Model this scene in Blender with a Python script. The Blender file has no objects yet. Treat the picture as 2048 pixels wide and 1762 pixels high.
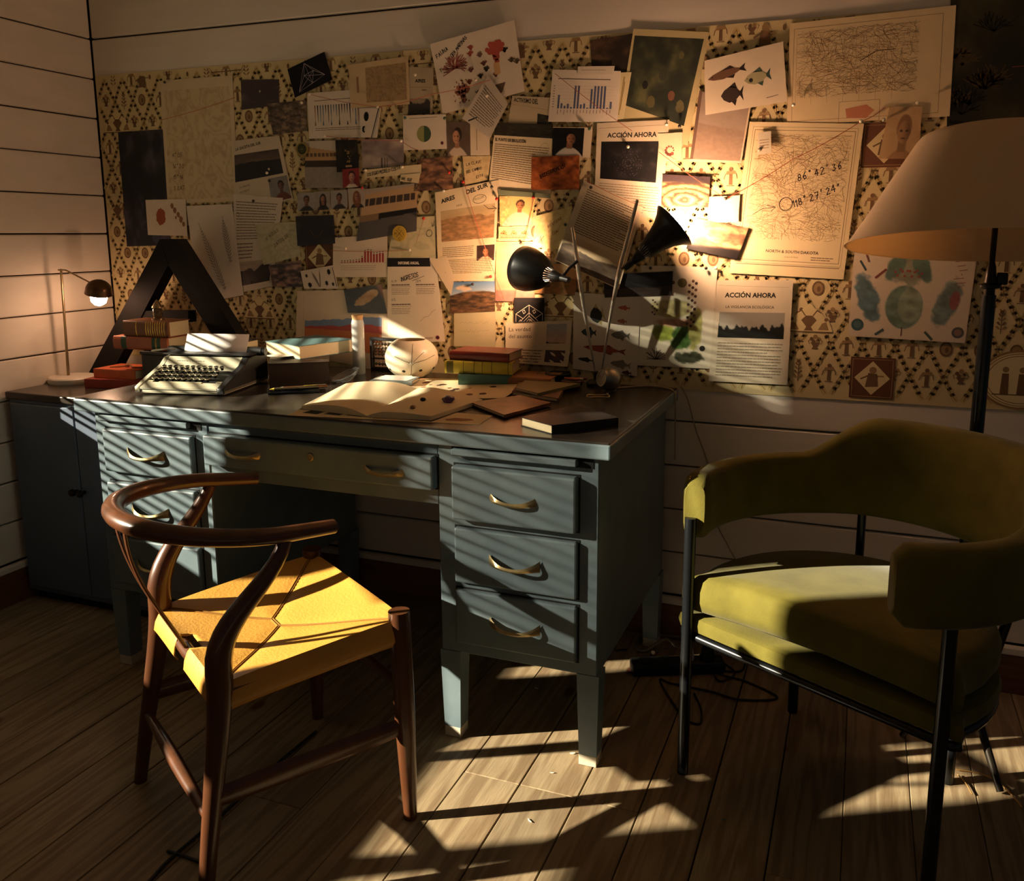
import bpy, bmesh, math, random
import numpy as np
from mathutils import Vector, Matrix

SC = bpy.context.scene
COL = SC.collection
PI = math.pi

# ------------------------------------------------------------------ camera
# Room axes: x runs along the back wall (0 = left wall), y = 0 is the back wall
# (negative towards the room), z up from the floor; metres.
FPX, CX, CY = 1722.0, 1085.0, 773.0            # focal length and centre in a 2048 x 1762 frame
YAW, PITCH = math.radians(-20.3), math.radians(10.17)
CAM = Vector((2.556, -2.4065, 1.2))
FW = Vector((math.sin(YAW) * math.cos(PITCH), math.cos(YAW) * math.cos(PITCH), -math.sin(PITCH)))
RT = Vector((math.cos(YAW), -math.sin(YAW), 0.0))
UP = RT.cross(FW)
cam = bpy.data.cameras.new('camera')
cam_ob = bpy.data.objects.new('camera', cam)
COL.objects.link(cam_ob)
cam.sensor_fit = 'HORIZONTAL'
cam.sensor_width = 36.0
cam.lens = FPX / 2048 * 36.0
cam.shift_x = (1024 - CX) / 2048
cam.shift_y = (CY - 881) / 2048
cam.clip_start = 0.02
rot = Matrix((RT, UP, -FW)).transposed().to_4x4()
cam_ob.matrix_world = Matrix.Translation(CAM) @ rot
SC.camera = cam_ob

# ------------------------------------------------------------------ world, sun, exposure
SC.view_settings.view_transform = 'Standard'
SC.view_settings.look = 'None'
SC.view_settings.gamma = 1.0
SC.view_settings.use_curve_mapping = False
SC.view_settings.exposure = 0.0
world = bpy.data.worlds.new('world')
SC.world = world
world.use_nodes = True
bgn = world.node_tree.nodes['Background']
bgn.inputs[0].default_value = (0.74, 0.86, 1.0, 1)
bgn.inputs[1].default_value = 0.036
sun = bpy.data.lights.new('sun', 'SUN')
sun.energy = 19.0
sun.angle = math.radians(0.75)
sun.color = (1.0, 0.88, 0.66)
sun_ob = bpy.data.objects.new('sun', sun)
COL.objects.link(sun_ob)
SUN_DIR = Vector((math.cos(math.radians(28)), math.sin(math.radians(28)), -0.380)).normalized()
sun_ob.rotation_euler = SUN_DIR.to_track_quat('-Z', 'Y').to_euler()
sun_ob.location = (-4, -4, 3)
WARM = (1.0, 0.57, 0.35)
BULB_A = 330.0       # left head of the desk lamp
BULB_B = 320.0       # right head of the desk lamp
BULB_C = 66.0       # lamp on the side cabinet

# ------------------------------------------------------------------ helpers: points on planes of the room
def ray(px, py):
    return FW + (px - CX) / FPX * RT - (py - CY) / FPX * UP
def at_z(px, py, z):
    d = ray(px, py)
    return CAM + d * ((z - CAM.z) / d.z)
def at_y(px, py, y):
    d = ray(px, py)
    return CAM + d * ((y - CAM.y) / d.y)
def at_x(px, py, x):
    d = ray(px, py)
    return CAM + d * ((x - CAM.x) / d.x)
ZT = 0.766          # height of the desk top

# ------------------------------------------------------------------ helpers: materials
MATS = {}
def mat(name, col, rough=0.6, metal=0.0, noise=0.0, nscale=20.0, bump=0.0, bscale=80.0, spec=0.5,
        trans=0.0, emit=None, estr=0.0, stretch=(1, 1, 1), sheen=0.0, col2=None, coat=0.0, ior=1.45, alpha=1.0):
    if name in MATS:
        return MATS[name]
    m = bpy.data.materials.new(name)
    m.use_nodes = True
    nt = m.node_tree
    b = nt.nodes['Principled BSDF']
    b.inputs['Base Color'].default_value = (*col, 1)
    b.inputs['Roughness'].default_value = rough
    b.inputs['Metallic'].default_value = metal
    b.inputs['Specular IOR Level'].default_value = spec
    b.inputs['IOR'].default_value = ior
    if trans: b.inputs['Transmission Weight'].default_value = trans
    if sheen:
        b.inputs['Sheen Weight'].default_value = sheen
        b.inputs['Sheen Roughness'].default_value = 0.4
    if coat: b.inputs['Coat Weight'].default_value = coat
    if emit:
        b.inputs['Emission Color'].default_value = (*emit, 1)
        b.inputs['Emission Strength'].default_value = estr
    if noise or bump:
        tc = nt.nodes.new('ShaderNodeTexCoord')
        mp = nt.nodes.new('ShaderNodeMapping')
        mp.inputs['Scale'].default_value = stretch
        nt.links.new(tc.outputs['Object'], mp.inputs['Vector'])
        if noise:
            n = nt.nodes.new('ShaderNodeTexNoise')
            n.inputs['Scale'].default_value = nscale
            n.inputs['Detail'].default_value = 6
            nt.links.new(mp.outputs[0], n.inputs['Vector'])
            r = nt.nodes.new('ShaderNodeValToRGB')
            c2 = col2 if col2 else tuple(c * (1 - noise) for c in col)
            r.color_ramp.elements[0].position = 0.3
            r.color_ramp.elements[0].color = (*c2, 1)
            r.color_ramp.elements[1].position = 0.7
            r.color_ramp.elements[1].color = (*col, 1)
            nt.links.new(n.outputs['Fac'], r.inputs['Fac'])
            nt.links.new(r.outputs['Color'], b.inputs['Base Color'])
        if bump:
            n2 = nt.nodes.new('ShaderNodeTexNoise')
            n2.inputs['Scale'].default_value = bscale
            n2.inputs['Detail'].default_value = 4
            nt.links.new(mp.outputs[0], n2.inputs['Vector'])
            bp = nt.nodes.new('ShaderNodeBump')
            bp.inputs['Strength'].default_value = bump
            bp.inputs['Distance'].default_value = 0.004
            nt.links.new(n2.outputs['Fac'], bp.inputs['Height'])
            nt.links.new(bp.outputs[0], b.inputs['Normal'])
    MATS[name] = m
    return m

def print_mat(name='print_ink', rough=0.75):
    """ink on paper: colour read from the mesh's own colour attribute, with fine paper grain"""
    if name in MATS:
        return MATS[name]
    m = bpy.data.materials.new(name)
    m.use_nodes = True
    nt = m.node_tree
    b = nt.nodes['Principled BSDF']
    b.inputs['Roughness'].default_value = rough
    b.inputs['Specular IOR Level'].default_value = 0.25
    a = nt.nodes.new('ShaderNodeVertexColor')
    a.layer_name = 'Col'
    tc = nt.nodes.new('ShaderNodeTexCoord')
    n = nt.nodes.new('ShaderNodeTexNoise')
    n.inputs['Scale'].default_value = 900
    nt.links.new(tc.outputs['Object'], n.inputs['Vector'])
    mr = nt.nodes.new('ShaderNodeMapRange')
    mr.inputs['To Min'].default_value = 0.88
    mr.inputs['To Max'].default_value = 1.1
    nt.links.new(n.outputs['Fac'], mr.inputs['Value'])
    mx = nt.nodes.new('ShaderNodeMixRGB')
    mx.blend_type = 'MULTIPLY'
    mx.inputs['Fac'].default_value = 1.0
    nt.links.new(a.outputs['Color'], mx.inputs['Color1'])
    nt.links.new(mr.outputs[0], mx.inputs['Color2'])
    nt.links.new(mx.outputs[0], b.inputs['Base Color'])
    MATS[name] = m
    return m

def S(h):
    """sRGB 0-255 triple -> linear"""
    return tuple(((c / 255) / 12.92 if c / 255 <= 0.04045 else ((c / 255 + 0.055) / 1.055) ** 2.4) for c in h)

# ------------------------------------------------------------------ helpers: objects
def link(name, me, m=None, parent=None, smooth=None):
    if isinstance(me, bmesh.types.BMesh):
        bm = me
        me = bpy.data.meshes.new(name)
        bm.normal_update()
        bm.to_mesh(me)
        bm.free()
    if m is not None:
        me.materials.append(m)
    if smooth:
        me.polygons.foreach_set('use_smooth', [True] * len(me.polygons))
        me.set_sharp_from_angle(angle=math.radians(smooth))
    o = bpy.data.objects.new(name, me)
    COL.objects.link(o)
    if parent is not None:
        o.parent = parent
        o.matrix_parent_inverse = Matrix.Identity(4)
    return o

def tag(o, label=None, cat=None, group=None, kind=None):
    if label: o['label'] = label
    if cat: o['category'] = cat
    if group: o['group'] = group
    if kind: o['kind'] = kind
    return o

def empty(name, loc=(0, 0, 0), rz=0.0):
    o = bpy.data.objects.new(name, None)
    o.empty_display_size = 0.05
    COL.objects.link(o)
    o.location = loc
    o.rotation_euler = (0, 0, rz)
    return o

def thing(name, label, cat, loc=(0, 0, 0), rz=0.0, group=None):
    return tag(empty(name, loc, rz), label, cat, group)

def struct(o):
    o['kind'] = 'structure'
    return o

def copy_tree(o, parent=None):
    c = o.copy()
    COL.objects.link(c)
    c.parent = parent
    for ch in o.children:
        copy_tree(ch, c)
    return c

def world_child(o, root):
    """parent o (built in room coordinates) to root, keeping its place"""
    o.parent = root
    o.matrix_parent_inverse = (Matrix.Translation(root.location) @ root.rotation_euler.to_matrix().to_4x4()).inverted()
    return o

# ------------------------------------------------------------------ helpers: shapes (bmesh)
def new():
    return bmesh.new()

def box(bm, c, s, bevel=0.0, rot=None, seg=1):
    r = bmesh.ops.create_cube(bm, size=1.0)
    vs = r['verts']
    bmesh.ops.scale(bm, vec=s, verts=vs)
    if bevel > 0:
        es = list({e for v in vs for e in v.link_edges})
        g = bmesh.ops.bevel(bm, geom=es, offset=bevel, segments=seg, affect='EDGES', profile=0.5)
        vs = list({v for f in g['faces'] for v in f.verts} | {v for v in vs if v.is_valid})
    if rot is not None:
        bmesh.ops.rotate(bm, cent=(0, 0, 0), matrix=rot, verts=vs)
    bmesh.ops.translate(bm, vec=c, verts=vs)
    return vs

def bbox(bm, x0, x1, y0, y1, z0, z1, bevel=0.0, seg=1):
    return box(bm, ((x0 + x1) / 2, (y0 + y1) / 2, (z0 + z1) / 2), (x1 - x0, y1 - y0, z1 - z0), bevel, None, seg)

def tube(bm, pts, rad, n=10, cap=True, flat=None, closed=False, up=None):
    """sweep a round (or flattened) section along pts; rad scalar or list; flat = (a, b) section scale"""
    pts = [Vector(p) for p in pts]
    m = len(pts)
    rads = rad if isinstance(rad, (list, tuple)) else [rad] * m
    rings = []
    prev = None
    for i, p in enumerate(pts):
        if closed:
            t = (pts[(i + 1) % m] - pts[i - 1])
        else:
            t = (pts[min(i + 1, m - 1)] - pts[max(i - 1, 0)])
        t.normalize()
        if prev is None:
            a = Vector(up) if up is not None else (Vector((0, 0, 1)) if abs(t.z) < 0.9 else Vector((1, 0, 0)))
        else:
            a = prev
        a = a - t * a.dot(t)
        if a.length < 1e-6:
            a = t.orthogonal()
        a.normalize()
        prev = a
        b = t.cross(a)
        fa, fb = flat if flat else (1, 1)
        rings.append([bm.verts.new(p + (a * math.cos(2 * PI * k / n) * fa + b * math.sin(2 * PI * k / n) * fb) * rads[i]) for k in range(n)])
    for i in range(m if closed else m - 1):
        A, B = rings[i], rings[(i + 1) % m]
        for k in range(n):
            bm.faces.new((A[k], A[(k + 1) % n], B[(k + 1) % n], B[k]))
    if cap and not closed:
        bm.faces.new(rings[0][::-1])
        bm.faces.new(rings[-1])
    return rings

def lathe(bm, prof, n=32, axis=None, origin=(0, 0, 0), close=False):
    """revolve profile [(r, h)] about axis through origin"""
    ax = Vector(axis).normalized() if axis is not None else Vector((0, 0, 1))
    a = ax.orthogonal().normalized() if axis is not None else Vector((1, 0, 0))
    b = ax.cross(a)
    o = Vector(origin)
    rings = []
    for r, h in prof:
        if r < 1e-6:
            rings.append([bm.verts.new(o + ax * h)])
        else:
            rings.append([bm.verts.new(o + ax * h + (a * math.cos(2 * PI * k / n) + b * math.sin(2 * PI * k / n)) * r) for k in range(n)])
    seq = list(zip(rings[:-1], rings[1:]))
    if close: seq.append((rings[-1], rings[0]))
    for A, B in seq:
        if len(A) == 1 and len(B) == 1: continue
        for k in range(n):
            k2 = (k + 1) % n
            if len(A) == 1: bm.faces.new((A[0], B[k2], B[k]))
            elif len(B) == 1: bm.faces.new((A[k], A[k2], B[0]))
            else: bm.faces.new((A[k], A[k2], B[k2], B[k]))
    return rings

def prism(bm, poly, lo, hi, frame=None):
    """poly: 2-D points; extruded from lo to hi along third axis; frame maps (u,v,w)->Vector"""
    fr = frame or (lambda u, v, w: Vector((u, v, w)))
    A = [bm.verts.new(fr(u, v, lo)) for u, v in poly]
    B = [bm.verts.new(fr(u, v, hi)) for u, v in poly]
    n = len(poly)
    bm.faces.new(A[::-1])
    bm.faces.new(B)
    for k in range(n):
        bm.faces.new((A[k], A[(k + 1) % n], B[(k + 1) % n], B[k]))

def fixn(bm):
    bmesh.ops.recalc_face_normals(bm, faces=bm.faces)
    return bm

def bez(p0, p1, p2, p3, n=12):
    p0, p1, p2, p3 = map(Vector, (p0, p1, p2, p3))
    return [p0 * (1 - t) ** 3 + 3 * p1 * t * (1 - t) ** 2 + 3 * p2 * t * t * (1 - t) + p3 * t ** 3 for t in [i / n for i in range(n + 1)]]

def smooth_path(pts, n=6):
    """Catmull-Rom through pts"""
    P = [Vector(p) for p in pts]
    P = [P[0] * 2 - P[1]] + P + [P[-1] * 2 - P[-2]]
    out = []
    for i in range(1, len(P) - 2):
        a, b, c, d = P[i - 1], P[i], P[i + 1], P[i + 2]
        for k in range(n):
            t = k / n
            out.append(0.5 * ((2 * b) + (c - a) * t + (2 * a - 5 * b + 4 * c - d) * t * t + (3 * b - a - 3 * c + d) * t ** 3))
    out.append(P[-2])
    return out
# ================================================================== the room
W_BOARD = mat('board_paint', S((228, 216, 198)), 0.65, noise=0.10, nscale=6, bump=0.08, bscale=30, stretch=(0.4, 1, 3))
GAP_DARK = mat('gap_backing', S((52, 40, 28)), 0.9, noise=0.3, nscale=15)
rng = random.Random(7)

def board_mesh(name, L, H, T, bev=0.0035):
    bm = new()
    box(bm, (0, 0, 0), (L, T, H), bev)
    me = bpy.data.meshes.new(name)
    bm.normal_update(); bm.to_mesh(me); bm.free()
    me.materials.append(W_BOARD)
    return me

BZ = [0.134 + 0.1325 * k for k in range(18)]
BX1 = 4.3
# back wall: a dark backing with painted boards nailed on
bm = new(); bbox(bm, -0.08, BX1, 0.018, 0.06, 0.0, 2.52)
wall_back = struct(link('wall_back', bm, GAP_DARK))
bme = board_mesh('board', BX1, 0.1325 - 0.0045, 0.016)
for i in range(17):
    o = bpy.data.objects.new('board', bme); COL.objects.link(o); o.parent = wall_back
    o.location = (BX1 / 2, 0.010 + rng.uniform(-0.0015, 0.0015), (BZ[i] + BZ[i + 1]) / 2 + rng.uniform(-0.001, 0.001))
# left wall: boards above and below the windows, short boards between them (the windows are outside the picture)
LW0 = -5.2
WIN = [(-1.33, -0.60, 0.72, 1.45), (-2.058, -1.58, 0.72, 1.70), (-2.36, -2.10, 0.72, 0.93), (-1.28, -0.93, 1.72, 1.95)]   # y0, y1, z0, z1; the last is an added slot for the wall stripes
def spans(z):
    """pieces of wall along y at height z"""
    cutw = sorted([(w[0], w[1]) for w in WIN if w[2] < z < w[3]])
    out, y = [], LW0
    for a, b in cutw:
        out.append((y, a)); y = b
    out.append((y, 0.06))
    return out
bm = new()
zz = [0.0, 0.72, 0.93, 1.45, 1.70, 1.72, 1.95, 2.52]
for z0, z1 in zip(zz[:-1], zz[1:]):
    for y0, y1 in spans((z0 + z1) / 2):
        bbox(bm, -0.036, -0.018, y0, y1, z0, z1)
wall_left = struct(link('wall_left', bm, GAP_DARK))
for i in range(17):
    z0, z1 = BZ[i] + 0.0022, BZ[i + 1] - 0.0022
    dz = rng.uniform(-0.0008, 0.0008)
    for y0, y1 in spans((z0 + z1) / 2):
        bm = new(); bbox(bm, -0.018, -0.002, y0, min(0.0, y1), z0 + dz, z1 + dz, 0.0035)
        link('board', bm, W_BOARD, wall_left)
# ceiling
bm = new(); bbox(bm, -0.1, BX1, LW0, 0.06, 2.5, 2.56)
struct(link('ceiling', bm, mat('ceiling_paint', S((214, 205, 190)), 0.9, noise=0.05)))
# skirting: brown board with a painted lip
BROWN = mat('skirting_wood', S((120, 74, 40)), 0.55, noise=0.35, nscale=8, stretch=(1, 6, 12))
bm = new(); bbox(bm, 0.0, BX1, -0.012, 0.004, 0.0, 0.106, 0.002)
bb = struct(link('baseboard_back', bm, BROWN))
bm = new(); bbox(bm, 0.0, BX1, -0.015, 0.006, 0.107, 0.130, 0.004)
link('lip', bm, W_BOARD, bb)
bm = new(); bbox(bm, -0.004, 0.012, LW0, -0.013, 0.0, 0.106, 0.002)
bl = struct(link('baseboard_left', bm, BROWN))
bm = new(); bbox(bm, -0.006, 0.015, LW0, -0.016, 0.107, 0.130, 0.004)
link('lip', bm, W_BOARD, bl)

# floor: pine planks running towards the back wall
def floor_mat():
    m = bpy.data.materials.new('pine_floor')
    m.use_nodes = True
    nt = m.node_tree; N = nt.nodes; Lk = nt.links
    b = N['Principled BSDF']
    b.inputs['Roughness'].default_value = 0.55
    b.inputs['Specular IOR Level'].default_value = 0.35
    tc = N.new('ShaderNodeTexCoord')
    oi = N.new('ShaderNodeObjectInfo')
    sep = N.new('ShaderNodeVectorMath'); sep.operation = 'ADD'
    cmb = N.new('ShaderNodeCombineXYZ')
    ml = N.new('ShaderNodeMath'); ml.operation = 'MULTIPLY'; ml.inputs[1].default_value = 37.0
    Lk.new(oi.outputs['Random'], ml.inputs[0]); Lk.new(ml.outputs[0], cmb.inputs[0]); Lk.new(ml.outputs[0], cmb.inputs[1])
    Lk.new(tc.outputs['Object'], sep.inputs[0]); Lk.new(cmb.outputs[0], sep.inputs[1])
    mp = N.new('ShaderNodeMapping'); mp.inputs['Scale'].default_value = (9.0, 0.7, 9.0)
    Lk.new(sep.outputs[0], mp.inputs['Vector'])
    # grain: distorted bands
    n1 = N.new('ShaderNodeTexNoise'); n1.inputs['Scale'].default_value = 1.6; n1.inputs['Detail'].default_value = 3
    Lk.new(mp.outputs[0], n1.inputs['Vector'])
    w = N.new('ShaderNodeMath'); w.operation = 'MULTIPLY'; w.inputs[1].default_value = 42.0
    Lk.new(n1.outputs['Fac'], w.inputs[0])
    sn = N.new('ShaderNodeMath'); sn.operation = 'SINE'; Lk.new(w.outputs[0], sn.inputs[0])
    r = N.new('ShaderNodeValToRGB')
    r.color_ramp.elements[0].position = 0.0; r.color_ramp.elements[0].color = (*S((142, 118, 88)), 1)
    r.color_ramp.elements[1].position = 1.0; r.color_ramp.elements[1].color = (*S((174, 152, 118)), 1)
    mr = N.new('ShaderNodeMapRange'); mr.inputs['From Min'].default_value = -1; mr.inputs['From Max'].default_value = 1
    Lk.new(sn.outputs[0], mr.inputs['Value']); Lk.new(mr.outputs[0], r.inputs['Fac'])
    # fine fibre
    n2 = N.new('ShaderNodeTexNoise'); n2.inputs['Scale'].default_value = 30; n2.inputs['Detail'].default_value = 5
    Lk.new(mp.outputs[0], n2.inputs['Vector'])
    mx = N.new('ShaderNodeMixRGB'); mx.blend_type = 'MULTIPLY'; mx.inputs['Fac'].default_value = 0.45
    Lk.new(r.outputs[0], mx.inputs['Color1']); Lk.new(n2.outputs['Fac'], mx.inputs['Color2'])
    # worn grey patches
    n3 = N.new('ShaderNodeTexNoise'); n3.inputs['Scale'].default_value = 3.0; n3.inputs['Detail'].default_value = 4
    Lk.new(sep.outputs[0], n3.inputs['Vector'])
    r3 = N.new('ShaderNodeValToRGB'); r3.color_ramp.elements[0].position = 0.5; r3.color_ramp.elements[1].position = 0.75
    r3.color_ramp.elements[0].color = (0, 0, 0, 1); r3.color_ramp.elements[1].color = (0.6, 0.6, 0.6, 1)
    Lk.new(n3.outputs['Fac'], r3.inputs['Fac'])
    mx2 = N.new('ShaderNodeMixRGB'); mx2.inputs['Color2'].default_value = (*S((132, 118, 96)), 1)
    Lk.new(r3.outputs[0], mx2.inputs['Fac']); Lk.new(mx.outputs[0], mx2.inputs['Color1'])
    # plank to plank tone
    mr2 = N.new('ShaderNodeMapRange'); mr2.inputs['To Min'].default_value = 0.82; mr2.inputs['To Max'].default_value = 1.1
    Lk.new(oi.outputs['Random'], mr2.inputs['Value'])
    mx3 = N.new('ShaderNodeMixRGB'); mx3.blend_type = 'MULTIPLY'; mx3.inputs['Fac'].default_value = 1
    Lk.new(mx2.outputs[0], mx3.inputs['Color1']); Lk.new(mr2.outputs[0], mx3.inputs['Color2'])
    # knots
    mpk = N.new('ShaderNodeMapping'); mpk.inputs['Scale'].default_value = (5.0, 2.6, 1.0)
    Lk.new(sep.outputs[0], mpk.inputs['Vector'])
    vo = N.new('ShaderNodeTexVoronoi'); vo.inputs['Scale'].default_value = 1.0
    Lk.new(mpk.outputs[0], vo.inputs['Vector'])
    rk = N.new('ShaderNodeValToRGB'); rk.color_ramp.elements[0].position = 0.045; rk.color_ramp.elements[1].position = 0.085
    rk.color_ramp.elements[0].color = (1, 1, 1, 1); rk.color_ramp.elements[1].color = (0, 0, 0, 1)
    Lk.new(vo.outputs['Distance'], rk.inputs['Fac'])
    mx4 = N.new('ShaderNodeMixRGB'); mx4.inputs['Color2'].default_value = (*S((96, 58, 40)), 1)
    Lk.new(rk.outputs[0], mx4.inputs['Fac']); Lk.new(mx3.outputs[0], mx4.inputs['Color1'])
    Lk.new(mx4.outputs[0], b.inputs['Base Color'])
    bp = N.new('ShaderNodeBump'); bp.inputs['Strength'].default_value = 0.15; bp.inputs['Distance'].default_value = 0.002
    Lk.new(n2.outputs['Fac'], bp.inputs['Height']); Lk.new(bp.outputs[0], b.inputs['Normal'])
    return m
FLOOR = floor_mat()
bm = new(); bbox(bm, -0.1, BX1, LW0, 0.02, -0.08, -0.024)
floor = struct(link('floor', bm, GAP_DARK))
PW = 0.1345
cuts = {5: [-1.9], 6: [-2.6], 7: [-0.815, -3.0], 8: [-0.815], 9: [-0.815, -2.4], 10: [-1.6], 11: [-2.2], 4: [-1.05, -2.8], 3: [-2.1], 12: [-0.9]}
for k in range(-1, 33):
    x0 = 0.03 + PW * k
    if x0 > BX1 - 0.05: break
    gap = rng.choice([0.0012, 0.0018, 0.0026, 0.004])
    ys = [0.0] + sorted(cuts.get(k - 6, []), reverse=True) + [LW0]
    for a, b in zip(ys[:-1], ys[1:]):
        bm = new()
        bbox(bm, -PW / 2 + gap / 2, PW / 2 - gap / 2, (b - a) / 2 + 0.0006, -(b - a) / 2 - 0.0006, -0.022, 0.0, 0.0012)
        o = link('plank', bm, FLOOR, floor)
        o.location = (x0 + PW / 2, (a + b) / 2, rng.uniform(-0.0006, 0.0))

# windows in the left wall (out of the picture; their light falls across the desk)
FRAME_W = mat('window_paint', S((224, 220, 208)), 0.5, noise=0.05)
SLAT = mat('blind_slat', S((205, 196, 178)), 0.5, noise=0.06, nscale=30)
def window(idx, w):
    y0, y1, z0, z1 = w
    bm = new()
    for a, b in ((y0 - 0.014, y0 + 0.005), (y1 - 0.005, y1 + 0.014)):
        bbox(bm, -0.040, 0.004, a, b, z0, z1, 0.003)
    bbox(bm, -0.040, 0.004, y0 - 0.012, y1 + 0.012, z1 - 0.02, z1 + 0.02, 0.003)
    bbox(bm, -0.040, 0.022, y0 - 0.02, y1 + 0.02, z0 - 0.03, z0 + 0.008, 0.003)
    return struct(link('window_%d' % idx, bm, FRAME_W))
def slats(win, w, zs, tilt, slope, depth=0.025):
    y0, y1 = w[0], w[1]
    for z in zs:
        bm = new()
        a, k = math.radians(tilt(z)), slope(z)
        L = (y1 - y0) - 0.014
        ym = (y0 + y1) / 2
        ca, sa = math.cos(a) * depth / 2, math.sin(a) * depth / 2
        v = []
        for yy in (-L / 2, L / 2):
            for s in (-1, 1):
                for t in (-0.0004, 0.0004):
                    v.append(bm.verts.new((-0.018 + s * ca - t * math.sin(a), ym + yy, z + k * yy + s * sa + t * math.cos(a))))
        for f in ((0, 1, 3, 2), (4, 6, 7, 5), (0, 4, 5, 1), (2, 3, 7, 6), (0, 2, 6, 4), (1, 5, 7, 3)):
            bm.faces.new([v[i] for i in f])
        link('slat', fixn(bm), SLAT, win)
pitch = 0.027
win1 = window(1, WIN[0])
slats(win1, WIN[0], [0.79 + pitch * k for k in range(25)], lambda z: 2 + 8 * max(0, min(1, (z - 1.0) / 0.3)), lambda z: -0.06 - 0.22 * (z - 0.8))
win2 = window(2, WIN[1])
slats(win2, (-1.835, -1.58), [1.13 + 0.031 * k for k in range(18)], lambda z: 36, lambda z: -0.30, 0.030)
win3 = window(3, WIN[2])
stripe_slot = window(4, WIN[3])  # added opening; its sun stripes stand for the desk top's reflection on the wall
slats(stripe_slot, WIN[3], [1.68 + 0.024 * k for k in range(12)], lambda z: 45, lambda z: -0.37, 0.022)
# ================================================================== desk
PAINT = mat('desk_paint', S((112, 127, 132)), 0.40, noise=0.14, nscale=9, bump=0.10, bscale=40, spec=0.4, col2=S((94, 110, 117)))
TOPM = mat('desk_top', S((58, 51, 44)), 0.24, noise=0.25, nscale=5, bump=0.05, bscale=60, spec=0.5, stretch=(0.6, 4, 1))
BRASS = mat('aged_brass', S((196, 176, 128)), 0.35, metal=0.85, noise=0.25, nscale=40)
PALE = mat('worn_foot', S((196, 186, 162)), 0.7, noise=0.2, nscale=30)
BLACKH = mat('black_void', (0.01, 0.01, 0.01), 0.9, noise=0.2)
DX0, DX1, DY0, DY1 = 0.593, 2.084, -0.722, -0.020
desk = thing('desk', 'blue-grey painted pedestal desk with seven drawers and curved brass handles', 'desk', ((DX0 + DX1) / 2, (DY0 + DY1) / 2, 0))
def dpart(name, bm, m, smooth=None):
    return world_child(link(name, bm, m, None, smooth), desk)
def sub(o, part):
    """o built in room coordinates becomes a sub-part of a part that was built in room coordinates too"""
    o.parent = part
    o.matrix_parent_inverse = Matrix.Identity(4)
    return o
FY = -0.705                       # front plane of the carcass
bm = new(); bbox(bm, DX0, DX1, DY0, DY1, 0.728, ZT - 0.004, 0.004, 2)
dpart('top_edge', bm, PAINT)
bm = new(); bbox(bm, DX0 + 0.003, DX1 - 0.003, DY0 + 0.003, DY1 - 0.003, ZT - 0.010, ZT, 0.002)
dpart('desktop', bm, TOPM)
def pedestal(x0, x1, z0):
    bm = new()
    bbox(bm, x0, x1, FY, -0.045, z0, 0.7275, 0.003)
    dpart('pedestal', bm, PAINT)
pedestal(0.645, 1.022, 0.225)
pedestal(1.672, 2.056, 0.225)
bm = new(); bbox(bm, 1.0225, 1.6715, FY + 0.002, -0.10, 0.582, 0.7275, 0.002)
dpart('centre_box', bm, PAINT)
bm = new(); bbox(bm, 1.0225, 1.6715, -0.075, -0.055, 0.36, 0.70, 0.002)
dpart('back_panel', bm, PAINT)
for lx, ly in ((0.645, FY), (0.975, FY), (1.668, FY), (2.008, FY), (0.645, -0.093), (0.975, -0.093), (1.668, -0.093), (2.008, -0.093)):
    bm = new()
    a, b = 0.052, 0.040
    fr = lambda t: (a + (b - a) * t)
    vs = []
    for z, w in ((0.226, a), (0.026, b + 0.002)):
        ox, oy = lx + (a - w) / 2 , ly + (a - w) / 2
        vs.append([bm.verts.new((ox, oy, z)), bm.verts.new((ox + w, oy, z)), bm.verts.new((ox + w, oy + w, z)), bm.verts.new((ox, oy + w, z))])
    for k in range(4):
        bm.faces.new((vs[0][k], vs[0][(k + 1) % 4], vs[1][(k + 1) % 4], vs[1][k]))
    bm.faces.new(vs[0]); bm.faces.new(vs[1][::-1]); fixn(bm)
    leg = dpart('leg', bm, PAINT)
    bm = new()
    bbox(bm, lx + 0.005, lx + a - 0.005, ly + 0.005, ly + a - 0.005, 0.0, 0.026, 0.001)
    f = link('foot', bm, PALE); sub(f, leg)
# drawers: proud slabs on the carcass front
def handle(xc, zc, drawer, w=0.122):
    bm = new()
    n = 14
    secs = []
    for i in range(n + 1):
        t = i / n * 2 - 1
        x = xc + t * w / 2
        out = 0.022 * (1 - abs(t) ** 2.6)
        hgt = 0.0045 + 0.0085 * abs(t) ** 3
        zz = zc - 0.010 * (1 - t * t)
        y = FY - 0.0165 - out
        secs.append([bm.verts.new((x, y, zz + hgt)), bm.verts.new((x, y - 0.004, zz)), bm.verts.new((x, y, zz - hgt)), bm.verts.new((x, y + 0.004, zz))])
    for A, B in zip(secs[:-1], secs[1:]):
        for k in range(4):
            bm.faces.new((A[k], A[(k + 1) % 4], B[(k + 1) % 4], B[k]))
    bm.faces.new(secs[0]); bm.faces.new(secs[-1][::-1]); fixn(bm)
    h = link('handle', bm, BRASS, None, 50)
    return sub(h, drawer)
def drawer(x0, x1, z0, z1, hs, pull=0.016, name='drawer'):
    bm = new()
    bbox(bm, x0, x1, FY - pull, FY + 0.02, z0, z1, 0.0045, 2)
    d = dpart(name, bm, PAINT)
    bm = new()
    g = 0.0035
    for a, b, c, e in ((x0 - g, x1 + g, z1, z1 + g), (x0 - g, x1 + g, z0 - g, z0), (x0 - g, x0, z0, z1), (x1, x1 + g, z0, z1)):
        bbox(bm, a, b, FY - 0.0012, FY + 0.01, c, e)
    sub(link('gap', bm, BLACKH), d)
    for h in hs: handle(h[0], h[1], d)
    return d
for z0, z1 in ((0.570, 0.686), (0.405, 0.541), (0.256, 0.387)):
    drawer(0.684, 0.978, z0, z1, [(0.830, z0 + (z1 - z0) * 0.52)])
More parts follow.
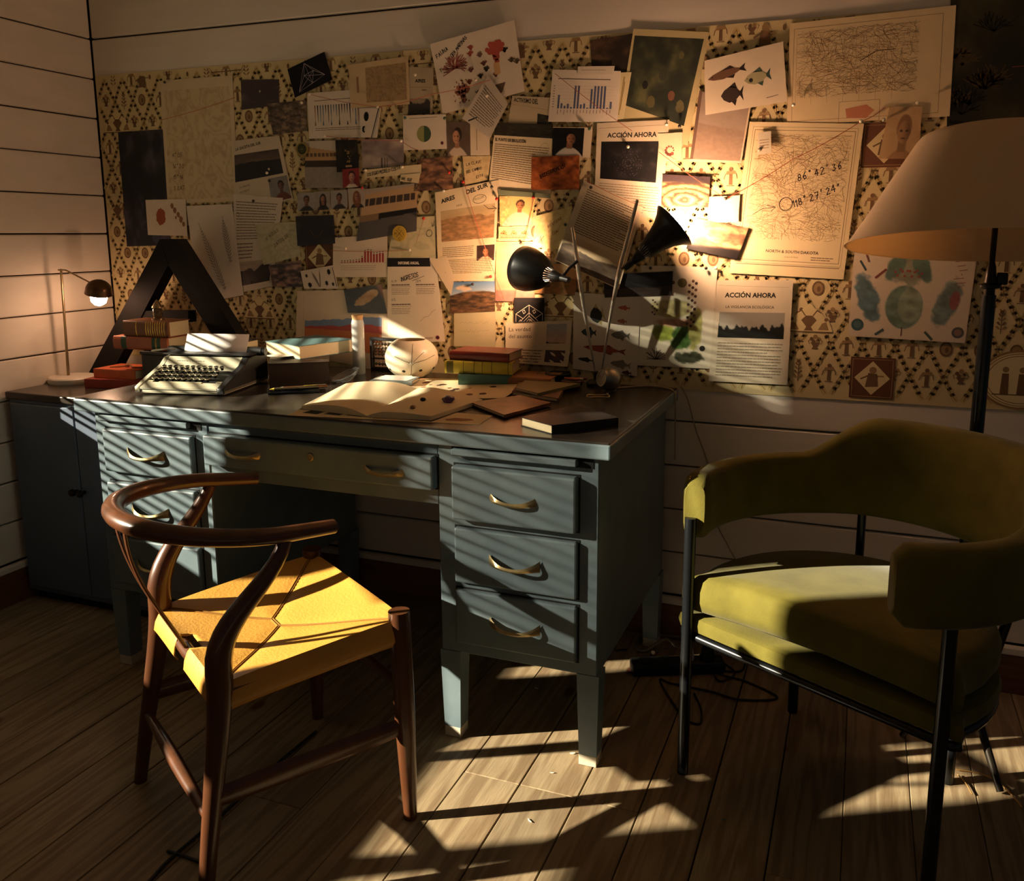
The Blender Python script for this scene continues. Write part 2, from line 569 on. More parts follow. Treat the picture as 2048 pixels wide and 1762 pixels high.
for z0, z1 in ((0.560, 0.684), (0.406, 0.537), (0.256, 0.388)):
    drawer(1.716, 2.010, z0, z1, [(1.866, z0 + (z1 - z0) * 0.51)], pull=0.024 if z0 > 0.5 else 0.014)
cd = drawer(1.026, 1.670, 0.622, 0.699, [(1.147, 0.664), (1.545, 0.661)], pull=0.026)
bm = new(); lathe(bm, [(0.0, 0.0), (0.008, 0.0), (0.009, -0.003), (0.006, -0.004), (0.0, -0.004)], 16, axis=(0, 1, 0), origin=(1.348, FY - 0.026, 0.672))
sub(link('keyhole', fixn(bm), BRASS), cd)
# pull-out writing slides with their slots
for x0, x1, pull in ((0.671, 0.968, 0.014), (1.714, 2.009, 0.018)):
    bm = new(); bbox(bm, x0, x1, FY - pull, FY + 0.2, 0.7075, 0.7225, 0.002)
    s = dpart('writing_slide', bm, PAINT)
    bm = new(); bbox(bm, x0 - 0.006, x1 + 0.034, FY - 0.0015, FY + 0.01, 0.7035, 0.7265)
    sub(link('slot', bm, BLACKH), s)

# ================================================================== wishbone chair
WOOD = mat('walnut', S((92, 54, 31)), 0.32, noise=0.45, nscale=7, stretch=(4, 4, 0.6), spec=0.55, coat=0.25)
LEATHER = mat('mustard_leather', S((208, 152, 66)), 0.42, noise=0.12, nscale=7, bump=0.25, bscale=160, spec=0.45)
STITCH = mat('seam_thread', S((150, 104, 30)), 0.6, noise=0.2)
CH = Vector((1.413, -1.07, 0)); HD = math.radians(57.9)
chair = thing('wishbone_chair', 'dark wooden chair with curved wraparound rail and mustard leather seat at the desk', 'chair', CH, HD - PI / 2)
# local frame: +y forward, +x right
def railpt(s):
    """s in [-1, 1] along the bent top rail"""
    r, L, e = 0.222, 0.112, 0.08
    arc = PI * r
    tot = arc + 2 * L
    d = (s + 1) / 2 * tot
    if d < L:
        k = 1 - d / L
        f, x = L * k, -r * (1 - e * k)
    elif d > L + arc:
        k = (d - L - arc) / L
        f, x = L * k, r * (1 - e * k)
    else:
        a = (d - L) / r
        f, x = -r * math.sin(a), -r * math.cos(a)
    return Vector((x, f, 0.664 - 0.105 * f))
bm = new()
N = 48
pts = [railpt(-1 + 2 * i / N) for i in range(N + 1)]
rad = [0.0135 + 0.0045 * math.cos((-1 + 2 * i / N) * PI / 2) for i in range(N + 1)]
tube(bm, pts, rad, 14, flat=(1.0, 1.12))
link('top_rail', bm, WOOD, chair, 60)
SZ_B, SZ_F = 0.400, 0.432
bl = {}
for s in (-1, 1):
    bm = new()
    top = Vector((s * 0.219, 0.012, 0.652))
    p = bez((s * 0.236, -0.178, 0.0), (s * 0.222, -0.150, 0.20), (s * 0.200, -0.112, 0.36), (s * 0.2, -0.115, 0.43), 12)
    p += bez((s * 0.2, -0.115, 0.43), (s * 0.2, -0.118, 0.53), (s * 0.228, -0.02, 0.57), top, 12)[1:]
    rad = [0.0135 + 0.0105 * min(1, i / 11) if i < 14 else 0.024 - 0.012 * (i - 13) / 11 for i in range(len(p))]
    tube(bm, p, rad, 14, up=(0, 1, 0))
    link('back_leg', bm, WOOD, chair, 60)
    bm = new()
    p = [Vector((s * 0.238, 0.238, 0.0)).lerp(Vector((s * 0.218, 0.236, 0.452)), t / 8) for t in range(9)]
    tube(bm, p, [0.0135 + 0.0085 * math.sin(min(1, t / 6) * PI / 2) for t in range(9)], 14, up=(0, 1, 0))
    link('front_leg', bm, WOOD, chair, 60)
    # flat side stretcher
    bm = new()
    a, b = Vector((s * 0.226, -0.150, 0.205)), Vector((s * 0.228, 0.236, 0.205))
    tube(bm, [a, a.lerp(b, .3), a.lerp(b, .7), b], [0.02, 0.023, 0.023, 0.02], 12, flat=(1.0, 0.36))
    link('side_stretcher', bm, WOOD, chair, 50)
    # seat side rail
    bm = new()
    tube(bm, [(s * 0.2, -0.11, SZ_B - 0.012), (s * 0.216, 0.236, SZ_F - 0.014)], 0.013, 10)
    link('seat_rail', bm, WOOD, chair, 60)
for nm, y, z, w, fl in (('back_stretcher', -0.155, 0.165, 0.222, None), ('front_stretcher', 0.237, 0.285, 0.225, None)):
    bm = new()
    p = [Vector((-w + 2 * w * t / 10, y, z)) for t in range(11)]
    tube(bm, p, [0.008 + 0.0055 * math.sin(PI * t / 10) for t in range(11)], 12)
    link(nm, bm, WOOD, chair, 60)
for y, z, w in ((-0.112, SZ_B - 0.012, 0.2), (0.236, SZ_F - 0.016, 0.216)):
    bm = new(); tube(bm, [(-w, y, z), (0, y - 0.004, z), (w, y, z)], 0.014, 12)
    link('seat_rail', bm, WOOD, chair, 60)
# leather seat: saddled sheet wrapped over the rails, four panels meeting on a short middle seam
def seat_h(u, v):
    """u across -1..1, v back..front 0..1 -> local point"""
    w = 0.204 + (0.222 - 0.204) * v
    x = u * w
    y = -0.120 + 0.364 * v
    z = SZ_B + (SZ_F - SZ_B) * v + 0.004
    z -= 0.024 * (1 - u * u) * math.sin(PI * min(1, v)) ** 0.8
    # panel puff: distance from the seams
    vc = 0.5
    du = max(0.0, abs(u) - 0.09) / 0.91
    seam = abs(abs(v - vc) - 0.5 * du) if abs(u) > 0.09 else abs(v - vc) * 1.0
    z += 0.006 * (1 - math.exp(-(seam * 14) ** 1.0)) - 0.002
    return Vector((x, y, z))
bm = new()
NU, NV = 48, 44
grid = {}
for i in range(NU + 1):
    for j in range(NV + 1):
        u, v = -1 + 2 * i / NU, j / NV
        grid[i, j] = bm.verts.new(seat_h(u, v))
def in_slot(i, j):
    u = -1 + 2 * (i + .5) / NU
    return abs(u) < 0.17 and j < 3
for i in range(NU):
    for j in range(NV):
        if not in_slot(i, j):
            bm.faces.new((grid[i, j], grid[i + 1, j], grid[i + 1, j + 1], grid[i, j + 1]))
# wrapped edges going under the rails
def skirt(keys, off):
    prev = None
    for kk in keys:
        p = grid[kk].co
        row = [grid[kk]]
        for a, d in ((0.35, 0.006), (0.8, 0.022), (1.0, 0.040), (0.55, 0.052)):
            row.append(bm.verts.new(p + Vector(off) * 0.012 * a + Vector((0, 0, -d))))
        if prev:
            for q in range(4):
                bm.faces.new((prev[q], prev[q + 1], row[q + 1], row[q]))
        prev = row
skirt([(i, NV) for i in range(NU + 1)], (0, 1.2, 0))
skirt([(0, j) for j in range(NV + 1)], (-1, 0, 0))
skirt([(NU, j) for j in range(NV + 1)], (1, 0, 0))
lo = [i for i in range(NU + 1) if -1 + 2 * i / NU < -0.16]
hi = [i for i in range(NU + 1) if -1 + 2 * i / NU > 0.16]
skirt([(i, 0) for i in lo], (0, -1.2, 0)); skirt([(i, 0) for i in hi], (0, -1.2, 0))
fixn(bm)
so = link('seat', bm, LEATHER, chair, 55)
mod = so.modifiers.new('thickness', 'SOLIDIFY'); mod.thickness = 0.003; mod.offset = -1
def seam_line(a, b):
    bm = new()
    P = [seat_h(a[0] + (b[0] - a[0]) * t / 14, a[1] + (b[1] - a[1]) * t / 14) + Vector((0, 0, 0.0012)) for t in range(15)]
    tube(bm, P, 0.0013, 6)
    o = link('seam', bm, STITCH, None); o.parent = so
for a, b in (((-0.09, 0.5), (0.09, 0.5)), ((-0.09, 0.5), (-0.97, 0.02)), ((-0.09, 0.5), (-0.97, 0.97)), ((0.09, 0.5), (0.97, 0.02)), ((0.09, 0.5), (0.97, 0.97))):
    d = Vector((b[1] - a[1], a[0] - b[0])).normalized() * 0.012
    seam_line((a[0] + d.x, a[1] + d.y * 0.5), (b[0] + d.x, b[1] + d.y * 0.5))
    seam_line((a[0] - d.x, a[1] - d.y * 0.5), (b[0] - d.x, b[1] - d.y * 0.5))
# Y-shaped splat from the rear seat rail to the top rail
for s in (-1, 1):
    bm = new()
    ap = railpt(0.095 * s)
    P = bez((s * 0.006, -0.118, SZ_B - 0.006), (s * 0.007, -0.165, 0.50), (s * 0.012, -0.212, 0.565), ap + Vector((0, 0.0, -0.01)), 18)
    tube(bm, P, [0.010 - 0.003 * t / 18 for t in range(19)], 10, flat=(0.42, 1.0), up=(0, 1, 0))
    link('splat', bm, WOOD, chair, 60)

# ================================================================== green armchair
VELVET = mat('olive_velvet', S((104, 96, 40)), 0.85, noise=0.30, nscale=14, bump=0.12, bscale=220, sheen=0.15, spec=0.12)
TUBEB = mat('black_tube', S((18, 20, 22)), 0.28, noise=0.1, spec=0.5)
AM = Vector((2.487, -0.772, 0))
ax_r = Vector((0.887, -0.463, 0)).normalized(); ax_f = Vector((0.463, 0.887, 0)).normalized()
arm = thing('armchair', 'olive green velvet tub armchair on black tubular legs beside the desk', 'armchair', AM, math.atan2(ax_r.y, ax_r.x))
# local: +x to the sitter's far arm, +y towards the back, origin between the front legs
UC, UR = Vector((0.02, 0.14, 0)), 0.322
def upath(t):
    """t 0..1 round the horseshoe from the left arm end, past the back, to the right arm end"""
    a = math.radians(206 - (206 + 50) * t)
    n = Vector((math.cos(a), math.sin(a), 0))
    k = 1 - 0.13 * max(0, (t - 0.72) / 0.28) ** 1.5
    return UC + Vector((n.x * UR * k, n.y * UR * 0.97 * k, 0)), n
bm = new()
NS, NR = 72, 20
rings = []
def sstep(a, b, x):
    t = max(0, min(1, (x - a) / (b - a))); return t * t * (3 - 2 * t)
for i in range(NS + 1):
    t = i / NS
    p, n = upath(t)
    k = sstep(0.26, 0.38, t) * sstep(0.16, 0.40, 1 - t)
    z0, z1 = 0.549 + 0.006 * k, 0.692 + 0.084 * k
    th = 0.030 + 0.012 * k
    lean = 0.035 * k
    end = min(1.0, min(t, 1 - t) / 0.02)
    sc = 0.72 + 0.28 * math.sqrt(max(0, 1 - (1 - end) ** 2))
    ring = []
    for q in range(NR):
        a = 2 * PI * q / NR
        ca, sa = math.cos(a), math.sin(a)
        cx = math.copysign(abs(ca) ** 0.55, ca); sz = math.copysign(abs(sa) ** 0.45, sa)
        zz = (z0 + z1) / 2 + (z1 - z0) / 2 * sz * sc
        off = th * cx * sc + lean * (zz - z0) / (z1 - z0) * 1.0
        ring.append(bm.verts.new(p + n * off + Vector((0, 0, zz))))
    rings.append(ring)
for A, B in zip(rings[:-1], rings[1:]):
    for q in range(NR):
        bm.faces.new((A[q], A[(q + 1) % NR], B[(q + 1) % NR], B[q]))
bm.faces.new(rings[0][::-1]); bm.faces.new(rings[-1]); fixn(bm)
link('backrest', bm, VELVET, arm, 50)
# D-shaped cushion and the upholstered base below it
def dshape(k, n=48):
    """round seat cut straight across the front between the legs"""
    out = []
    R = UR - 0.022
    for i in range(n):
        a = 2 * PI * i / n + PI / 2
        x, y = UC.x + R * math.cos(a) * 1.0, UC.y + R * math.sin(a)
        y0 = 0.004
        if y < y0 + 0.03: y = y0 + 0.03 * math.exp((y - y0 - 0.03) / 0.03)
        if math.sin(a) < -0.3: x = UC.x + (x - UC.x) * (1 + 0.28 * min(1, (-math.sin(a) - 0.3) / 0.3) * (0.5 + 0.5 * abs(math.cos(a))))
        out.append(Vector(((x - UC.x) * k * 1.03 + UC.x - 0.022, (y - UC.y) * k + UC.y, 0)))
    return out
def cushion(name, prof, m, dome=0.0, ky=None):
    bm = new()
    loops = []
    for k, z in prof:
        L = [bm.verts.new(Vector((v.x, v.y, z + dome * max(0, 1 - ((Vector((v.x, v.y, 0)) - UC).length / 0.33) ** 2)))) for v in dshape(k)]
        loops.append(L)
    n = len(loops[0])
    for A, B in zip(loops[:-1], loops[1:]):
        for q in range(n):
            bm.faces.new((A[q], A[(q + 1) % n], B[(q + 1) % n], B[q]))
    bm.faces.new(loops[0][::-1])
    # inner fill towards the middle
    prev = loops[-1]
    for k in (0.6, 0.3):
        kk = prof[-1][0] * k
        L = [bm.verts.new(Vector((v.x, v.y, prof[-1][1] + dome * max(0, 1 - ((Vector((v.x, v.y, 0)) - UC).length / 0.33) ** 2)))) for v in dshape(kk)]
        for q in range(n):
            bm.faces.new((prev[q], prev[(q + 1) % n], L[(q + 1) % n], L[q]))
        prev = L
    bm.faces.new(prev)
    fixn(bm)
    return link(name, bm, m, arm, 50)
cushion('seat_cushion', [(0.86, 0.378), (0.93, 0.384), (0.965, 0.405), (0.965, 0.43), (0.93, 0.452), (0.86, 0.461)], VELVET, dome=0.022)
cushion('seat_base', [(0.90, 0.335), (0.97, 0.340), (0.985, 0.356), (0.97, 0.370), (0.90, 0.375)], VELVET)
bm = new()
fp = [v * 1.0 for v in dshape(0.95)]
tube(bm, [Vector((v.x, v.y, 0.327)) for v in fp], 0.009, 8, closed=True)
link('seat_frame', bm, TUBEB, arm, 60)
for x, y, top in ((-0.275, -0.002, 0.60), (0.275, -0.002, 0.60)):
    bm = new(); tube(bm, [(x, y, 0), (x, y, top)], 0.0125, 16)
    link('front_leg', bm, TUBEB, arm, 60)
inv = (Matrix.Translation(AM) @ Matrix.Rotation(math.atan2(ax_r.y, ax_r.x), 4, 'Z')).inverted()
for wx, wy in ((2.800, -0.478), (2.455, -0.30)):
    q = inv @ Vector((wx, wy, 0))
    bm = new(); tube(bm, [(q.x, q.y, 0), (q.x, q.y, 0.336)], 0.0125, 16)
    link('back_leg', bm, TUBEB, arm, 60)
    n = (Vector((q.x, q.y - 0.205, 0))).normalized()
for a in (0.36, 0.60):
    p, n = upath(a)
    bm = new(); tube(bm, [p + n * 0.0 + Vector((0, 0, 0.33)), p + n * 0.03 + Vector((0, 0, 0.45)), p + n * 0.025 + Vector((0, 0, 0.64))], 0.010, 12)
    link('back_support', bm, TUBEB, arm, 60)

# ================================================================== floor lamp (unlit) behind the armchair
SHADE = mat('linen_shade', S((232, 216, 184)), 0.8, noise=0.08, nscale=300, bump=0.15, bscale=500)
_nt = SHADE.node_tree
_tr = _nt.nodes.new('ShaderNodeBsdfTranslucent'); _tr.inputs['Color'].default_value = (*S((232, 206, 160)), 1)
_mx = _nt.nodes.new('ShaderNodeMixShader'); _mx.inputs[0].default_value = 0.5
_out = [n for n in _nt.nodes if n.type == 'OUTPUT_MATERIAL'][0]
_nt.links.new(_nt.nodes['Principled BSDF'].outputs[0], _mx.inputs[1]); _nt.links.new(_tr.outputs[0], _mx.inputs[2]); _nt.links.new(_mx.outputs[0], _out.inputs[0])
DARKM = mat('dark_bronze', S((42, 36, 28)), 0.35, metal=0.6, noise=0.2)
FLY = -0.335
LP = at_y(1968, 700, FLY); LP = Vector((LP.x, FLY, 0))
flamp = thing('floor_lamp', 'tall floor lamp with a wide cream linen shade and black pole behind the armchair', 'floor lamp', LP)
sb, stp = at_y(1688, 490, FLY), at_y(1835, 270, FLY)
rb = LP.x - sb.x; rt_ = rb * 0.52
zb, zt_ = sb.z - 0.004, stp.z - 0.006
bm = new(); lathe(bm, [(rb, zb), (rb - 0.01 + 0.0, zb + 0.006), (rb - (rb - rt_) * 0.5, (zb + zt_) / 2), (rt_ + 0.01, zt_ - 0.012), (rt_ + 0.002, zt_ - 0.002), (rt_ - 0.004, zt_), (rt_ - 0.004, zt_ - 0.004), (rt_ + 0.006, zt_ - 0.016), (rb - (rb - rt_) * 0.5 - 0.003, (zb + zt_) / 2), (rb - 0.004, zb + 0.001)], 64, close=True)
zm_ = (zb + zt_) / 2
bmesh.ops.rotate(bm, cent=(0, 0, zm_), matrix=Matrix.Rotation(math.radians(-7.5), 3, 'X'), verts=bm.verts)
link('lamp_shade', fixn(bm), SHADE, flamp, 40)
bm = new(); lathe(bm, [(0.0, 0.04), (0.0145, 0.04), (0.0145, at_y(1985, 590, FLY).z), (0.0, at_y(1985, 590, FLY).z)], 20)
pole = link('pole', fixn(bm), TUBEB, flamp, 40)
zc = at_y(1985, 590, FLY).z
bm = new(); lathe(bm, [(0.0, zc), (0.011, zc), (0.011, zc + 0.012), (0.022, zc + 0.016), (0.022, zc + 0.022), (0.012, zc + 0.026), (0.009, zc + 0.06), (0.006, zc + 0.07), (0.006, zt_ - 0.03), (0.0, zt_ - 0.03)], 20)
box(bm, (0.022, 0, zc + 0.035), (0.022, 0.014, 0.026), 0.003)
link('lamp_neck', fixn(bm), DARKM, flamp, 40)
bm = new(); tube(bm, [(-rt_ + 0.004, 0, zt_ - 0.02), (rt_ - 0.004, 0, zt_ - 0.02)], 0.002, 6); tube(bm, [(0, -rt_ + 0.004, zt_ - 0.02), (0, rt_ - 0.004, zt_ - 0.02)], 0.002, 6)
link('shade_spider', bm, DARKM, flamp)
foot = at_z(2000, 1590, 0.0)
for a in (0, 1, 2):
    f0 = Vector((foot.x - LP.x, foot.y - LP.y, 0))
    f = Matrix.Rotation(a * 2 * PI / 3, 3, 'Z') @ f0.normalized() * (0.10 if a else f0.length)
    bm = new(); tube(bm, [(0, 0, 0.24), (f.x * 0.5, f.y * 0.5, 0.13), (f.x, f.y, 0.008)], [0.010, 0.010, 0.008], 10)
    link('leg', bm, DARKM, flamp, 60)
bm = new(); lathe(bm, [(0, 0.21), (0.02, 0.21), (0.02, 0.27), (0, 0.27)], 16); link('hub', fixn(bm), DARKM, flamp, 40)

# ================================================================== side cabinet at the left
NAVY = mat('cabinet_paint', S((92, 104, 120)), 0.4, noise=0.15, nscale=8, spec=0.4)
cab = thing('side_cabinet', 'dark blue side cabinet in the corner left of the desk', 'cabinet', (0.30, -0.24, 0))
bm = new(); bbox(bm, 0.016, 0.585, -0.462, -0.017, 0.03, 0.676, 0.003)
world_child(link('body', bm, NAVY), cab)
bm = new(); bbox(bm, 0.012, 0.588, -0.472, -0.017, 0.676, 0.70, 0.004, 2)
world_child(link('cabinet_top', bm, TOPM), cab)
bm = new(); bbox(bm, 0.03, 0.575, -0.445, -0.02, 0.0, 0.03)
world_child(link('plinth', bm, BLACKH), cab)
for x0, x1 in ((0.03, 0.299), (0.302, 0.571)):
    bm = new(); bbox(bm, x0, x1, -0.474, -0.460, 0.05, 0.665, 0.003)
    d = world_child(link('door', bm, NAVY), cab)
    bm = new(); lathe(bm, [(0, 0), (0.006, 0), (0.006, 0.012), (0.012, 0.016), (0.011, 0.024), (0, 0.026)], 16, axis=(0, -1, 0), origin=((0.285 if x0 < 0.1 else 0.316), -0.474, 0.40))
    sub(link('knob', fixn(bm), DARKM, None, 40), d)
# ================================================================== printed sheets on the wall
INK = print_mat('print_ink')
PHOTO = print_mat('photo_print', 0.42)
def npnoise(u, v, s, seed):
    """smooth value noise on arrays"""
    x, y = u * s + seed * 13.7, v * s + seed * 7.3
    xi, yi = np.floor(x).astype(int), np.floor(y).astype(int)
    fx, fy = x - xi, y - yi
    fx, fy = fx * fx * (3 - 2 * fx), fy * fy * (3 - 2 * fy)
    def h(a, b):
        n = (a * 374761393 + b * 668265263 + seed * 1442695) & 0x7fffffff
        n = ((n ^ (n >> 13)) * 1274126177) & 0x7fffffff
        return (n % 10007) / 10007.0
    return (h(xi, yi) * (1 - fx) + h(xi + 1, yi) * fx) * (1 - fy) + (h(xi, yi + 1) * (1 - fx) + h(xi + 1, yi + 1) * fx) * fy
def fbm(u, v, s, seed, o=4):
    t, a, r = 0, 0.5, 0
    for k in range(o):
        r = r + a * npnoise(u, v, s * 2 ** k, seed + k * 17)
        t += a; a *= 0.5
    return r / t
def lerp3(c0, c1, t):
    t = np.clip(t, 0, 1)[..., None]
    return np.array(c0) * (1 - t) + np.array(c1) * t

class Sheet:
    """a sheet pinned on the wall; corners TL TR BR BL as points on the wall, lifted by lay"""
    def __init__(self, name, quad, lay, label, cat='paper', col=(236, 226, 204), m=None, curl=None, group=None, plane=None, root=None, lift=0.0012, n=6):
        self.plane = plane or (lambda x, y, d: at_y(x, y, 0.0) + Vector((0, -d, 0)))
        d = 0.0035 + lay * lift
        self.d = d
        self.q = [self.plane(x, y, 0.0) for x, y in quad]
        nrm = (self.q[1] - self.q[0]).cross(self.q[3] - self.q[0]).normalized()
        if nrm.dot(CAM - self.q[0]) < 0: nrm = -nrm
        self.n = nrm
        self.curl = curl
        self.W = ((self.q[1] - self.q[0]).length + (self.q[2] - self.q[3]).length) / 2
        self.H = ((self.q[3] - self.q[0]).length + (self.q[2] - self.q[1]).length) / 2
        bm = new()
        g = [[bm.verts.new(self.P(i / n, j / n, 0.0)) for i in range(n + 1)] for j in range(n + 1)]
        bk = [[bm.verts.new(self.P(i / n, j / n, -0.0005)) for i in range(n + 1)] for j in range(n + 1)]
        for j in range(n):
            for i in range(n):
                bm.faces.new((g[j][i], g[j + 1][i], g[j + 1][i + 1], g[j][i + 1]))
                bm.faces.new((bk[j][i], bk[j][i + 1], bk[j + 1][i + 1], bk[j + 1][i]))
        per = [(0, i) for i in range(n)] + [(j, n) for j in range(n)] + [(n, n - i) for i in range(n)] + [(n - j, 0) for j in range(n)]
        for a, b in zip(per, per[1:] + per[:1]):
            bm.faces.new((g[a[0]][a[1]], g[b[0]][b[1]], bk[b[0]][b[1]], bk[a[0]][a[1]]))
        mm = m or mat('paper_%d_%d_%d' % col, S(col), 0.8, noise=0.06, nscale=25, bump=0.05, bscale=60, spec=0.2)
        self.o = link(name, bm, mm, None, 40)
        tag(self.o, label, cat, group)
        if root: self.o.parent = root
        self.lv = 1
        self.begin()
    def P(self, u, v, h=0.0):
        a, b, c, d = self.q
        p = (a * (1 - u) + b * u) * (1 - v) + (d * (1 - u) + c * u) * v
        lift = self.d + h
        if self.curl: lift += self.curl(u, v)
        return p + self.n * lift
    # ---- drawing
    def begin(self):
        self.V, self.F, self.C = [], [], []
    def face(self, pts, col, lv=None):
        lv = self.lv if lv is None else lv
        k = len(self.V)
        self.V += [self.P(u, v, 0.00012 * lv) for u, v in pts]
        self.F.append(tuple(range(k, k + len(pts))))
        self.C.append(col)
    def rect(self, u0, v0, u1, v1, col, lv=None):
        self.face([(u0, v0), (u0, v1), (u1, v1), (u1, v0)], col, lv)
    def line(self, pts, w, col, lv=None, closed=False):
        """polyline, w in metres"""
        if closed: pts = list(pts) + [pts[0]]
        W, H = self.W, self.H
        for (a, b), (c, d) in zip(pts[:-1], pts[1:]):
            dx, dy = (c - a) * W, (d - b) * H
            L = math.hypot(dx, dy)
            if L < 1e-9: continue
            ex, ey = dx / L * w * 0.3, dy / L * w * 0.3
            nx, ny = -dy / L * w / 2, dx / L * w / 2
            q = [((a * W - ex + nx) / W, (b * H - ey + ny) / H), ((a * W - ex - nx) / W, (b * H - ey - ny) / H), ((c * W + ex - nx) / W, (d * H + ey - ny) / H), ((c * W + ex + nx) / W, (d * H + ey + ny) / H)]
            self.face(q[::-1], col, lv)
    def disc(self, u, v, r, col, lv=None, n=20, sx=1.0, sy=1.0):
        """r in metres"""
        self.face([(u + r * sx * math.cos(2 * PI * k / n) / self.W, v - r * sy * math.sin(2 * PI * k / n) / self.H) for k in range(n)], col, lv)
    def ring(self, u, v, r, w, col, lv=None, n=24, a0=0, a1=1, sx=1, sy=1):
        self.line([(u + r * sx * math.cos(2 * PI * (a0 + (a1 - a0) * k / n)) / self.W, v - r * sy * math.sin(2 * PI * (a0 + (a1 - a0) * k / n)) / self.H) for k in range(n + 1)], w, col, lv)
    def blob(self, pts, col, lv=None):
        self.face(pts, col, lv)
    def lines(self, u0, v0, u1, v1, n, col=(130, 114, 94), h=0.40, seed=1, ragged=0.25, words=True):
        """n lines of small print"""
        r = random.Random(seed)
        dv = (v1 - v0) / n
        for i in range(n):
            v = v0 + dv * (i + 0.3)
            end = u1 - (r.random() * ragged * (u1 - u0) if i % 4 == 3 or i == n - 1 else r.random() * 0.04 * (u1 - u0))
            u = u0
            while u < end - 0.01:
                w = (r.uniform(0.03, 0.11) if words else 1.0) * (0.085 / max(self.W, 0.06)) * 1.6
                e = min(end, u + w)
                self.rect(u, v, e, v + dv * h, col)
                u = e + 0.012 * (0.085 / max(self.W, 0.06))
    def text(self, s, u, v, h, col=(30, 26, 22), rot=0.0, align='L', bold=0.0, sx=1.0, lv=None):
        """printed lettering; h = cap height in metres; (u, v) baseline start (or centre)"""
        tris, w = glyphs(s, bold)
        k = h / 0.70
        off = 0 if align == 'L' else (-w / 2 if align == 'C' else -w)
        ca, sa = math.cos(rot), math.sin(rot)
        for t in tris:
            q = []
            for x, y in t:
                X, Y = (x + off) * k * sx, y * k
                q.append((u + (X * ca - Y * sa) / self.W, v - (X * sa + Y * ca) / self.H))
            self.face(q, col, self.lv + 1 if lv is None else lv)
    def hand(self, s, u, v, h, col=(28, 24, 22), rot=0.0, w=None, seed=3, sp=1.0):
        """handwritten capitals drawn as pen strokes; h = letter height in metres"""
        r = random.Random(seed)
        x = 0.0
        ca, sa = math.cos(rot), math.sin(rot)
        pw = w or h * 0.13
        for ch in s:
            if ch == ' ':
                x += 0.45 * h; continue
            jx, jy, js = r.uniform(-.04, .04), r.uniform(-.07, .07), r.uniform(.9, 1.1)
            for st in STROKES.get(ch, STROKES['O']):
                P = []
                for a, b in st:
                    X, Y = x + (a * 0.62 * js + jx + 0.10 * b) * h, (b * js + jy) * h
                    P.append((u + (X * ca - Y * sa) / self.W, v - (X * sa + Y * ca) / self.H))
                self.line(P, pw, col, self.lv + 2)
            x += (0.82 if ch not in "I1'.°" else 0.45) * h * sp
    def paint(self, fn, u0=0.0, v0=0.0, u1=1.0, v1=1.0, nu=None, nv=None, name='print', lv=1, quad=None):
        """photographic print: fn(u, v) -> sRGB array on a fine grid"""
        nu = nu or max(6, min(64, int(self.W * (u1 - u0) / 0.0022)))
        nv = nv or max(6, min(64, int(self.H * (v1 - v0) / 0.0022)))
        uu, vv = np.meshgrid(np.linspace(0, 1, nu + 1), np.linspace(0, 1, nv + 1))
        c = np.clip(fn(uu, vv), 0, 255).reshape(-1, 3) / 255.0
        lin = np.where(c <= 0.04045, c / 12.92, ((c + 0.055) / 1.055) ** 2.4)
        V = []
        for j in range(nv + 1):
            for i in range(nu + 1):
                s, t = i / nu, j / nv
                if quad:
                    a, b, cc, d = quad
                    uq = (a[0] * (1 - s) + b[0] * s) * (1 - t) + (d[0] * (1 - s) + cc[0] * s) * t
                    vq = (a[1] * (1 - s) + b[1] * s) * (1 - t) + (d[1] * (1 - s) + cc[1] * s) * t
                else:
                    uq, vq = u0 + (u1 - u0) * s, v0 + (v1 - v0) * t
                V.append(self.P(uq, vq, 0.00012 * lv))
        F = [(j * (nu + 1) + i, (j + 1) * (nu + 1) + i, (j + 1) * (nu + 1) + i + 1, j * (nu + 1) + i + 1) for j in range(nv) for i in range(nu)]
        me = bpy.data.meshes.new(name)
        me.from_pydata(V, [], F)
        at = me.color_attributes.new('Col', 'FLOAT_COLOR', 'POINT')
        at.data.foreach_set('color', np.c_[lin, np.ones(len(lin))].astype(np.float32).ravel())
        me.update()
        o = link(name, me, PHOTO)
        o.parent = self.o
        self.lv = max(self.lv, lv + 1)
        return o
    def done(self, name='print'):
        if not self.V: return None
        me = bpy.data.meshes.new(name)
        me.from_pydata(self.V, [], self.F)
        cols = []
        for f, c in zip(self.F, self.C):
            cols += [(*S(c), 1.0)] * len(f)
        at = me.color_attributes.new('Col', 'FLOAT_COLOR', 'CORNER')
        at.data.foreach_set('color', np.array(cols, dtype=np.float32).ravel())
        me.update()
        o = link(name, me, INK)
        o.parent = self.o
        self.begin()
        return o

_G = {}
def glyphs(s, bold=0.0):
    """flat triangles of a line of lettering in Blender's built-in face (cap height about 0.7)"""
    if (s, bold) in _G: return _G[s, bold]
    cu = bpy.data.curves.new('lettering', 'FONT')
    cu.body = s
    cu.resolution_u = 2
    cu.offset = bold
    ob = bpy.data.objects.new('lettering', cu)
    me = bpy.data.meshes.new_from_object(ob)
    me.calc_loop_triangles()
    vs = [(v.co.x, v.co.y) for v in me.vertices]
    tr = [[vs[i] for i in t.vertices] for t in me.loop_triangles]
    w = max([v[0] for v in vs] or [0])
    bpy.data.meshes.remove(me); bpy.data.objects.remove(ob); bpy.data.curves.remove(cu)
    _G[s, bold] = (tr, w)
    return _G[s, bold]

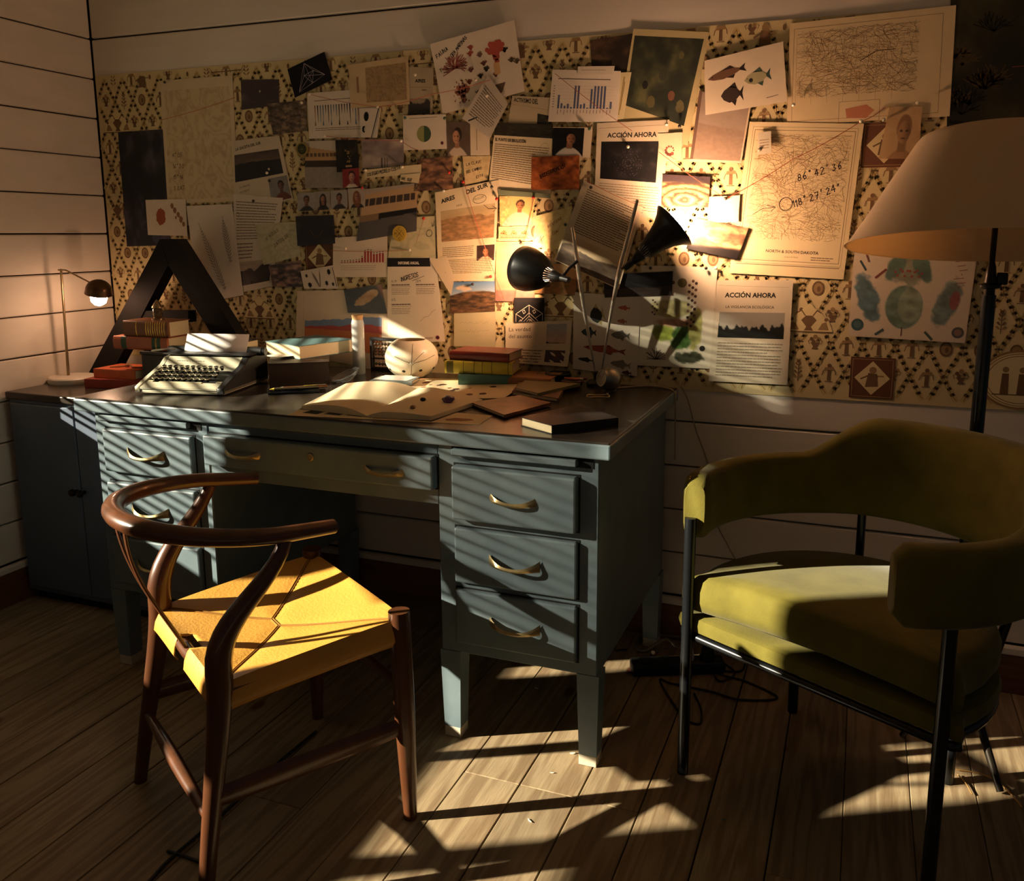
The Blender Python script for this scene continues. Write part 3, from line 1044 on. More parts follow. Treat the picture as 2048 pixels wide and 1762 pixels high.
def arc(cx, cy, rx, ry, a0, a1, n=8):
    return [(cx + rx * math.cos(math.radians(a0 + (a1 - a0) * k / n)), cy + ry * math.sin(math.radians(a0 + (a1 - a0) * k / n))) for k in range(n + 1)]
STROKES = {
 'A': [[(0, 0), (.5, 1), (1, 0)], [(.2, .4), (.8, .4)]], 'B': [[(0, 0), (0, 1), (.7, .9), (.7, .6), (0, .52), (.9, .35), (.8, .05), (0, 0)]],
 'C': [arc(.55, .5, .5, .5, 50, 310)], 'D': [[(0, 0), (0, 1), (.7, .85), (.9, .45), (.6, .08), (0, 0)]],
 'E': [[(.9, 1), (0, 1), (0, 0), (.9, 0)], [(0, .5), (.7, .5)]], 'F': [[(.9, 1), (0, 1), (0, 0)], [(0, .5), (.7, .5)]],
 'G': [arc(.55, .5, .5, .5, 50, 340) + [(.6, .4)]], 'H': [[(0, 0), (0, 1)], [(.9, 0), (.9, 1)], [(0, .5), (.9, .5)]],
 'I': [[(.3, 0), (.3, 1)]], 'J': [[(.8, 1), (.8, .2), (.4, 0), (0, .25)]], 'K': [[(0, 0), (0, 1)], [(.9, 1), (0, .45), (.9, 0)]],
 'L': [[(0, 1), (0, 0), (.8, 0)]], 'M': [[(0, 0), (.1, 1), (.5, .4), (.9, 1), (1, 0)]], 'N': [[(0, 0), (0, 1), (.9, 0), (.9, 1)]],
 'O': [arc(.5, .5, .5, .5, 90, 450, 12)], 'P': [[(0, 0), (0, 1), (.8, .9), (.8, .55), (0, .48)]], 'Q': [arc(.5, .5, .5, .5, 90, 450, 12), [(.6, .3), (1, -.1)]],
 'R': [[(0, 0), (0, 1), (.8, .9), (.8, .55), (0, .48), (.9, 0)]], 'S': [[(.9, .85), (.5, 1), (.1, .8), (.5, .52), (.9, .25), (.5, 0), (0, .15)]],
 'T': [[(0, 1), (1, 1)], [(.5, 1), (.5, 0)]], 'U': [[(0, 1), (.05, .2), (.45, 0), (.85, .2), (.9, 1)]], 'V': [[(0, 1), (.45, 0), (.9, 1)]],
 'X': [[(0, 0), (.9, 1)], [(0, 1), (.9, 0)]], 'Y': [[(0, 1), (.45, .5), (.9, 1)], [(.45, .5), (.4, 0)]], 'Z': [[(0, 1), (.9, 1), (0, 0), (.9, 0)]],
 '0': [arc(.45, .5, .42, .5, 90, 450, 12)], '1': [[(.05, .7), (.35, 1), (.35, 0)]], '2': [[(.05, .8), (.4, 1), (.8, .75), (0, 0), (.9, 0)]],
 '3': [[(.05, .95), (.7, .95), (.35, .55), (.8, .3), (.4, 0), (0, .1)]], '4': [[(.6, 0), (.6, 1), (0, .35), (.9, .35)]], '6': [[(.7, 1), (.1, .45), (.3, 0), (.75, .15), (.6, .5), (.1, .35)]],
 '7': [[(0, 1), (.85, 1), (.3, 0)], [(.2, .5), (.75, .5)]], '8': [arc(.45, .75, .3, .25, 90, 450, 10), arc(.45, .25, .38, .27, 90, 450, 10)],
 '5': [[(.8, 1), (.1, 1), (.05, .55), (.6, .6), (.8, .25), (.4, 0), (0, .1)]], '9': [[(.8, .6), (.4, .5), (.15, .75), (.45, 1), (.8, .8), (.6, 0)]],
 "'": [[(.3, 1.1), (.2, .8)]], '"': [[(.2, 1.1), (.15, .8)], [(.5, 1.1), (.45, .8)]], '°': [arc(.3, 1.0, .16, .12, 0, 360, 8)], '?': [[(.1, .8), (.4, 1), (.8, .8), (.4, .45), (.4, .25)], [(.4, .05), (.42, 0)]],
 '.': [[(.2, 0), (.25, .04)]], 'Á': [[(0, 0), (.5, .9), (1, 0)], [(.2, .35), (.8, .35)], [(.45, 1.0), (.75, 1.2)]], 'Ó': [arc(.5, .45, .5, .45, 90, 450, 12), [(.5, 1.0), (.75, 1.2)]],
}
# ------- picture recipes (sRGB); u right, v down
def landscape(sky0, sky1, land0, land1, hor=0.45, rough=0.12, seed=1, tex=9, layers=2):
    def fn(u, v):
        c = lerp3(sky0, sky1, v / max(hor, .05)) + (fbm(u, v * 2.2, 4, seed + 50)[..., None] - .5) * 26
        for k in range(layers):
            h = hor + k * (1 - hor) * 0.38 / layers + rough * (fbm(u, u * 0, 3.5 + k, seed + k * 9) - .5) * 2
            t = fbm(u * 1.3, v * 2, tex, seed + 3 + k)
            f = np.clip((v - h) * 60, 0, 1)[..., None]
            c = c * (1 - f) + lerp3(land0, land1, t * 1.6 - 0.3 + k * .15) * f
        return c
    return fn
def rocks(c0, c1, c2, seed=1, s=7):
    def fn(u, v):
        t = fbm(u, v * 1.7, s, seed)
        r = np.abs(fbm(u, v * 1.5, s * 0.8, seed + 5) - .5) * 4
        c = lerp3(c0, c1, t * 2 - .5)
        return c * (1 - np.clip(.5 - r, 0, .5)[..., None]) + np.array(c2) * np.clip(.5 - r, 0, .5)[..., None]
    return fn
def portrait(bg, skin, hair, cloth, cx=.5, long=False, seed=1, headr=.15, cy=.38, prof=0.0):
    def fn(u, v):
        n = (fbm(u, v, 6, seed) - .5)[..., None] * 18
        c = np.ones(u.shape + (3,)) * np.array(bg) + n
        sh = np.clip((v - (cy + headr * 1.75) - 1.6 * (u - cx) ** 2) * 40, 0, 1)[..., None]
        c = c * (1 - sh) + (np.array(cloth) + n) * sh
        if long:
            hl = np.clip((1 - ((u - cx) / (headr * 1.45)) ** 2 - ((v - cy - headr * .9) / (headr * 2.6)) ** 2) * 9, 0, 1)[..., None]
            c = c * (1 - hl) + np.array(hair) * hl
        nk = np.clip((1 - ((u - cx) / (headr * .55)) ** 2) * 9, 0, 1) * (v > cy) * (v < cy + headr * 2.1)
        c = c * (1 - nk[..., None]) + np.array(skin) * .8 * nk[..., None]
        hr = np.clip((1 - ((u - cx - prof * .02) / (headr * 1.08)) ** 2 - ((v - cy + headr * .25) / (headr * 1.3)) ** 2) * 9, 0, 1)[..., None]
        c = c * (1 - hr) + np.array(hair) * hr
        fc = np.clip((1 - ((u - cx + prof * .04) / (headr * .86)) ** 2 - ((v - cy - headr * .18) / (headr * 1.15)) ** 2) * 9, 0, 1)[..., None]
        shade = (1 - .35 * np.clip((u - cx) / headr + .2, 0, 1))[..., None]
        c = c * (1 - fc) + np.array(skin) * shade * fc
        for ex in (-.38, .38):
            e = np.clip((1 - ((u - cx + prof * .04 - ex * headr) / (headr * .2)) ** 2 - ((v - cy - headr * .05) / (headr * .12)) ** 2) * 4, 0, 1)[..., None]
            c = c * (1 - e * .6)
        e = np.clip((1 - ((u - cx + prof * .04) / (headr * .32)) ** 2 - ((v - cy - headr * .78) / (headr * .1)) ** 2) * 4, 0, 1)[..., None]
        return c * (1 - e * .4)
    return fn
def mapfn(base, line, seed=1, s=5, relief=14):
    def fn(u, v):
        t = fbm(u, v, s, seed)
        w = np.abs(np.sin(t * relief * 2))
        riv = np.clip(1 - np.abs(fbm(u, v, s * .7, seed + 4) - .5) * 26, 0, 1)
        c = lerp3(line, base, np.clip(.35 + w * .9, 0, 1))
        return c * (1 - .45 * riv[..., None]) + np.array(line) * .45 * riv[..., None]
    return fn
def darkart(base, hi, seed=1, s=5):
    def fn(u, v):
        t = np.clip(fbm(u, v, s, seed) * 2.4 - .9, 0, 1)
        return lerp3(base, hi, t ** 1.5)
    return fn
# ================================================================== wallpaper panel
WX0, WX1, WZB, WZT = 0.006, 3.30, 0.757, 1.735
wp = Sheet('wallpaper', [(WX0, WZT), (WX1, WZT), (WX1, WZB), (WX0, WZB)], -1.6, 'cream wallpaper band with a diamond trellis and brown ornaments across the back wall', 'wallpaper',
           col=(216, 196, 146), plane=lambda x, z, d: Vector((x, -d, z)), n=10)
def wm(x, z): return ((x - WX0) / (WX1 - WX0), (WZT - z) / (WZT - WZB))
TR1, TR2, VIN, MOT, MOT2 = (204, 182, 126), (188, 164, 110), (140, 110, 70), (116, 88, 60), (152, 122, 82)
PWD, PHT = 0.080, 0.148           # trellis cell
rw = random.Random(21)
def inside(x, z): return WX0 + .002 < x < WX1 - .002 and WZB + .002 < z < WZT - .002
def wline(pts, w, col, lv):
    P = [p for p in pts]
    for a, b in zip(P[:-1], P[1:]):
        if inside(*a) and inside(*b): wp.line([wm(*a), wm(*b)], w, col, lv)
def wpoly(pts, col, lv):
    if all(inside(*p) for p in pts): wp.blob([wm(*p) for p in pts], col, lv)
def wdisc(x, z, r, col, lv, sx=1, sy=1, n=10):
    wpoly([(x + r * sx * math.cos(2 * PI * k / n), z + r * sy * math.sin(2 * PI * k / n)) for k in range(n)], col, lv)
sl = PHT / PWD
nx = int((WX1 - WX0) / PWD) + 14
for sgn in (1, -1):
    for k in range(-16, nx + 16):
        x0 = WX0 + PWD * k
        N_ = 64
        zz = [WZB + (WZT - WZB) * i / N_ for i in range(N_ + 1)]
        pts = [(x0 + sgn * (z - WZB) / sl, z) for z in zz]
        wline(pts, 0.013, TR1, 1 if sgn > 0 else 2)
        for off in (-0.0062, 0.0062):
            wline([(x + off, z) for x, z in pts], 0.0011, TR2, 3)
        wline([(x + 0.0026 * math.sin(i * 1.9), z) for i, (x, z) in enumerate(pts)], 0.0016, VIN, 4)
def motif(x, z, kind):
    s = 1.2
    if kind == 0:       # urn with flowers
        wpoly([(x - .007 * s, z - .012 * s), (x + .007 * s, z - .012 * s), (x + .004 * s, z - .006 * s), (x + .010 * s, z + .003 * s), (x - .010 * s, z + .003 * s), (x - .004 * s, z - .006 * s)], MOT, 5)
        for dx, dz, r in ((-.008, .011, .0042), (0, .016, .005), (.008, .011, .0042), (-.004, .006, .004), (.005, .007, .004)):
            wdisc(x + dx * s, z + dz * s, r * s, MOT if dx < 0 else MOT2, 5)
        wline([(x - .012 * s, z - .001), (x - .015 * s, z + .006 * s), (x - .011 * s, z + .009 * s)], .0015, MOT, 6); wline([(x + .012 * s, z - .001), (x + .015 * s, z + .006 * s), (x + .011 * s, z + .009 * s)], .0015, MOT, 6)
    elif kind == 1:     # upright sprig
        wline([(x, z - .024 * s), (x + .001, z + .02 * s)], .0022, MOT, 5)
        for i in range(5):
            h = -.016 + .009 * i; w = .011 - .0015 * i
            for sg in (-1, 1):
                wpoly([(x, z + h * s), (x + sg * w * .6 * s, z + (h + .008) * s), (x + sg * w * s, z + (h + .006) * s), (x + sg * w * .5 * s, z + (h + .001) * s)], MOT if i % 2 else MOT2, 5)
        wdisc(x, z + .021 * s, .004 * s, MOT, 6)
    elif kind == 2:     # oval cameo
        wdisc(x, z, .013 * s, MOT, 5, 1, 1.25, 16); wdisc(x, z, .0095 * s, (150, 122, 82), 6, 1, 1.25, 16)
        wdisc(x + .002, z - .002, .005 * s, MOT, 7, .8, 1.3)
    else:               # small figure on a stand
        wpoly([(x - .004 * s, z - .02 * s), (x + .004 * s, z - .02 * s), (x + .0035 * s, z + .004 * s), (x - .0035 * s, z + .004 * s)], MOT, 5)
        wpoly([(x - .012 * s, z + .002 * s), (x + .012 * s, z + .004 * s), (x + .009 * s, z + .011 * s), (x - .009 * s, z + .010 * s)], MOT2, 5)
        wdisc(x, z + .014 * s, .0045 * s, MOT, 6); wline([(x - .012 * s, z + .003 * s), (x - .015 * s, z - .008 * s)], .002, MOT, 6); wline([(x + .012 * s, z + .004 * s), (x + .014 * s, z - .006 * s)], .002, MOT, 6)
        wline([(x - .008 * s, z - .022 * s), (x + .008 * s, z - .022 * s)], .002, MOT, 6)
rows = int((WZT - WZB) / (PHT / 2)) + 2
for j in range(rows):
    for i in range(-1, nx):
        # centres of the diamonds made by the two line families
        zc = WZB + j * PHT / 2 + PHT / 4 * 0
        xc = WX0 + PWD * i + (PWD / 2 if j % 2 == 0 else 0)
        if inside(xc, zc): motif(xc, zc, (i * 5 + j * 3 + (i * j) % 3) % 4 if (i + j) % 5 else 3)
def brown_tile(x, z, s=0.055):
    wpoly([(x - s, z - s), (x + s, z - s), (x + s, z + s), (x - s, z + s)], (104, 66, 46), 8)
    for k in (0.9,):
        wline([(x - s * k, z - s * k), (x + s * k, z - s * k), (x + s * k, z + s * k), (x - s * k, z + s * k), (x - s * k, z - s * k)], .001, (186, 156, 106), 9)
    wpoly([(x, z - s * .82), (x + s * .8, z), (x, z + s * .82), (x - s * .8, z)], (218, 198, 148), 9)
    wpoly([(x - s * .3, z - s * .45), (x + s * .3, z - s * .4), (x + s * .22, z + s * .2), (x - s * .18, z + s * .25)], MOT, 10)
    wdisc(x + s * .02, z + s * .38, s * .17, MOT2, 10); wline([(x - s * .2, z + s * .1), (x - s * .5, z - s * .05)], .004, MOT, 10); wline([(x + s * .2, z + s * .1), (x + s * .5, z + s * .1)], .004, MOT2, 10)
def medallion(x, z, r=0.075):
    wdisc(x, z, r, (150, 120, 76), 8, 1.25, 1, 32); wdisc(x, z, r * .93, (226, 208, 158), 9, 1.25, 1, 32)
    for rr in (.88, .80): wline([(x + 1.25 * r * rr * math.cos(2 * PI * k / 32), z + r * rr * math.sin(2 * PI * k / 32)) for k in range(33)], .0018, VIN, 10)
    for dx in (-.45, .05, .45):
        wpoly([(x + (dx - .13) * r, z - .5 * r), (x + (dx + .13) * r, z - .5 * r), (x + (dx + .1) * r, z + .2 * r), (x + (dx - .1) * r, z + .2 * r)], MOT, 10)
        wdisc(x + dx * r, z + .33 * r, .1 * r, MOT2, 10)
    wline([(x - .8 * r, z - .52 * r), (x + .8 * r, z - .5 * r)], .003, MOT, 10)
def vase_frieze(x, z):
    wpoly([(x - .062, z - .03), (x + .062, z - .03), (x + .05, z), (x, z + .045), (x - .05, z)], (222, 202, 148), 8)
    wpoly([(x - .012, z - .028), (x + .012, z - .028), (x + .006, z - .018), (x + .02, z), (x + .008, z + .012), (x - .008, z + .012), (x - .02, z), (x - .006, z - .018)], MOT, 9)
    for sg in (-1, 1):
        wline([(x + sg * .01, z + .012), (x + sg * .02, z + .026), (x + sg * .03, z + .02)], .003, MOT, 9)
        wpoly([(x + sg * .024, z - .026), (x + sg * .052, z - .026), (x + sg * .044, z - .004), (x + sg * .034, z - .008)], MOT2, 9); wdisc(x + sg * .044, z + .002, .005, MOT, 9)
    wline([(x - .06, z - .031), (x + .06, z - .031)], .0025, MOT, 9)
def wp_at(px, py):
    p = at_y(px, py, 0); return p.x, p.z
for q in ((1744, 756), (1530, 72), (640, 515), (1040, 100), (1770, 290), (285, 160)): brown_tile(*wp_at(*q))
for q in ((2040, 760), (452, 118), (850, 100)): medallion(*wp_at(*q))
for q in ((1618, 640), (1122, 612), (520, 618), (236, 246), (236, 420)): vase_frieze(*wp_at(*q))
wp.done()

# ================================================================== sheets
K = (30, 26, 22)
PIN_AT = []
def grid_rows(sh, u0, v0, u1, v1, n, col):
    for i in range(n + 1):
        v = v0 + (v1 - v0) * i / n
        sh.line([(u0, v), (u1, v)], 0.0006, col)

# -- far left
s = Sheet('map_sheet', [(322, 162), (466, 151), (478, 402), (334, 408)], 0, 'large faded relief map with pencilled coordinates at the far left of the wall', 'map', (214, 196, 160))
s.paint(mapfn((206, 188, 148), (172, 146, 108), 3, 4, 10), .05, .08, .95, .97)
for i in range(4): s.hand(['4° 05', '16° 30', '15° 16', '3 CAT'][i], .12, .62 + .09 * i, .013, (84, 66, 52), seed=i)
s.done()
s = Sheet('night_sky_poster', [(238, 265), (327, 259), (342, 490), (256, 493)], 1, 'dark blue poster with faint planets left of the relief map', 'poster', (40, 44, 52))
s.paint(darkart((34, 36, 44), (78, 74, 86), 11, 6))
s.ring(.45, .82, .014, .0012, (98, 98, 110)); s.disc(.7, .93, .018, (64, 70, 84)); s.done()
s = Sheet('photo_print', [(483, 160), (559, 159), (559, 210), (485, 220)], 0, 'small dark photograph of a hazy full moon near the top left', 'photo', (70, 60, 54))
s.paint(darkart((66, 58, 58), (104, 92, 86), 4, 3)); s.disc(.5, .42, .0035, (180, 168, 156), 3); s.done()
s = Sheet('photo_print', [(535, 208), (613, 201), (616, 262), (548, 270)], 1, 'photograph of brown seashore boulders below the black star card', 'photo', (90, 74, 60))
s.paint(rocks((70, 58, 48), (150, 128, 104), (40, 34, 30), 8)); s.done()
s = Sheet('newspaper_page', [(468, 282), (560, 271), (588, 398), (472, 425)], 1, 'newspaper page headed LA GACETA DEL SUR', 'newspaper', (206, 190, 162))
s.paint(landscape((74, 62, 54), (96, 78, 64), (40, 36, 34), (30, 28, 28), .35, .1, 5), .02, .20, .93, .58)
s.disc(.68, .48, .004, (230, 214, 190), 4)
s.text('LA GACETA DEL SUR', .05, .145, .0085, K, rot=.10, bold=.02)
s.text('LA VERDAD', .1, .68, .0055, (80, 70, 60), rot=.08); s.text('SIN MIEDO', .1, .75, .0055, (80, 70, 60), rot=.08)
s.paint(portrait((130, 126, 120), (120, 84, 66), (40, 32, 30), (110, 62, 46), .6), .64, .62, .98, .98, name='portrait')
s.done()
s = Sheet('coral_card', [(294, 400), (374, 398), (378, 472), (299, 470)], 3, 'white card with a rust-red coral disc above the letter A', 'card', (226, 212, 188))
def coral_disc(sh, u, v, r, col, seed):
    q = random.Random(seed)
    sh.blob([(u + r * (1 + q.uniform(-.14, .1)) * math.cos(2 * PI * k / 26) / sh.W, v + 1.35 * r * (1 + q.uniform(-.1, .08)) * math.sin(2 * PI * k / 26) / sh.H) for k in range(26)], col)
coral_disc(s, .36, .48, .0215, (166, 88, 62), 1)
for a, b, r in ((.66, .18, .010), (.72, .3, .011), (.8, .42, .010), (.86, .55, .012), (.92, .68, .009), (.74, .5, .006)): coral_disc(s, a, b, r * .7, (150, 108, 76), int(a * 90))
s.done()
s = Sheet('fern_print', [(376, 412), (467, 408), (490, 590), (402, 606)], 4, 'pale botanical sheet with two grey fern fronds', 'print', (222, 210, 190))
def frond(sh, base, tip, n, w, col, lv=3):
    bx, by = base; tx, ty = tip
    sh.line([base, tip], .0012, col, lv)
    dx, dy = (tx - bx) * sh.W, (ty - by) * sh.H
    L = math.hypot(dx, dy); ex, ey = dx / L, dy / L
    for i in range(n):
        t = i / n
        ww = w * math.sin(PI * min(1, .12 + t * .95)) ** .8
        px_, py_ = bx + (tx - bx) * t, by + (ty - by) * t
        for sg in (-1, 1):
            a = (px_ + (ex * .75 - sg * ey * .65) * ww / sh.W, py_ + (ey * .75 + sg * ex * .65) * ww / sh.H)
            m_ = ((px_ + a[0]) / 2 + ex * .0022 / sh.W, (py_ + a[1]) / 2 + ey * .0022 / sh.H)
            m2 = ((px_ + a[0]) / 2 - ex * .0022 / sh.W, (py_ + a[1]) / 2 - ey * .0022 / sh.H)
            sh.blob([(px_, py_), m_, a, m2], col, lv)
frond(s, (.62, .90), (.22, .18), 22, .026, (112, 110, 98)); frond(s, (.82, .62), (.76, .12), 16, .022, (104, 102, 92)); s.done()
s = Sheet('article_page', [(469, 388), (568, 396), (546, 572), (472, 588)], 2, 'tilted typed article with a dark mountain picture at its foot beside the ferns', 'paper', (218, 204, 182))
s.lines(.06, .06, .92, .46, 14, (126, 112, 96), .35, 4); s.lines(.06, .48, .45, .66, 5, (126, 112, 96), .35, 5)
s.ring(.09, .2, .006, .001, (70, 60, 54)); s.paint(landscape((176, 160, 140), (170, 150, 132), (58, 50, 48), (70, 60, 56), .35, .3, 6), .0, .68, .92, .93); s.done()
s = Sheet('map_note', [(512, 449), (596, 443), (603, 512), (530, 530)], 3, 'grey-green map scrap scribbled N° MODULO DATOS DE', 'note', (200, 190, 156))
s.paint(mapfn((196, 186, 150), (168, 160, 124), 9, 3, 6)); s.hand('N° MODULO', .22, .42, .009, (70, 62, 50), rot=.45); s.hand('DATOS DE', .40, .62, .011, (70, 62, 50), rot=.42); s.done()
s = Sheet('photo_print', [(540, 531), (605, 520), (609, 574), (549, 572)], 4, 'photograph of pink tidal rocks around a dark pool under the green map scrap', 'photo', (90, 74, 60))
s.paint(rocks((60, 52, 52), (190, 146, 122), (46, 44, 50), 18, 4)); s.done()
s = Sheet('star_card', [(577, 139), (651, 104), (667, 160), (592, 196)], 2, 'black card with a white wireframe star, tilted near the top left', 'card', (24, 24, 28))
V_ = [(.44, .06), (.86, .72), (.14, .90), (.36, .45), (.62, .42), (.52, .80)]
for a, b in ((0, 1), (0, 2), (1, 2), (0, 3), (0, 4), (3, 4), (3, 5), (4, 5), (1, 4), (2, 3), (2, 5), (1, 5), (1, 3), (2, 4), (0, 5)): s.line([V_[a], V_[b]], .0008, (196, 186, 190))
s.done()
s = Sheet('chart_page', [(616, 187), (752, 176), (757, 274), (620, 278)], 1, 'white page with rows of hanging spike-shaped bars under the star card', 'chart', (226, 212, 190))
q = random.Random(5)
for i in range(17):
    u = .10 + .033 * i * 1.2; hgt = q.uniform(.16, .42); c = q.choice([(44, 50, 60), (90, 116, 136), (150, 108, 66), (70, 60, 50)])
    s.blob([(u, .28), (u + .018, .28), (u + .011, .28 + hgt), (u + .007, .28 + hgt)], c)
    if i % 3 == 0: s.blob([(u + .008, .72 - hgt * .5), (u + .018, .72), (u - .004, .72)], c, 2)
s.rect(.82, .42, .93, .66, (170, 124, 62)); s.line([(.1, .18), (.7, .17)], .002, (120, 104, 90)); s.lines(.1, .76, .9, .84, 2, (110, 96, 80), .3, 3); s.done()
s = Sheet('moon_card', [(722, 218), (764, 216), (756, 276), (724, 275)], 3, 'narrow white card showing black moon phases beside the spike chart', 'card', (228, 214, 192))
s.disc(.32, .28, .011, (24, 22, 22), 2, sx=.75, sy=1.3); s.disc(.2, .72, .008, (24, 22, 22), 2, sx=.8, sy=1.3); s.disc(.26, .72, .005, (210, 198, 180), 3, sx=.6, sy=1.3)
s.line([(.90, .0), (.80, .5), (.66, 1)], .003, (30, 28, 30)); s.line([(.97, .0), (.87, .5), (.73, 1)], .001, (90, 86, 90)); s.done()
s = Sheet('map_sheet', [(699, 130), (818, 113), (821, 209), (704, 217)], 2, 'square sepia tracing-paper map near the top, left of the coral poster', 'map', (212, 186, 142))
s.paint(mapfn((176, 146, 104), (132, 110, 80), 14, 4, 9), .28, .12, .96, .9); s.rect(.12, .3, .16, .66, (160, 120, 90)); s.done()
s = Sheet('newspaper_page', [(816, 134), (868, 136), (866, 228), (818, 230)], 0, 'grey newspaper scrap reading AIRES, partly behind the coral poster', 'newspaper', (190, 172, 140))
s.text('AIRES', .30, .32, .0095, K, bold=.03); s.text('MINE', .56, .5, .005, (90, 80, 66)); s.line([(0, .42), (.9, .42)], .0006, (120, 104, 84))
s.paint(landscape((150, 134, 110), (150, 134, 110), (70, 64, 58), (54, 50, 46), .2, .3, 3), .0, .66, .9, 1.0); s.done()
s = Sheet('coral_poster', [(864, 90), (1031, 42), (1051, 183), (888, 229)], 3, 'tilted white poster of red and brown corals titled FAUNA Y FLORA MARINAS', 'poster', (232, 216, 192), curl=lambda u, v: 0.006 * max(0, 1 - v * 3) * (1 - u * .4))
def bush(sh, u, v, r, col, n, seed, w=.0016, spread=2.4, up=-PI / 2, fork=True):
    q = random.Random(seed)
    for i in range(n):
        a = up + (i / (n - 1) - .5) * spread + q.uniform(-.08, .08)
        L = r * q.uniform(.7, 1)
        m_ = (u + math.cos(a + q.uniform(-.2, .2)) * L * .5 / sh.W, v + math.sin(a) * L * .5 / sh.H)
        e = (u + math.cos(a) * L / sh.W, v + math.sin(a) * L / sh.H)
        sh.line([(u, v), m_, e], w, col, 3)
        if fork: sh.line([m_, (m_[0] + math.cos(a + .5) * L * .4 / sh.W, m_[1] + math.sin(a + .5) * L * .4 / sh.H)], w, col, 3)
bush(s, .24, .42, .045, (150, 76, 62), 22, 1, .0022, 3.6)
def lobes(sh, u, v, k, col, lv=3):
    for du, dv, r in ((0, 0, 1), (-.6, -.9, .8), (.5, -1, .8), (-1.3, -.5, .7), (1.3, -.6, .75), (-.9, -1.9, .62), (-.3, -1.9, .5), (.6, -2.0, .55), (1.2, -1.9, .6), (-1.9, -1.0, .5), (1.9, -1.3, .5), (0, .9, .85), (.05, 1.9, .6)):
        sh.disc(u + du * k / sh.W, v + dv * k / sh.H, r * k, col, lv, 14)
lobes(s, .735, .36, .0130, (182, 84, 66)); s.rect(.69, .50, .76, .66, (214, 168, 116), 4)
lobes(s, .28, .80, .0105, (150, 98, 74)); q = random.Random(3)
for i in range(60): s.disc(.17 + .2 * q.random(), .60 + .32 * q.random(), .002, (104, 62, 52) if i % 2 else (190, 130, 96), 5, 6)
for a, b, c in ((.52, .62, (96, 84, 62)), (.60, .55, (80, 76, 60)), (.47, .84, (110, 96, 66)), (.90, .52, (130, 110, 84)), (.70, .66, (176, 120, 96)), (.46, .20, (170, 84, 66)), (.44, .28, (170, 84, 66)), (.58, .46, (150, 100, 80)), (.84, .36, (40, 34, 32)), (.42, .50, (170, 110, 96)), (.38, .66, (140, 84, 60)), (.96, .56, (140, 116, 92)), (.55, .33, (120, 90, 76))):
    coral_disc(s, a, b, .0055, c, int(a * 977)); bush(s, a, b + .03, .016, c, 6, int(b * 99), .002, 1.6)
s.disc(.72, .80, .014, (236, 222, 200), 6); s.blob([(.64, .80), (.80, .80), (.75, .92), (.70, .96)], (110, 88, 70), 7)
s.hand('FAUNA', .05, .22, .011, rot=.36, w=.0017, seed=4); s.hand('Y', .06, .42, .011, rot=.3, w=.0017); s.hand('FLORA MARINAS', .18, .31, .0098, rot=.62, w=.0016, seed=8, sp=.9)
s.done()
s = Sheet('chart_page', [(809, 232), (894, 229), (896, 298), (809, 301)], 4, 'white card with a half olive, half green pie chart', 'chart', (232, 216, 190))
s.disc(.49, .55, .0235, (62, 84, 58), 2, 28); s.blob([(.49 + .0235 * math.cos(a) / s.W, .55 - .0235 * math.sin(a) / s.H) for a in [PI / 2 + PI * k / 14 for k in range(15)]], (150, 148, 88), 3)
s.line([(.15, .09), (.8, .07)], .0012, (130, 110, 90)); s.disc(.9, .83, .005, (150, 74, 72), 3); s.disc(.9, .83, .003, (70, 40, 50), 4); s.done()
s = Sheet('photo_page', [(895, 243), (980, 246), (982, 311), (895, 312)], 3, 'page with a portrait of a dark-haired man holding a phone to his ear', 'photo', (226, 206, 172))
s.paint(portrait((96, 80, 66), (196, 144, 108), (48, 38, 32), (206, 186, 160), .45, headr=.17, cy=.42, prof=1), .0, .0, .56, 1); s.rect(.70, .2, .715, .85, (150, 130, 104)); s.done()
s = Sheet('text_note', [(979, 151), (1020, 209), (985, 278), (929, 238)], 6, 'small typed page pinned askew over the coral poster', 'note', (224, 208, 184), curl=lambda u, v: 0.010 * (u + v) * .5)
s.lines(.10, .16, .92, .86, 13, (128, 112, 98), .4, 7); s.line([(.2, .96), (.36, .80)], .004, (40, 34, 30)); s.done()
s = Sheet('newspaper_page', [(1026, 192), (1106, 196), (1104, 276), (1018, 246)], 2, 'newspaper strip headed ACTIVISMO DEL, below the coral poster', 'newspaper', (204, 186, 152))
s.text('ACTIVISMO DEL', .06, .20, .0125, K, bold=.02, sx=.62); s.line([(.05, .3), (.95, .32)], .0005, (120, 104, 84)); s.paint(darkart((44, 44, 36), (84, 76, 56), 6, 4), .66, .46, 1, 1); s.done()
s = Sheet('article_page', [(993, 246), (1108, 249), (1102, 398), (979, 374)], 4, 'article page titled EL PUNTO DE EBULLICIÓN with a dark picture on top', 'paper', (234, 214, 172))
s.paint(landscape((56, 52, 40), (60, 56, 42), (70, 66, 50), (40, 38, 32), .3, .3, 9), .0, .0, 1, .19)
s.text('EL PUNTO DE EBULLICIÓN', .03, .275, .0085, K, bold=.03, sx=.68); s.lines(.03, .31, .97, .86, 17, (120, 100, 74), .32, 11); s.ring(.88, .33, .014, .0006, (130, 150, 130)); s.done()
s = Sheet('photo_print', [(1109, 255), (1187, 256), (1182, 316), (1107, 311)], 5, 'photograph of a man in a white shirt seen in profile against black', 'photo', (222, 204, 170))
s.paint(portrait((26, 24, 22), (170, 120, 88), (22, 18, 16), (208, 200, 186), .55, headr=.17, cy=.36, prof=-1), .0, .02, .80, 1); s.done()
s = Sheet('chart_page', [(1107, 140), (1243, 143), (1236, 245), (1098, 244)], 3, 'white page with a chart of slate-blue bars', 'chart', (234, 220, 198))
s.line([(.10, .17), (.86, .17)], .0022, (110, 94, 84)); grid_rows(s, .1, .3, .92, .74, 7, (206, 194, 176))
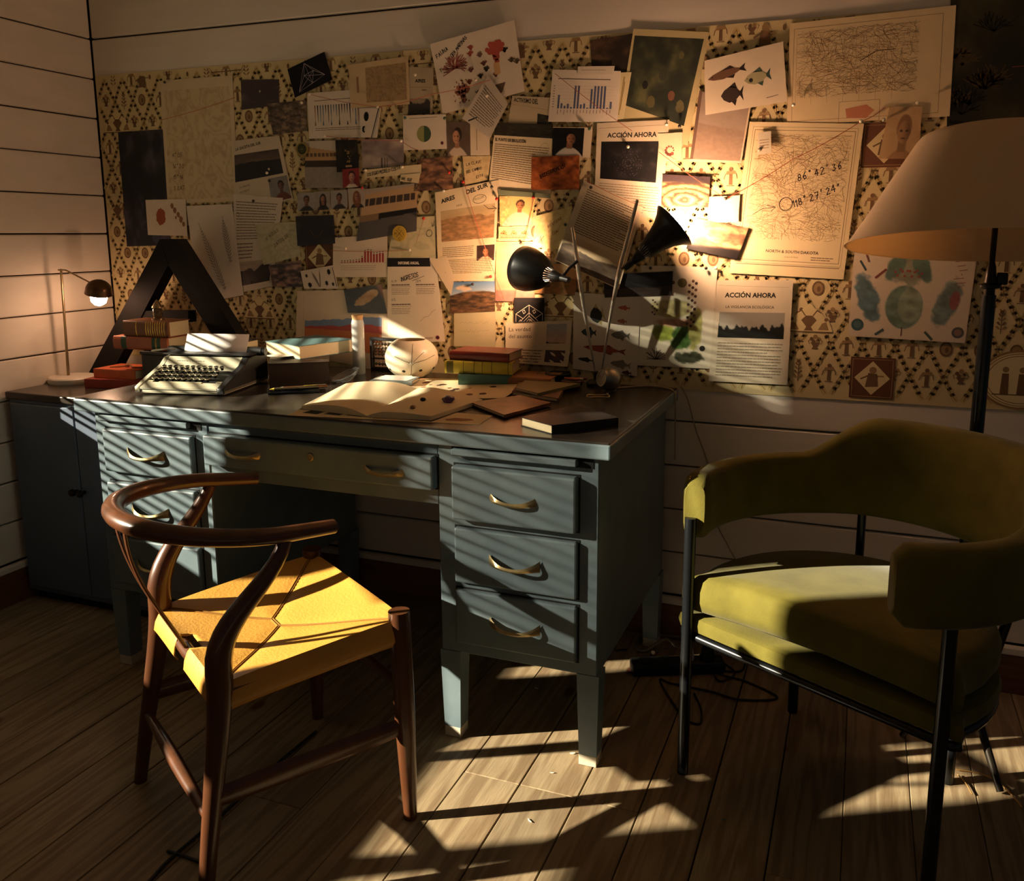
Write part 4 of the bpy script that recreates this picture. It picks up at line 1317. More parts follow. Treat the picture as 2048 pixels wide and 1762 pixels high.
for i, h in enumerate((.26, .1, .05, .09, .03, .44, .44, .08, .1, .02, .38, .44, .44, .44, .44, .02, .14)):
    u = .115 + i * .0475
    s.rect(u, .74 - h, u + .028, .74, (92, 100, 128), 2); s.rect(u + .006, .76, u + .014, .76 + random.Random(i).uniform(.05, .1), (130, 112, 96))
for i in range(9): s.rect(.04, .30 + i * .05, .06, .315 + i * .05, (130, 112, 96))
s.done()
s = Sheet('text_note', [(1158, 134), (1231, 133), (1228, 150), (1157, 150)], 4, 'blank white paper flap over the top of the blue bar chart', 'note', (226, 212, 190)); s.lines(.1, .3, .8, .7, 1, (180, 164, 146), .2); s.done()
s = Sheet('paper_strip', [(1238, 146), (1264, 145), (1248, 238), (1230, 240)], 2, 'narrow strip of cream patterned paper between the bar chart and the sea painting', 'paper', (222, 204, 156)); s.line([(.5, .1), (.4, .9)], .004, (180, 156, 104)); s.line([(.6, .2), (.5, .8)], .0012, (110, 84, 50)); s.done()
s = Sheet('art_print', [(1181, 81), (1278, 66), (1262, 150), (1184, 132)], 0, 'murky brown art print tucked behind the green sea painting', 'print', (66, 52, 42))
s.paint(darkart((48, 40, 34), (88, 68, 52), 31, 4)); s.done()
s = Sheet('art_print', [(1268, 58), (1419, 65), (1376, 292), (1238, 246)], 1, 'dark green undersea painting print with a pale margin', 'print', (196, 180, 132))
s.paint(darkart((44, 48, 40), (92, 92, 62), 33, 4), quad=((.03, .07), (.95, .06), (.90, .84), (.05, .80)), name='print')
for i, (u, v, r, c) in enumerate(((.70, .22, .012, (96, 92, 62)), (.5, .42, .02, (60, 62, 48)), (.28, .55, .014, (32, 32, 28)), (.66, .6, .016, (104, 70, 50)), (.40, .70, .02, (88, 82, 52)), (.8, .68, .02, (94, 88, 58)))): coral_disc(s, u, v, r * .6, c, i)
s.done()
s = Sheet('poster_page', [(1196, 247), (1340, 240), (1324, 440), (1190, 420)], 4, 'page headed ACCIÓN AHORA over a black square of microbe dots', 'poster', (206, 190, 160))
s.line([(.03, .06), (.97, .05)], .0008, (120, 104, 84)); s.text('ACCIÓN AHORA', .50, .165, .0125, K, align='C', bold=.03)
s.paint(darkart((26, 24, 24), (48, 44, 44), 41, 8), .07, .21, .88, .63); q = random.Random(9)
for i in range(90):
    a, r = q.uniform(0, 2 * PI), q.choice([.009, .016, .024, .032, .038])
    s.disc(.47 + r * math.cos(a) / s.W, .44 + r * math.sin(a) / s.H, .0011, (96, 88, 88), 3, 6)
s.lines(.06, .67, .94, .97, 11, (140, 122, 98), .3, 12); s.done()
s = Sheet('logo_card', [(1318, 268), (1366, 265), (1364, 322), (1320, 324)], 5, 'small white card with a brown swirl emblem', 'card', (214, 196, 160))
for i in range(10): s.disc(.48 + .011 * math.cos(i * .6) / s.W, .62 - .011 * math.sin(i * .6) / s.H, .0022 + .0003 * i, (120 + 4 * i, 84, 66), 2, 10)
s.done()
s = Sheet('article_page', [(1170, 362), (1288, 412), (1240, 578), (1112, 520)], 6, 'large tilted typed sheet with a hazy mountain photo at its foot behind the desk lamp', 'paper', (220, 200, 164), curl=lambda u, v: 0.004 * v)
s.lines(.10, .06, .92, .60, 20, (110, 94, 72), .38, 15); s.paint(landscape((204, 184, 146), (196, 170, 132), (120, 100, 78), (84, 70, 60), .35, .22, 12), .02, .64, .98, .99); s.done()
s = Sheet('fish_print', [(1410, 123), (1567, 84), (1575, 204), (1412, 231)], 5, 'white sheet of three dark reef fish pinned near the top right', 'print', (232, 214, 184))
def fish(sh, u, v, L, H, col, rot=0.0, tail=True, lv=3, fins=True, col2=None, fork=.0):
    ca, sa = math.cos(rot), math.sin(rot)
    def p(x, y): return (u + (x * L * ca + y * H * sa) / sh.W, v + (-x * L * sa + y * H * ca) / sh.H)
    sh.blob([p(-.5, .02), p(-.36, -.26), p(-.1, -.46), p(.16, -.38), p(.36, -.1), p(.36, .1), p(.16, .36), p(-.1, .46), p(-.36, .28)], col, lv)
    if tail: sh.blob([p(.34, -.08), p(.52, -.42), p(.46 + fork, 0), p(.52, .42), p(.34, .08)], col2 or col, lv)
    if fins:
        sh.blob([p(-.15, -.4), p(.12, -.66), p(.22, -.32)], col2 or col, lv); sh.blob([p(-.02, .4), p(.16, .66), p(.22, .32)], col2 or col, lv)
    sh.disc(*p(-.38, -.06), L * .018, (16, 14, 14), lv + 1, 8)
fish(s, .28, .32, .100, .026, (104, 74, 54), .12, col2=(40, 28, 24)); fish(s, .66, .50, .068, .036, (168, 160, 122), .05, col2=(60, 78, 70)); fish(s, .34, .71, .058, .046, (44, 32, 28), -.05, col2=(36, 26, 24))
s.disc(.58, .53, .005, (30, 28, 28), 5); s.line([(.76, .88), (.90, .86)], .0012, (60, 48, 40)); s.done()
s = Sheet('photo_print', [(1400, 182), (1502, 214), (1483, 327), (1380, 324)], 3, 'portrait-shaped photograph of a hazy violet sea under the fish sheet', 'photo', (214, 194, 160))
s.paint(landscape((150, 132, 118), (160, 140, 122), (140, 118, 102), (156, 132, 112), .45, .02, 20, 12), .06, .0, .97, .96); s.rect(.0, .0, .06, .96, (100, 76, 62), 3); s.done()
s = Sheet('sticky_note', [(1517, 267), (1543, 263), (1544, 307), (1516, 311)], 7, 'tiny curled white note pinned between the two big maps', 'note', (240, 226, 196), curl=lambda u, v: 0.008 * v); s.lines(.15, .3, .85, .8, 4, (180, 150, 120), .3); s.done()
def roadmap(sh, n, seed, col, u0, v0, u1, v1):
    q = random.Random(seed)
    for i in range(n):
        u, v, a = q.uniform(u0, u1), q.uniform(v0, v1), q.choice([0, .1, PI, PI / 2, q.uniform(0, 6)])
        P = [(u, v)]
        for k in range(q.randint(4, 10)):
            a += q.uniform(-.45, .45); st = q.uniform(.003, .008)
            u, v = u + math.cos(a) * st / sh.W, v + math.sin(a) * st / sh.H
            if not (u0 < u < u1 and v0 < v < v1): break
            P.append((u, v))
        sh.line(P, q.choice([.0004, .0005, .0008]), col if i % 4 else tuple(min(255, c + 26) for c in col), 2)
def frame(sh, u0, v0, u1, v1, w, col): sh.line([(u0, v0), (u1, v0), (u1, v1), (u0, v1), (u0, v0)], w, col)
s = Sheet('map_sheet', [(1580, 48), (1912, 11), (1899, 233), (1574, 252)], 1, 'wide printed road map at the top right with a small red inset', 'map', (232, 208, 162))
frame(s, .03, .06, .93, .96, .0008, (130, 100, 70)); roadmap(s, 700, 5, (150, 118, 84), .05, .09, .80, .74)
for i in range(7): s.line([(.05 + .1 * i, .15), (.05 + .1 * i, .8)], .0005, (160, 130, 94)); s.line([(.05, .12 + .09 * i), (.8, .11 + .09 * i)], .0005, (160, 130, 94))
frame(s, .33, .80, .58, 1.0, .0007, (130, 96, 70)); q = random.Random(4)
s.blob([(.37, .87), (.5, .84), (.55, .9), (.5, .97), (.38, .96)], (196, 128, 96), 2)
s.line([(.45, .42), (.55, .34), (.66, .34)], .0018, (96, 76, 58), 3); s.done()
s = Sheet('map_sheet', [(1500, 244), (1728, 248), (1687, 559), (1459, 546)], 2, 'tall road map marked with a circle, arrow and handwritten coordinates beside the lamp', 'map', (236, 214, 166))
frame(s, .04, .03, .96, .92, .0007, (130, 100, 70)); frame(s, .06, .05, .94, .90, .0012, (130, 100, 70)); roadmap(s, 900, 8, (158, 124, 86), .08, .07, .92, .76)
s.text('NORTH & SOUTH DAKOTA', .53, .845, .0075, (96, 74, 54), align='C', bold=.02); s.text('SCALE OF MILES', .53, .875, .0034, (120, 96, 70), align='C'); s.lines(.7, .86, .9, .89, 2, (140, 112, 84), .4)
s.line([(.05, .93), (.95, .93)], .0016, (110, 86, 62))
s.ring(.42, .522, .0165, .0018, (60, 46, 36)); s.ring(.425, .525, .0175, .0012, (60, 46, 36), sx=.95)
s.line([(.14, .60), (.22, .56), (.33, .545)], .0014, (66, 50, 38), 5); s.line([(.26, .535), (.335, .545), (.30, .575)], .0014, (66, 50, 38), 5)
s.hand("86° 42' 36", .50, .375, .0175, (52, 42, 36), rot=.34, w=.0022, seed=2); s.hand("118° 27' 24\"", .49, .545, .017, (52, 42, 36), rot=.42, w=.0022, seed=6); s.done()
s = Sheet('portrait_sketch', [(1779, 214), (1845, 214), (1835, 318), (1757, 318)], 4, 'faded sepia portrait sketch left of the floor lamp shade', 'print', (196, 166, 120))
s.paint(portrait((190, 158, 114), (166, 130, 92), (140, 106, 74), (158, 122, 86), .55, headr=.2, cy=.45)); s.done()
s = Sheet('tapestry', [(1903, -60), (2120, -96), (2106, 282), (1893, 262)], 0, 'dark olive hanging printed with tropical foliage in the top right corner', 'hanging', (52, 48, 34))
s.paint(darkart((40, 38, 27), (74, 68, 42), 55, 3)); q = random.Random(12)
for i in range(9):
    u, v = q.uniform(.05, .6), q.uniform(.3, .95); bush(s, u, v, .05, (30, 28, 20) if i % 2 else (84, 66, 42), 8, i, .003, 2.2)
s.rect(.02, .93, .16, .955, (16, 14, 12), 5); s.line([(.6, .60), (.72, .595)], .002, (150, 74, 52), 5); s.done()

# -- middle
s = Sheet('photo_print', [(1327, 349), (1422, 354), (1418, 415), (1324, 416)], 6, 'photograph of swirling golden rock shapes left of the right lamp head', 'photo', (190, 150, 90))
def swirl(u, v):
    r = np.hypot((u - .5) * 1.1, (v - .75) * 1.6); t = fbm(u, v * 2, 6, 3)
    b = np.sin(r * 26 + t * 5)
    c = lerp3((70, 50, 36), (230, 180, 110), b * .5 + .4 + (t - .5)); k = np.clip((.28 - v) * 12, 0, 1)[..., None]
    return c * (1 - k) + np.array((52, 42, 44)) * k
s.paint(swirl); s.done()
s = Sheet('blank_sheet', [(1420, 394), (1481, 391), (1478, 444), (1417, 446)], 7, 'blank cream sheet blazing in the light of the right lamp head', 'paper', (238, 222, 180)); s.done()
s = Sheet('photo_print', [(1393, 436), (1498, 457), (1475, 519), (1374, 497)], 8, 'tilted photograph of rocks with a black foot under the right lamp head', 'photo', (90, 66, 50))
def rk(u, v):
    c = rocks((96, 72, 54), (216, 170, 118), (60, 44, 36), 23, 4)(u, v); k = np.clip((v - .72 + .15 * (u - .5)) * 12, 0, 1)[..., None]
    return c * (1 - k) + np.array((24, 20, 20)) * k
s.paint(rk); s.done()
s = Sheet('poster_page', [(1435, 560), (1587, 560), (1575, 769), (1418, 761)], 4, 'page headed ACCIÓN AHORA, LA VIGILANCIA ECOLÓGICA with a dark pine forest', 'poster', (206, 194, 166))
s.line([(.03, .05), (.95, .07)], .0006, (120, 108, 90)); s.text('ACCIÓN AHORA', .46, .165, .0125, K, align='C', bold=.035); s.text('LA VIGILANCIA ECOLÓGICA', .46, .27, .0072, (70, 62, 52), align='C', bold=.01)
def pines(u, v):
    c = lerp3((150, 146, 134), (176, 170, 152), v); h = .45 + .25 * fbm(u, u * 0, 9, 3) - .35 * np.abs(((u * 7.3) % 1) - .5) - .2 * np.abs(((u * 13.1 + .3) % 1) - .5)
    k = np.clip((v - h - .12) * 30, 0, 1)[..., None]
    return c * (1 - k) + np.array((34, 36, 34)) * k
s.paint(pines, .07, .31, .92, .56); s.lines(.08, .60, .92, .95, 12, (130, 118, 98), .3, 21); s.done()
s = Sheet('fish_print', [(1149, 584), (1283, 594), (1275, 752), (1147, 737)], 3, 'sheet of red and blue fish species behind the desk lamp rods', 'print', (216, 206, 184))
fish(s, .36, .27, .044, .050, (44, 48, 46), .3, col2=(176, 160, 100)); fish(s, .76, .15, .036, .012, (170, 92, 70), 0); fish(s, .74, .32, .030, .012, (160, 110, 80), 0)
fish(s, .24, .50, .046, .026, (58, 72, 78), 0, col2=(40, 44, 46)); fish(s, .72, .50, .056, .024, (110, 108, 96), 0); fish(s, .48, .70, .130, .022, (160, 84, 62), -.03, col2=(140, 74, 56))
fish(s, .20, .86, .05, .012, (46, 42, 40), -.05); fish(s, .74, .87, .062, .022, (132, 124, 106), -.05); fish(s, .84, .97, .03, .012, (90, 60, 50), 0); s.done()
s = Sheet('plant_print', [(1283, 530), (1436, 535), (1420, 737), (1276, 730)], 2, 'sheet of green herbs, moss and seed heads left of the forest page', 'print', (214, 204, 178))
def moss(u, v):
    base = np.ones(u.shape + (3,)) * np.array((214, 204, 178))
    for cu, cv, ru, rv, c, sd in ((.32, .66, .16, .10, (138, 150, 62), 1), (.60, .70, .17, .14, (66, 96, 44), 2), (.45, .40, .30, .10, (150, 140, 96), 3), (.78, .60, .10, .22, (150, 146, 84), 4), (.72, .92, .22, .07, (60, 62, 44), 5), (.34, .20, .08, .06, (120, 104, 62), 6), (.50, .55, .3, .05, (190, 150, 120), 7)):
        t = fbm(u, v, 12, sd)
        k = np.clip((1 - ((u - cu) / ru) ** 2 - ((v - cv) / rv) ** 2 + (t - .5) * 1.3) * 3, 0, 1)[..., None]
        base = base * (1 - k) + (np.array(c) * (0.6 + .8 * t[..., None])) * k
    return base
s.paint(moss, .02, .05, .98, .97); bush(s, .25, .93, .036, (44, 36, 40), 15, 4, .0016, 3.0, fork=False)
for i in range(22): s.disc(.70 + .05 * math.sin(i * 2.1), .14 + .021 * i, .0042, (74, 56, 48) if i % 2 else (110, 80, 62), 4, 10)
s.disc(.56, .16, .013, (112, 104, 66), 4); s.disc(.44, .16, .005, (120, 84, 62), 4); s.disc(.88, .80, .008, (36, 34, 30), 4)
for i in range(8): s.disc(.18 + .03 * (i % 3), .34 + .02 * i, .003, (96, 80, 66), 4, 8)
s.done()
s = Sheet('photo_print', [(1208, 549), (1347, 542), (1345, 590), (1211, 595)], 4, 'wide dark landscape photograph above the fish species sheet', 'photo', (40, 36, 34))
s.paint(landscape((40, 38, 40), (30, 28, 28), (70, 54, 46), (50, 42, 38), .62, .1, 14)); s.done()
s = Sheet('brochure_page', [(1013, 645), (1146, 640), (1140, 731), (1013, 723)], 4, 'brochure page titled La verdad del asunto with a lake picture', 'brochure', (220, 204, 168), curl=lambda u, v: 0.030 * max(0, v - .62) * (0.5 + u))
s.text('La verdad', .05, .22, .0125, (60, 52, 44)); s.text('del asunto', .05, .39, .0125, (60, 52, 44)); s.lines(.05, .52, .60, .98, 7, (120, 104, 84), .38, 31)
s.paint(landscape((150, 156, 160), (206, 172, 140), (110, 62, 50), (60, 58, 66), .48, .04, 7), .63, .07, .93, .93, name='picture'); s.done()
s = Sheet('logo_card', [(1031, 595), (1091, 595), (1091, 642), (1031, 644)], 6, 'black card with a white angular line emblem under the left lamp head', 'card', (26, 24, 24))
WHT = (226, 214, 190)
c0, tl, tr, t0 = (.5, .62), (.06, .66), (.94, .66), (.5, .30)
for P in ([tl, t0, tr], [t0, (.5, .80)], [tl, (.06, .98)], [tr, (.94, .98)], [(.20, .98), (.5, .62), (.80, .98)], [(.32, .98), (.5, .76), (.68, .98)], [(.42, .98), (.5, .88), (.58, .98)], [tl, (.30, .86)], [tr, (.70, .86)]): s.line(P, .0012, WHT, 3)
for cx in (.33, .67): s.line([(cx - .05, .55), (cx + .01, .50), (cx + .05, .60), (cx - .01, .66)], .0012, WHT, 3, True); s.line([(cx - .17, .98), (cx - .12, .9), (cx - .06, .98)], .0012, WHT, 3)
s.done()
s = Sheet('photo_print', [(994, 483), (1071, 483), (1071, 603), (992, 602)], 2, 'tall photograph of a pink evening sky behind the left lamp head', 'photo', (220, 180, 130))
s.paint(landscape((236, 196, 140), (206, 150, 116), (170, 120, 100), (140, 104, 92), .8, .02, 9)); s.done()
s = Sheet('photo_print', [(1072, 530), (1160, 525), (1151, 590), (1070, 586)], 3, 'photograph of a meadow with a dark stone right of the left lamp head', 'photo', (200, 160, 110))
s.paint(landscape((214, 180, 130), (190, 150, 104), (170, 110, 70), (120, 96, 54), .5, .05, 13)); s.disc(.3, .72, .008, (90, 66, 46), 3, sx=1.6, sy=.8); s.done()
s = Sheet('photo_print', [(902, 564), (992, 562), (992, 622), (902, 626)], 4, 'photograph of a brown hill under a blue sky with clouds', 'photo', (120, 90, 60))
def hill(u, v):
    c = lerp3((92, 124, 158), (170, 186, 196), v / .4) ; t = fbm(u, v * 2, 6, 3)
    cl = np.clip((1 - ((u - .3) / .22) ** 2 - ((v - .2) / .1) ** 2 + (t - .5) * 2) * 2, 0, 1)[..., None]
    c = c * (1 - cl) + np.array((226, 196, 160)) * cl
    h = .42 - .12 * np.sin(u * 2.6) + .05 * (fbm(u, u * 0, 6, 2) - .5)
    k = np.clip((v - h) * 40, 0, 1)[..., None]
    return c * (1 - k) + lerp3((52, 40, 30), (148, 108, 70), fbm(u, v * 2.5, 7, 9) * 1.6 - .4) * k
s.paint(hill); s.done()
s = Sheet('letter_page', [(910, 625), (993, 622), (993, 694), (910, 692)], 3, 'grey-green letter in faint script under the brown hill photograph', 'letter', (196, 182, 140))
for i, v in enumerate((.3, .55)):
    q = random.Random(i); u = .14; P = []
    while u < .85: P.append((u, v + q.uniform(-.045, .045))); u += .02
    s.line(P, .0006, (150, 132, 92))
s.done()
s = Sheet('newspaper_page', [(873, 385), (1000, 360), (991, 562), (880, 562)], 5, 'newspaper page headed AIRES DEL SUR with a circled byline', 'newspaper', (228, 206, 162))
s.text('AIRES', .10, .135, .0125, K, bold=.035, rot=.16); s.text('DEL SUR', .50, .085, .0125, K, bold=.035, rot=.16); s.text('MINE', .34, .20, .006, (120, 100, 74), rot=.12); s.text('MULLER', .62, .165, .0065, (110, 92, 68), rot=.14)
s.ring(.71, .155, .0155, .0013, (50, 42, 36), sx=1.35, sy=.78); s.hand('?', .90, .145, .012); s.line([(.78, .22), (.86, .27), (.98, .275)], .0013, (60, 50, 42), 5); s.line([(.92, .245), (.985, .275), (.94, .305)], .0013, (60, 50, 42), 5)
s.paint(landscape((196, 170, 124), (190, 160, 112), (120, 94, 62), (186, 140, 92), .28, .1, 17), .08, .22, .96, .56, lv=1)
s.lines(.09, .62, .64, .74, 6, (130, 108, 76), .35, 41); s.lines(.09, .76, .97, .92, 9, (130, 108, 76), .35, 42)
s.paint(portrait((52, 36, 30), (206, 140, 96), (60, 40, 30), (216, 186, 150), .5, headr=.17, cy=.4), .68, .63, .98, .79, name='portrait'); s.done()
s = Sheet('paper_strip', [(862, 520), (896, 512), (912, 556), (905, 590)], 6, 'folded blank paper corner between the annual report and the hill photograph', 'paper', (230, 206, 166)); s.disc(.5, .5, .0015, (170, 140, 104)); s.done()
s = Sheet('photo_print', [(1002, 393), (1075, 392), (1064, 451), (1003, 452)], 7, 'photograph of a man in a pale shirt among yellow leaves', 'photo', (226, 200, 130))
def leaves_man(u, v):
    c = portrait((226, 196, 120), (190, 130, 84), (70, 48, 34), (230, 206, 170), .60, headr=.12, cy=.30)(u, v); t = fbm(u, v, 18, 5)[..., None]
    m = (np.abs(u - .6) > .32)[..., None]
    return np.where(m, c * (.75 + .5 * t), c)
s.paint(leaves_man); s.done()
s = Sheet('border_strip', [(1000, 453), (1064, 452), (1063, 482), (1000, 482)], 6, 'cream ornamental border strip under the yellow leaf photograph', 'paper', (236, 214, 150))
for i in range(3): bush(s, .16 + .33 * i, .52, .012, (150, 104, 52), 7, i, .0012, 3.2)
s.line([(.02, .62), (.98, .6)], .0012, (140, 98, 52)); s.line([(.02, .84), (.98, .82)], .0012, (140, 98, 52)); s.lines(.05, .66, .95, .80, 1, (160, 110, 60), .5); s.done()
s = Sheet('washi_tape', [(1000, 380), (1104, 388), (1104, 397), (1001, 391)], 8, 'strip of grey-green tape above the yellow leaf photograph', 'tape', (112, 118, 92)); s.done()
s = Sheet('map_note', [(1074, 432), (1146, 412), (1134, 500), (1066, 494)], 3, 'pale map scrap scribbled REVISAR CON and crossed X by the left lamp head', 'note', (232, 212, 150))
s.paint(mapfn((232, 212, 150), (206, 182, 116), 19, 3, 5)); s.hand('REVISAR', .40, .44, .0085, (130, 70, 36), rot=.45); s.hand('CON', .55, .64, .0085, (130, 70, 36), rot=.35); s.hand('X', .18, .86, .022, (120, 66, 36), w=.0018); s.done()
s = Sheet('photo_print', [(1066, 315), (1161, 311), (1161, 379), (1065, 380)], 7, 'rust orange textured card with BIODEGRADACIÓN written across', 'photo', (170, 90, 50))
def rust(u, v):
    t = fbm(u, v, 7, 2); c = lerp3((96, 46, 24), (206, 116, 58), t * 1.7 - .3)
    return c
s.paint(rust); s.hand('BIODEGRADACIÓN', .20, .66, .0105, (34, 22, 18), rot=.38, w=.0016, sp=.72); s.done()
s = Sheet('sticky_note', [(927, 313), (984, 312), (977, 360), (933, 371)], 3, 'cream note handwritten LA CLAVE DEL CAMBIO ESTÁ', 'note', (228, 200, 146))
s.paint(mapfn((228, 200, 146), (206, 176, 120), 29, 2, 4)); s.hand('LA CLAVE', .12, .34, .0078, rot=.12, w=.0011); s.hand('DEL CAMBIO', .10, .60, .0072, rot=.13, w=.0011, sp=.95); s.hand('ESTÁ', .50, .84, .0075, rot=.1, w=.0011); s.done()
s = Sheet('photo_print', [(838, 319), (907, 312), (909, 378), (830, 383)], 5, 'photograph of reddish brown shore rocks right of the school name strips', 'photo', (120, 84, 60))
s.paint(rocks((76, 56, 44), (176, 126, 92), (44, 34, 30), 37, 5)); s.done()
s = Sheet('paper_strip', [(735, 340), (846, 329), (846, 347), (735, 357)], 7, 'paper strip handwritten COLEGIO MODELO COSTA', 'note', (230, 210, 164)); s.hand('COLEGIO MODELO COSTA', .03, .80, .0095, rot=.10, w=.0014, sp=.80); s.done()
s = Sheet('paper_strip', [(806, 350), (845, 347), (841, 367), (804, 363)], 8, 'short paper strip handwritten DEL SUR', 'note', (230, 210, 164)); s.hand('DEL SUR', .06, .74, .0085, rot=-.12, w=.0014, sp=.78); s.done()
s = Sheet('photo_print', [(726, 279), (810, 279), (810, 337), (728, 341)], 4, 'mauve photograph of smoking factory chimneys', 'photo', (150, 132, 118))
def smoke(u, v):
    t = fbm(u, v, 4, 5); c = lerp3((120, 106, 104), (190, 170, 154), t * 1.5 - .2 + (.4 - v) * .3)
    for x in (.48, .55, .61):
        k = (np.abs(u - x) < .012) & (v > .62)
        c[k] = (70, 60, 60)
    c[v > .95] = (66, 58, 56)
    return c
s.paint(smoke); s.done()
s = Sheet('photo_print', [(613, 283), (680, 281), (692, 376), (613, 376)], 3, 'photograph of a tan school building above a grey yard', 'photo', (150, 130, 104))
def school(u, v):
    c = lerp3((206, 192, 170), (190, 172, 148), v * 2)
    k = (v > .12 + .12 * u) & (v < .42); c[k] = (184, 148, 98)
    k = (v > .26) & (v < .34) & (((u * 9) % 1) > .25); c[k] = (96, 74, 52)
    k = (v > .42) & (v < .58); c[k] = (60, 48, 40)
    k = v > .56; g = fbm(u, v, 20, 3)[..., None] * 26; c = np.where(k[..., None], np.array((134, 122, 108)) + g, c)
    return c
s.paint(school); s.done()
s = Sheet('photo_print', [(674, 281), (718, 280), (720, 342), (677, 345)], 5, 'dark photograph of a flowering bonsai', 'photo', (40, 34, 28))
s.paint(darkart((30, 26, 24), (60, 50, 34), 44, 5)); q = random.Random(2)
for i in range(26): s.disc(.55 + q.uniform(-.14, .14), .48 + q.uniform(-.18, .22), .002, (190, 160, 84) if i % 2 else (90, 82, 50), 3, 7)
s.rect(.42, .80, .72, .86, (170, 140, 96), 3); s.done()
s = Sheet('photo_print', [(689, 339), (722, 336), (723, 374), (690, 376)], 7, 'small portrait of a woman against a red ground', 'photo', (150, 60, 50))
s.paint(portrait((132, 46, 42), (210, 150, 128), (50, 32, 30), (214, 196, 178), .55, headr=.2, cy=.42)); s.done()
ids = [((598, 387), (634, 385), (634, 421), (600, 423), (58, 52, 50), False, (156, 148, 138), 'grey identity photo of a short-haired person, first of four in a row'), ((634, 384), (664, 382), (664, 419), (635, 421), (44, 32, 28), True, (150, 142, 130), 'grey identity photo of a woman with long dark hair, second of four in a row'),
       ((665, 382), (698, 380), (698, 417), (666, 419), (40, 34, 32), False, (158, 150, 140), 'grey identity photo of a man with cropped dark hair, third of four in a row'), ((699, 378), (732, 376), (734, 415), (702, 416), (120, 76, 46), True, (176, 164, 148), 'identity photo of a woman with long red-brown hair, last of four in a row')]
for a, b, c, d, hair, lg, bg, lb in ids:
    s = Sheet('identity_photo', [a, b, c, d], 6, lb, 'photo', (170, 160, 146), group='row of identity photos')
    s.paint(portrait(bg, (140, 96, 74) if not lg else (166, 116, 90), hair, (52, 46, 44), .52, lg, headr=.17, cy=.40)); s.done()
s = Sheet('photo_print', [(732, 379), (838, 366), (836, 462), (716, 483)], 5, 'photograph of a long pale building with a row of windows above a road', 'photo', (150, 126, 100))
def road(u, v):
    c = lerp3((176, 160, 140), (190, 164, 134), v)
    top = .10 - .05 * u
    k = (v > top) & (v < .52); c[k] = (196, 160, 118)
    k = (v > .20) & (v < .34) & (u > .05) & (((u * 8 + .1) % 1) > .2) & (u < .96); c[k] = (70, 58, 50)
    k = (v > .5) & (v < .66) & (u > .34); c[k] = (34, 30, 28)
    k = (v > .5) & (v < .66) & (u <= .34); c[k] = (140, 112, 82)
    k = v > .64 - .04 * u; c[k] = (92, 86, 82)
    return c
s.paint(road); s.done()
s = Sheet('photo_print', [(595, 433), (671, 430), (674, 487), (599, 492)], 6, 'very dark night photograph with a faint red glow', 'photo', (40, 34, 34))
s.paint(darkart((36, 32, 34), (60, 50, 50), 47, 3)); s.line([(.35, .45), (.48, .72), (.62, .68), (.70, .5)], .003, (84, 54, 50), 3); s.done()
s = Sheet('chart_page', [(669, 475), (777, 470), (777, 554), (669, 554)], 4, 'white page with a chart of small red bars', 'chart', (234, 214, 186))
for i, h in enumerate((.02, .02, .02, .03, .03, .04, .05, .12, .26, .28, .27, .20, .20, .22, .22)):
    u = .15 + i * .054; s.rect(u, .64 - h, u + .034, .64, (172, 62, 58), 2); s.rect(u + .004, .60 - h, u + .03, .62 - h, (90, 76, 66), 2)
s.line([(.1, .65), (.98, .65)], .0005, (150, 130, 110)); s.lines(.15, .70, .8, .84, 3, (190, 166, 142), .3); s.done()
s = Sheet('map_note', [(790, 436), (873, 432), (874, 516), (778, 516)], 3, 'pale green map scrap with an ink circle and arrow right of the yellow badge', 'map', (214, 200, 156))
s.paint(mapfn((214, 200, 156), (186, 176, 132), 51, 2, 6)); s.ring(.86, .40, .0105, .0014, (60, 60, 56)); s.ring(.85, .41, .0095, .001, (60, 60, 56)); s.line([(.98, .12), (.93, .24)], .0014, (60, 60, 56), 4); s.line([(.91, .15), (.93, .25), (.985, .2)], .0014, (60, 60, 56), 4); s.line([(.74, .02), (.58, .62)], .0012, (190, 130, 96), 4); s.done()
s = Sheet('report_page', [(778, 516), (874, 516), (893, 682), (778, 686)], 5, 'report page with a black INFORME ANUAL banner and the word INGRESOS scrawled below', 'paper', (238, 220, 190))
s.rect(.0, .0, .88, .10, (30, 28, 28), 2); s.text('INFORME ANUAL', .44, .073, .0085, (236, 226, 204), align='C', bold=.03, sx=.86, lv=4)
s.hand('INGRESOS', .27, .275, .0135, (50, 42, 38), rot=.22, w=.0019, sp=.84); s.line([(.50, .265), (.74, .21)], .0012, (64, 54, 48), 5)
s.text('4.1 M', .08, .285, .0085, (96, 80, 66), sx=.7); s.text('2.8 M', .56, .285, .0085, (96, 80, 66), sx=.7); s.text('61%', .08, .50, .0085, (96, 80, 66), sx=.7)
for u, v in ((.08, .30), (.56, .30), (.08, .53)): s.lines(u, v, u + .38, v + .02, 1, (120, 100, 82), .7); s.line([(u, v + .035), (u + .38, v + .035)], .001, (110, 92, 76)); s.lines(u, v + .05, u + .36, v + .13, 4, (176, 154, 130), .4)
s.line([(.60, .75), (.68, .70), (.76, .69), (.82, .64), (.90, .61)], .0008, (130, 106, 84)); s.disc(.88, .95, .0065, (150, 60, 66), 3); s.disc(.88, .95, .004, (60, 36, 52), 4); s.lines(.66, .94, .80, .97, 2, (120, 90, 80), .4); s.done()
s = Sheet('insect_card', [(605, 542), (671, 530), (680, 577), (612, 577)], 6, 'white card of black insects and feathers', 'card', (230, 210, 186))
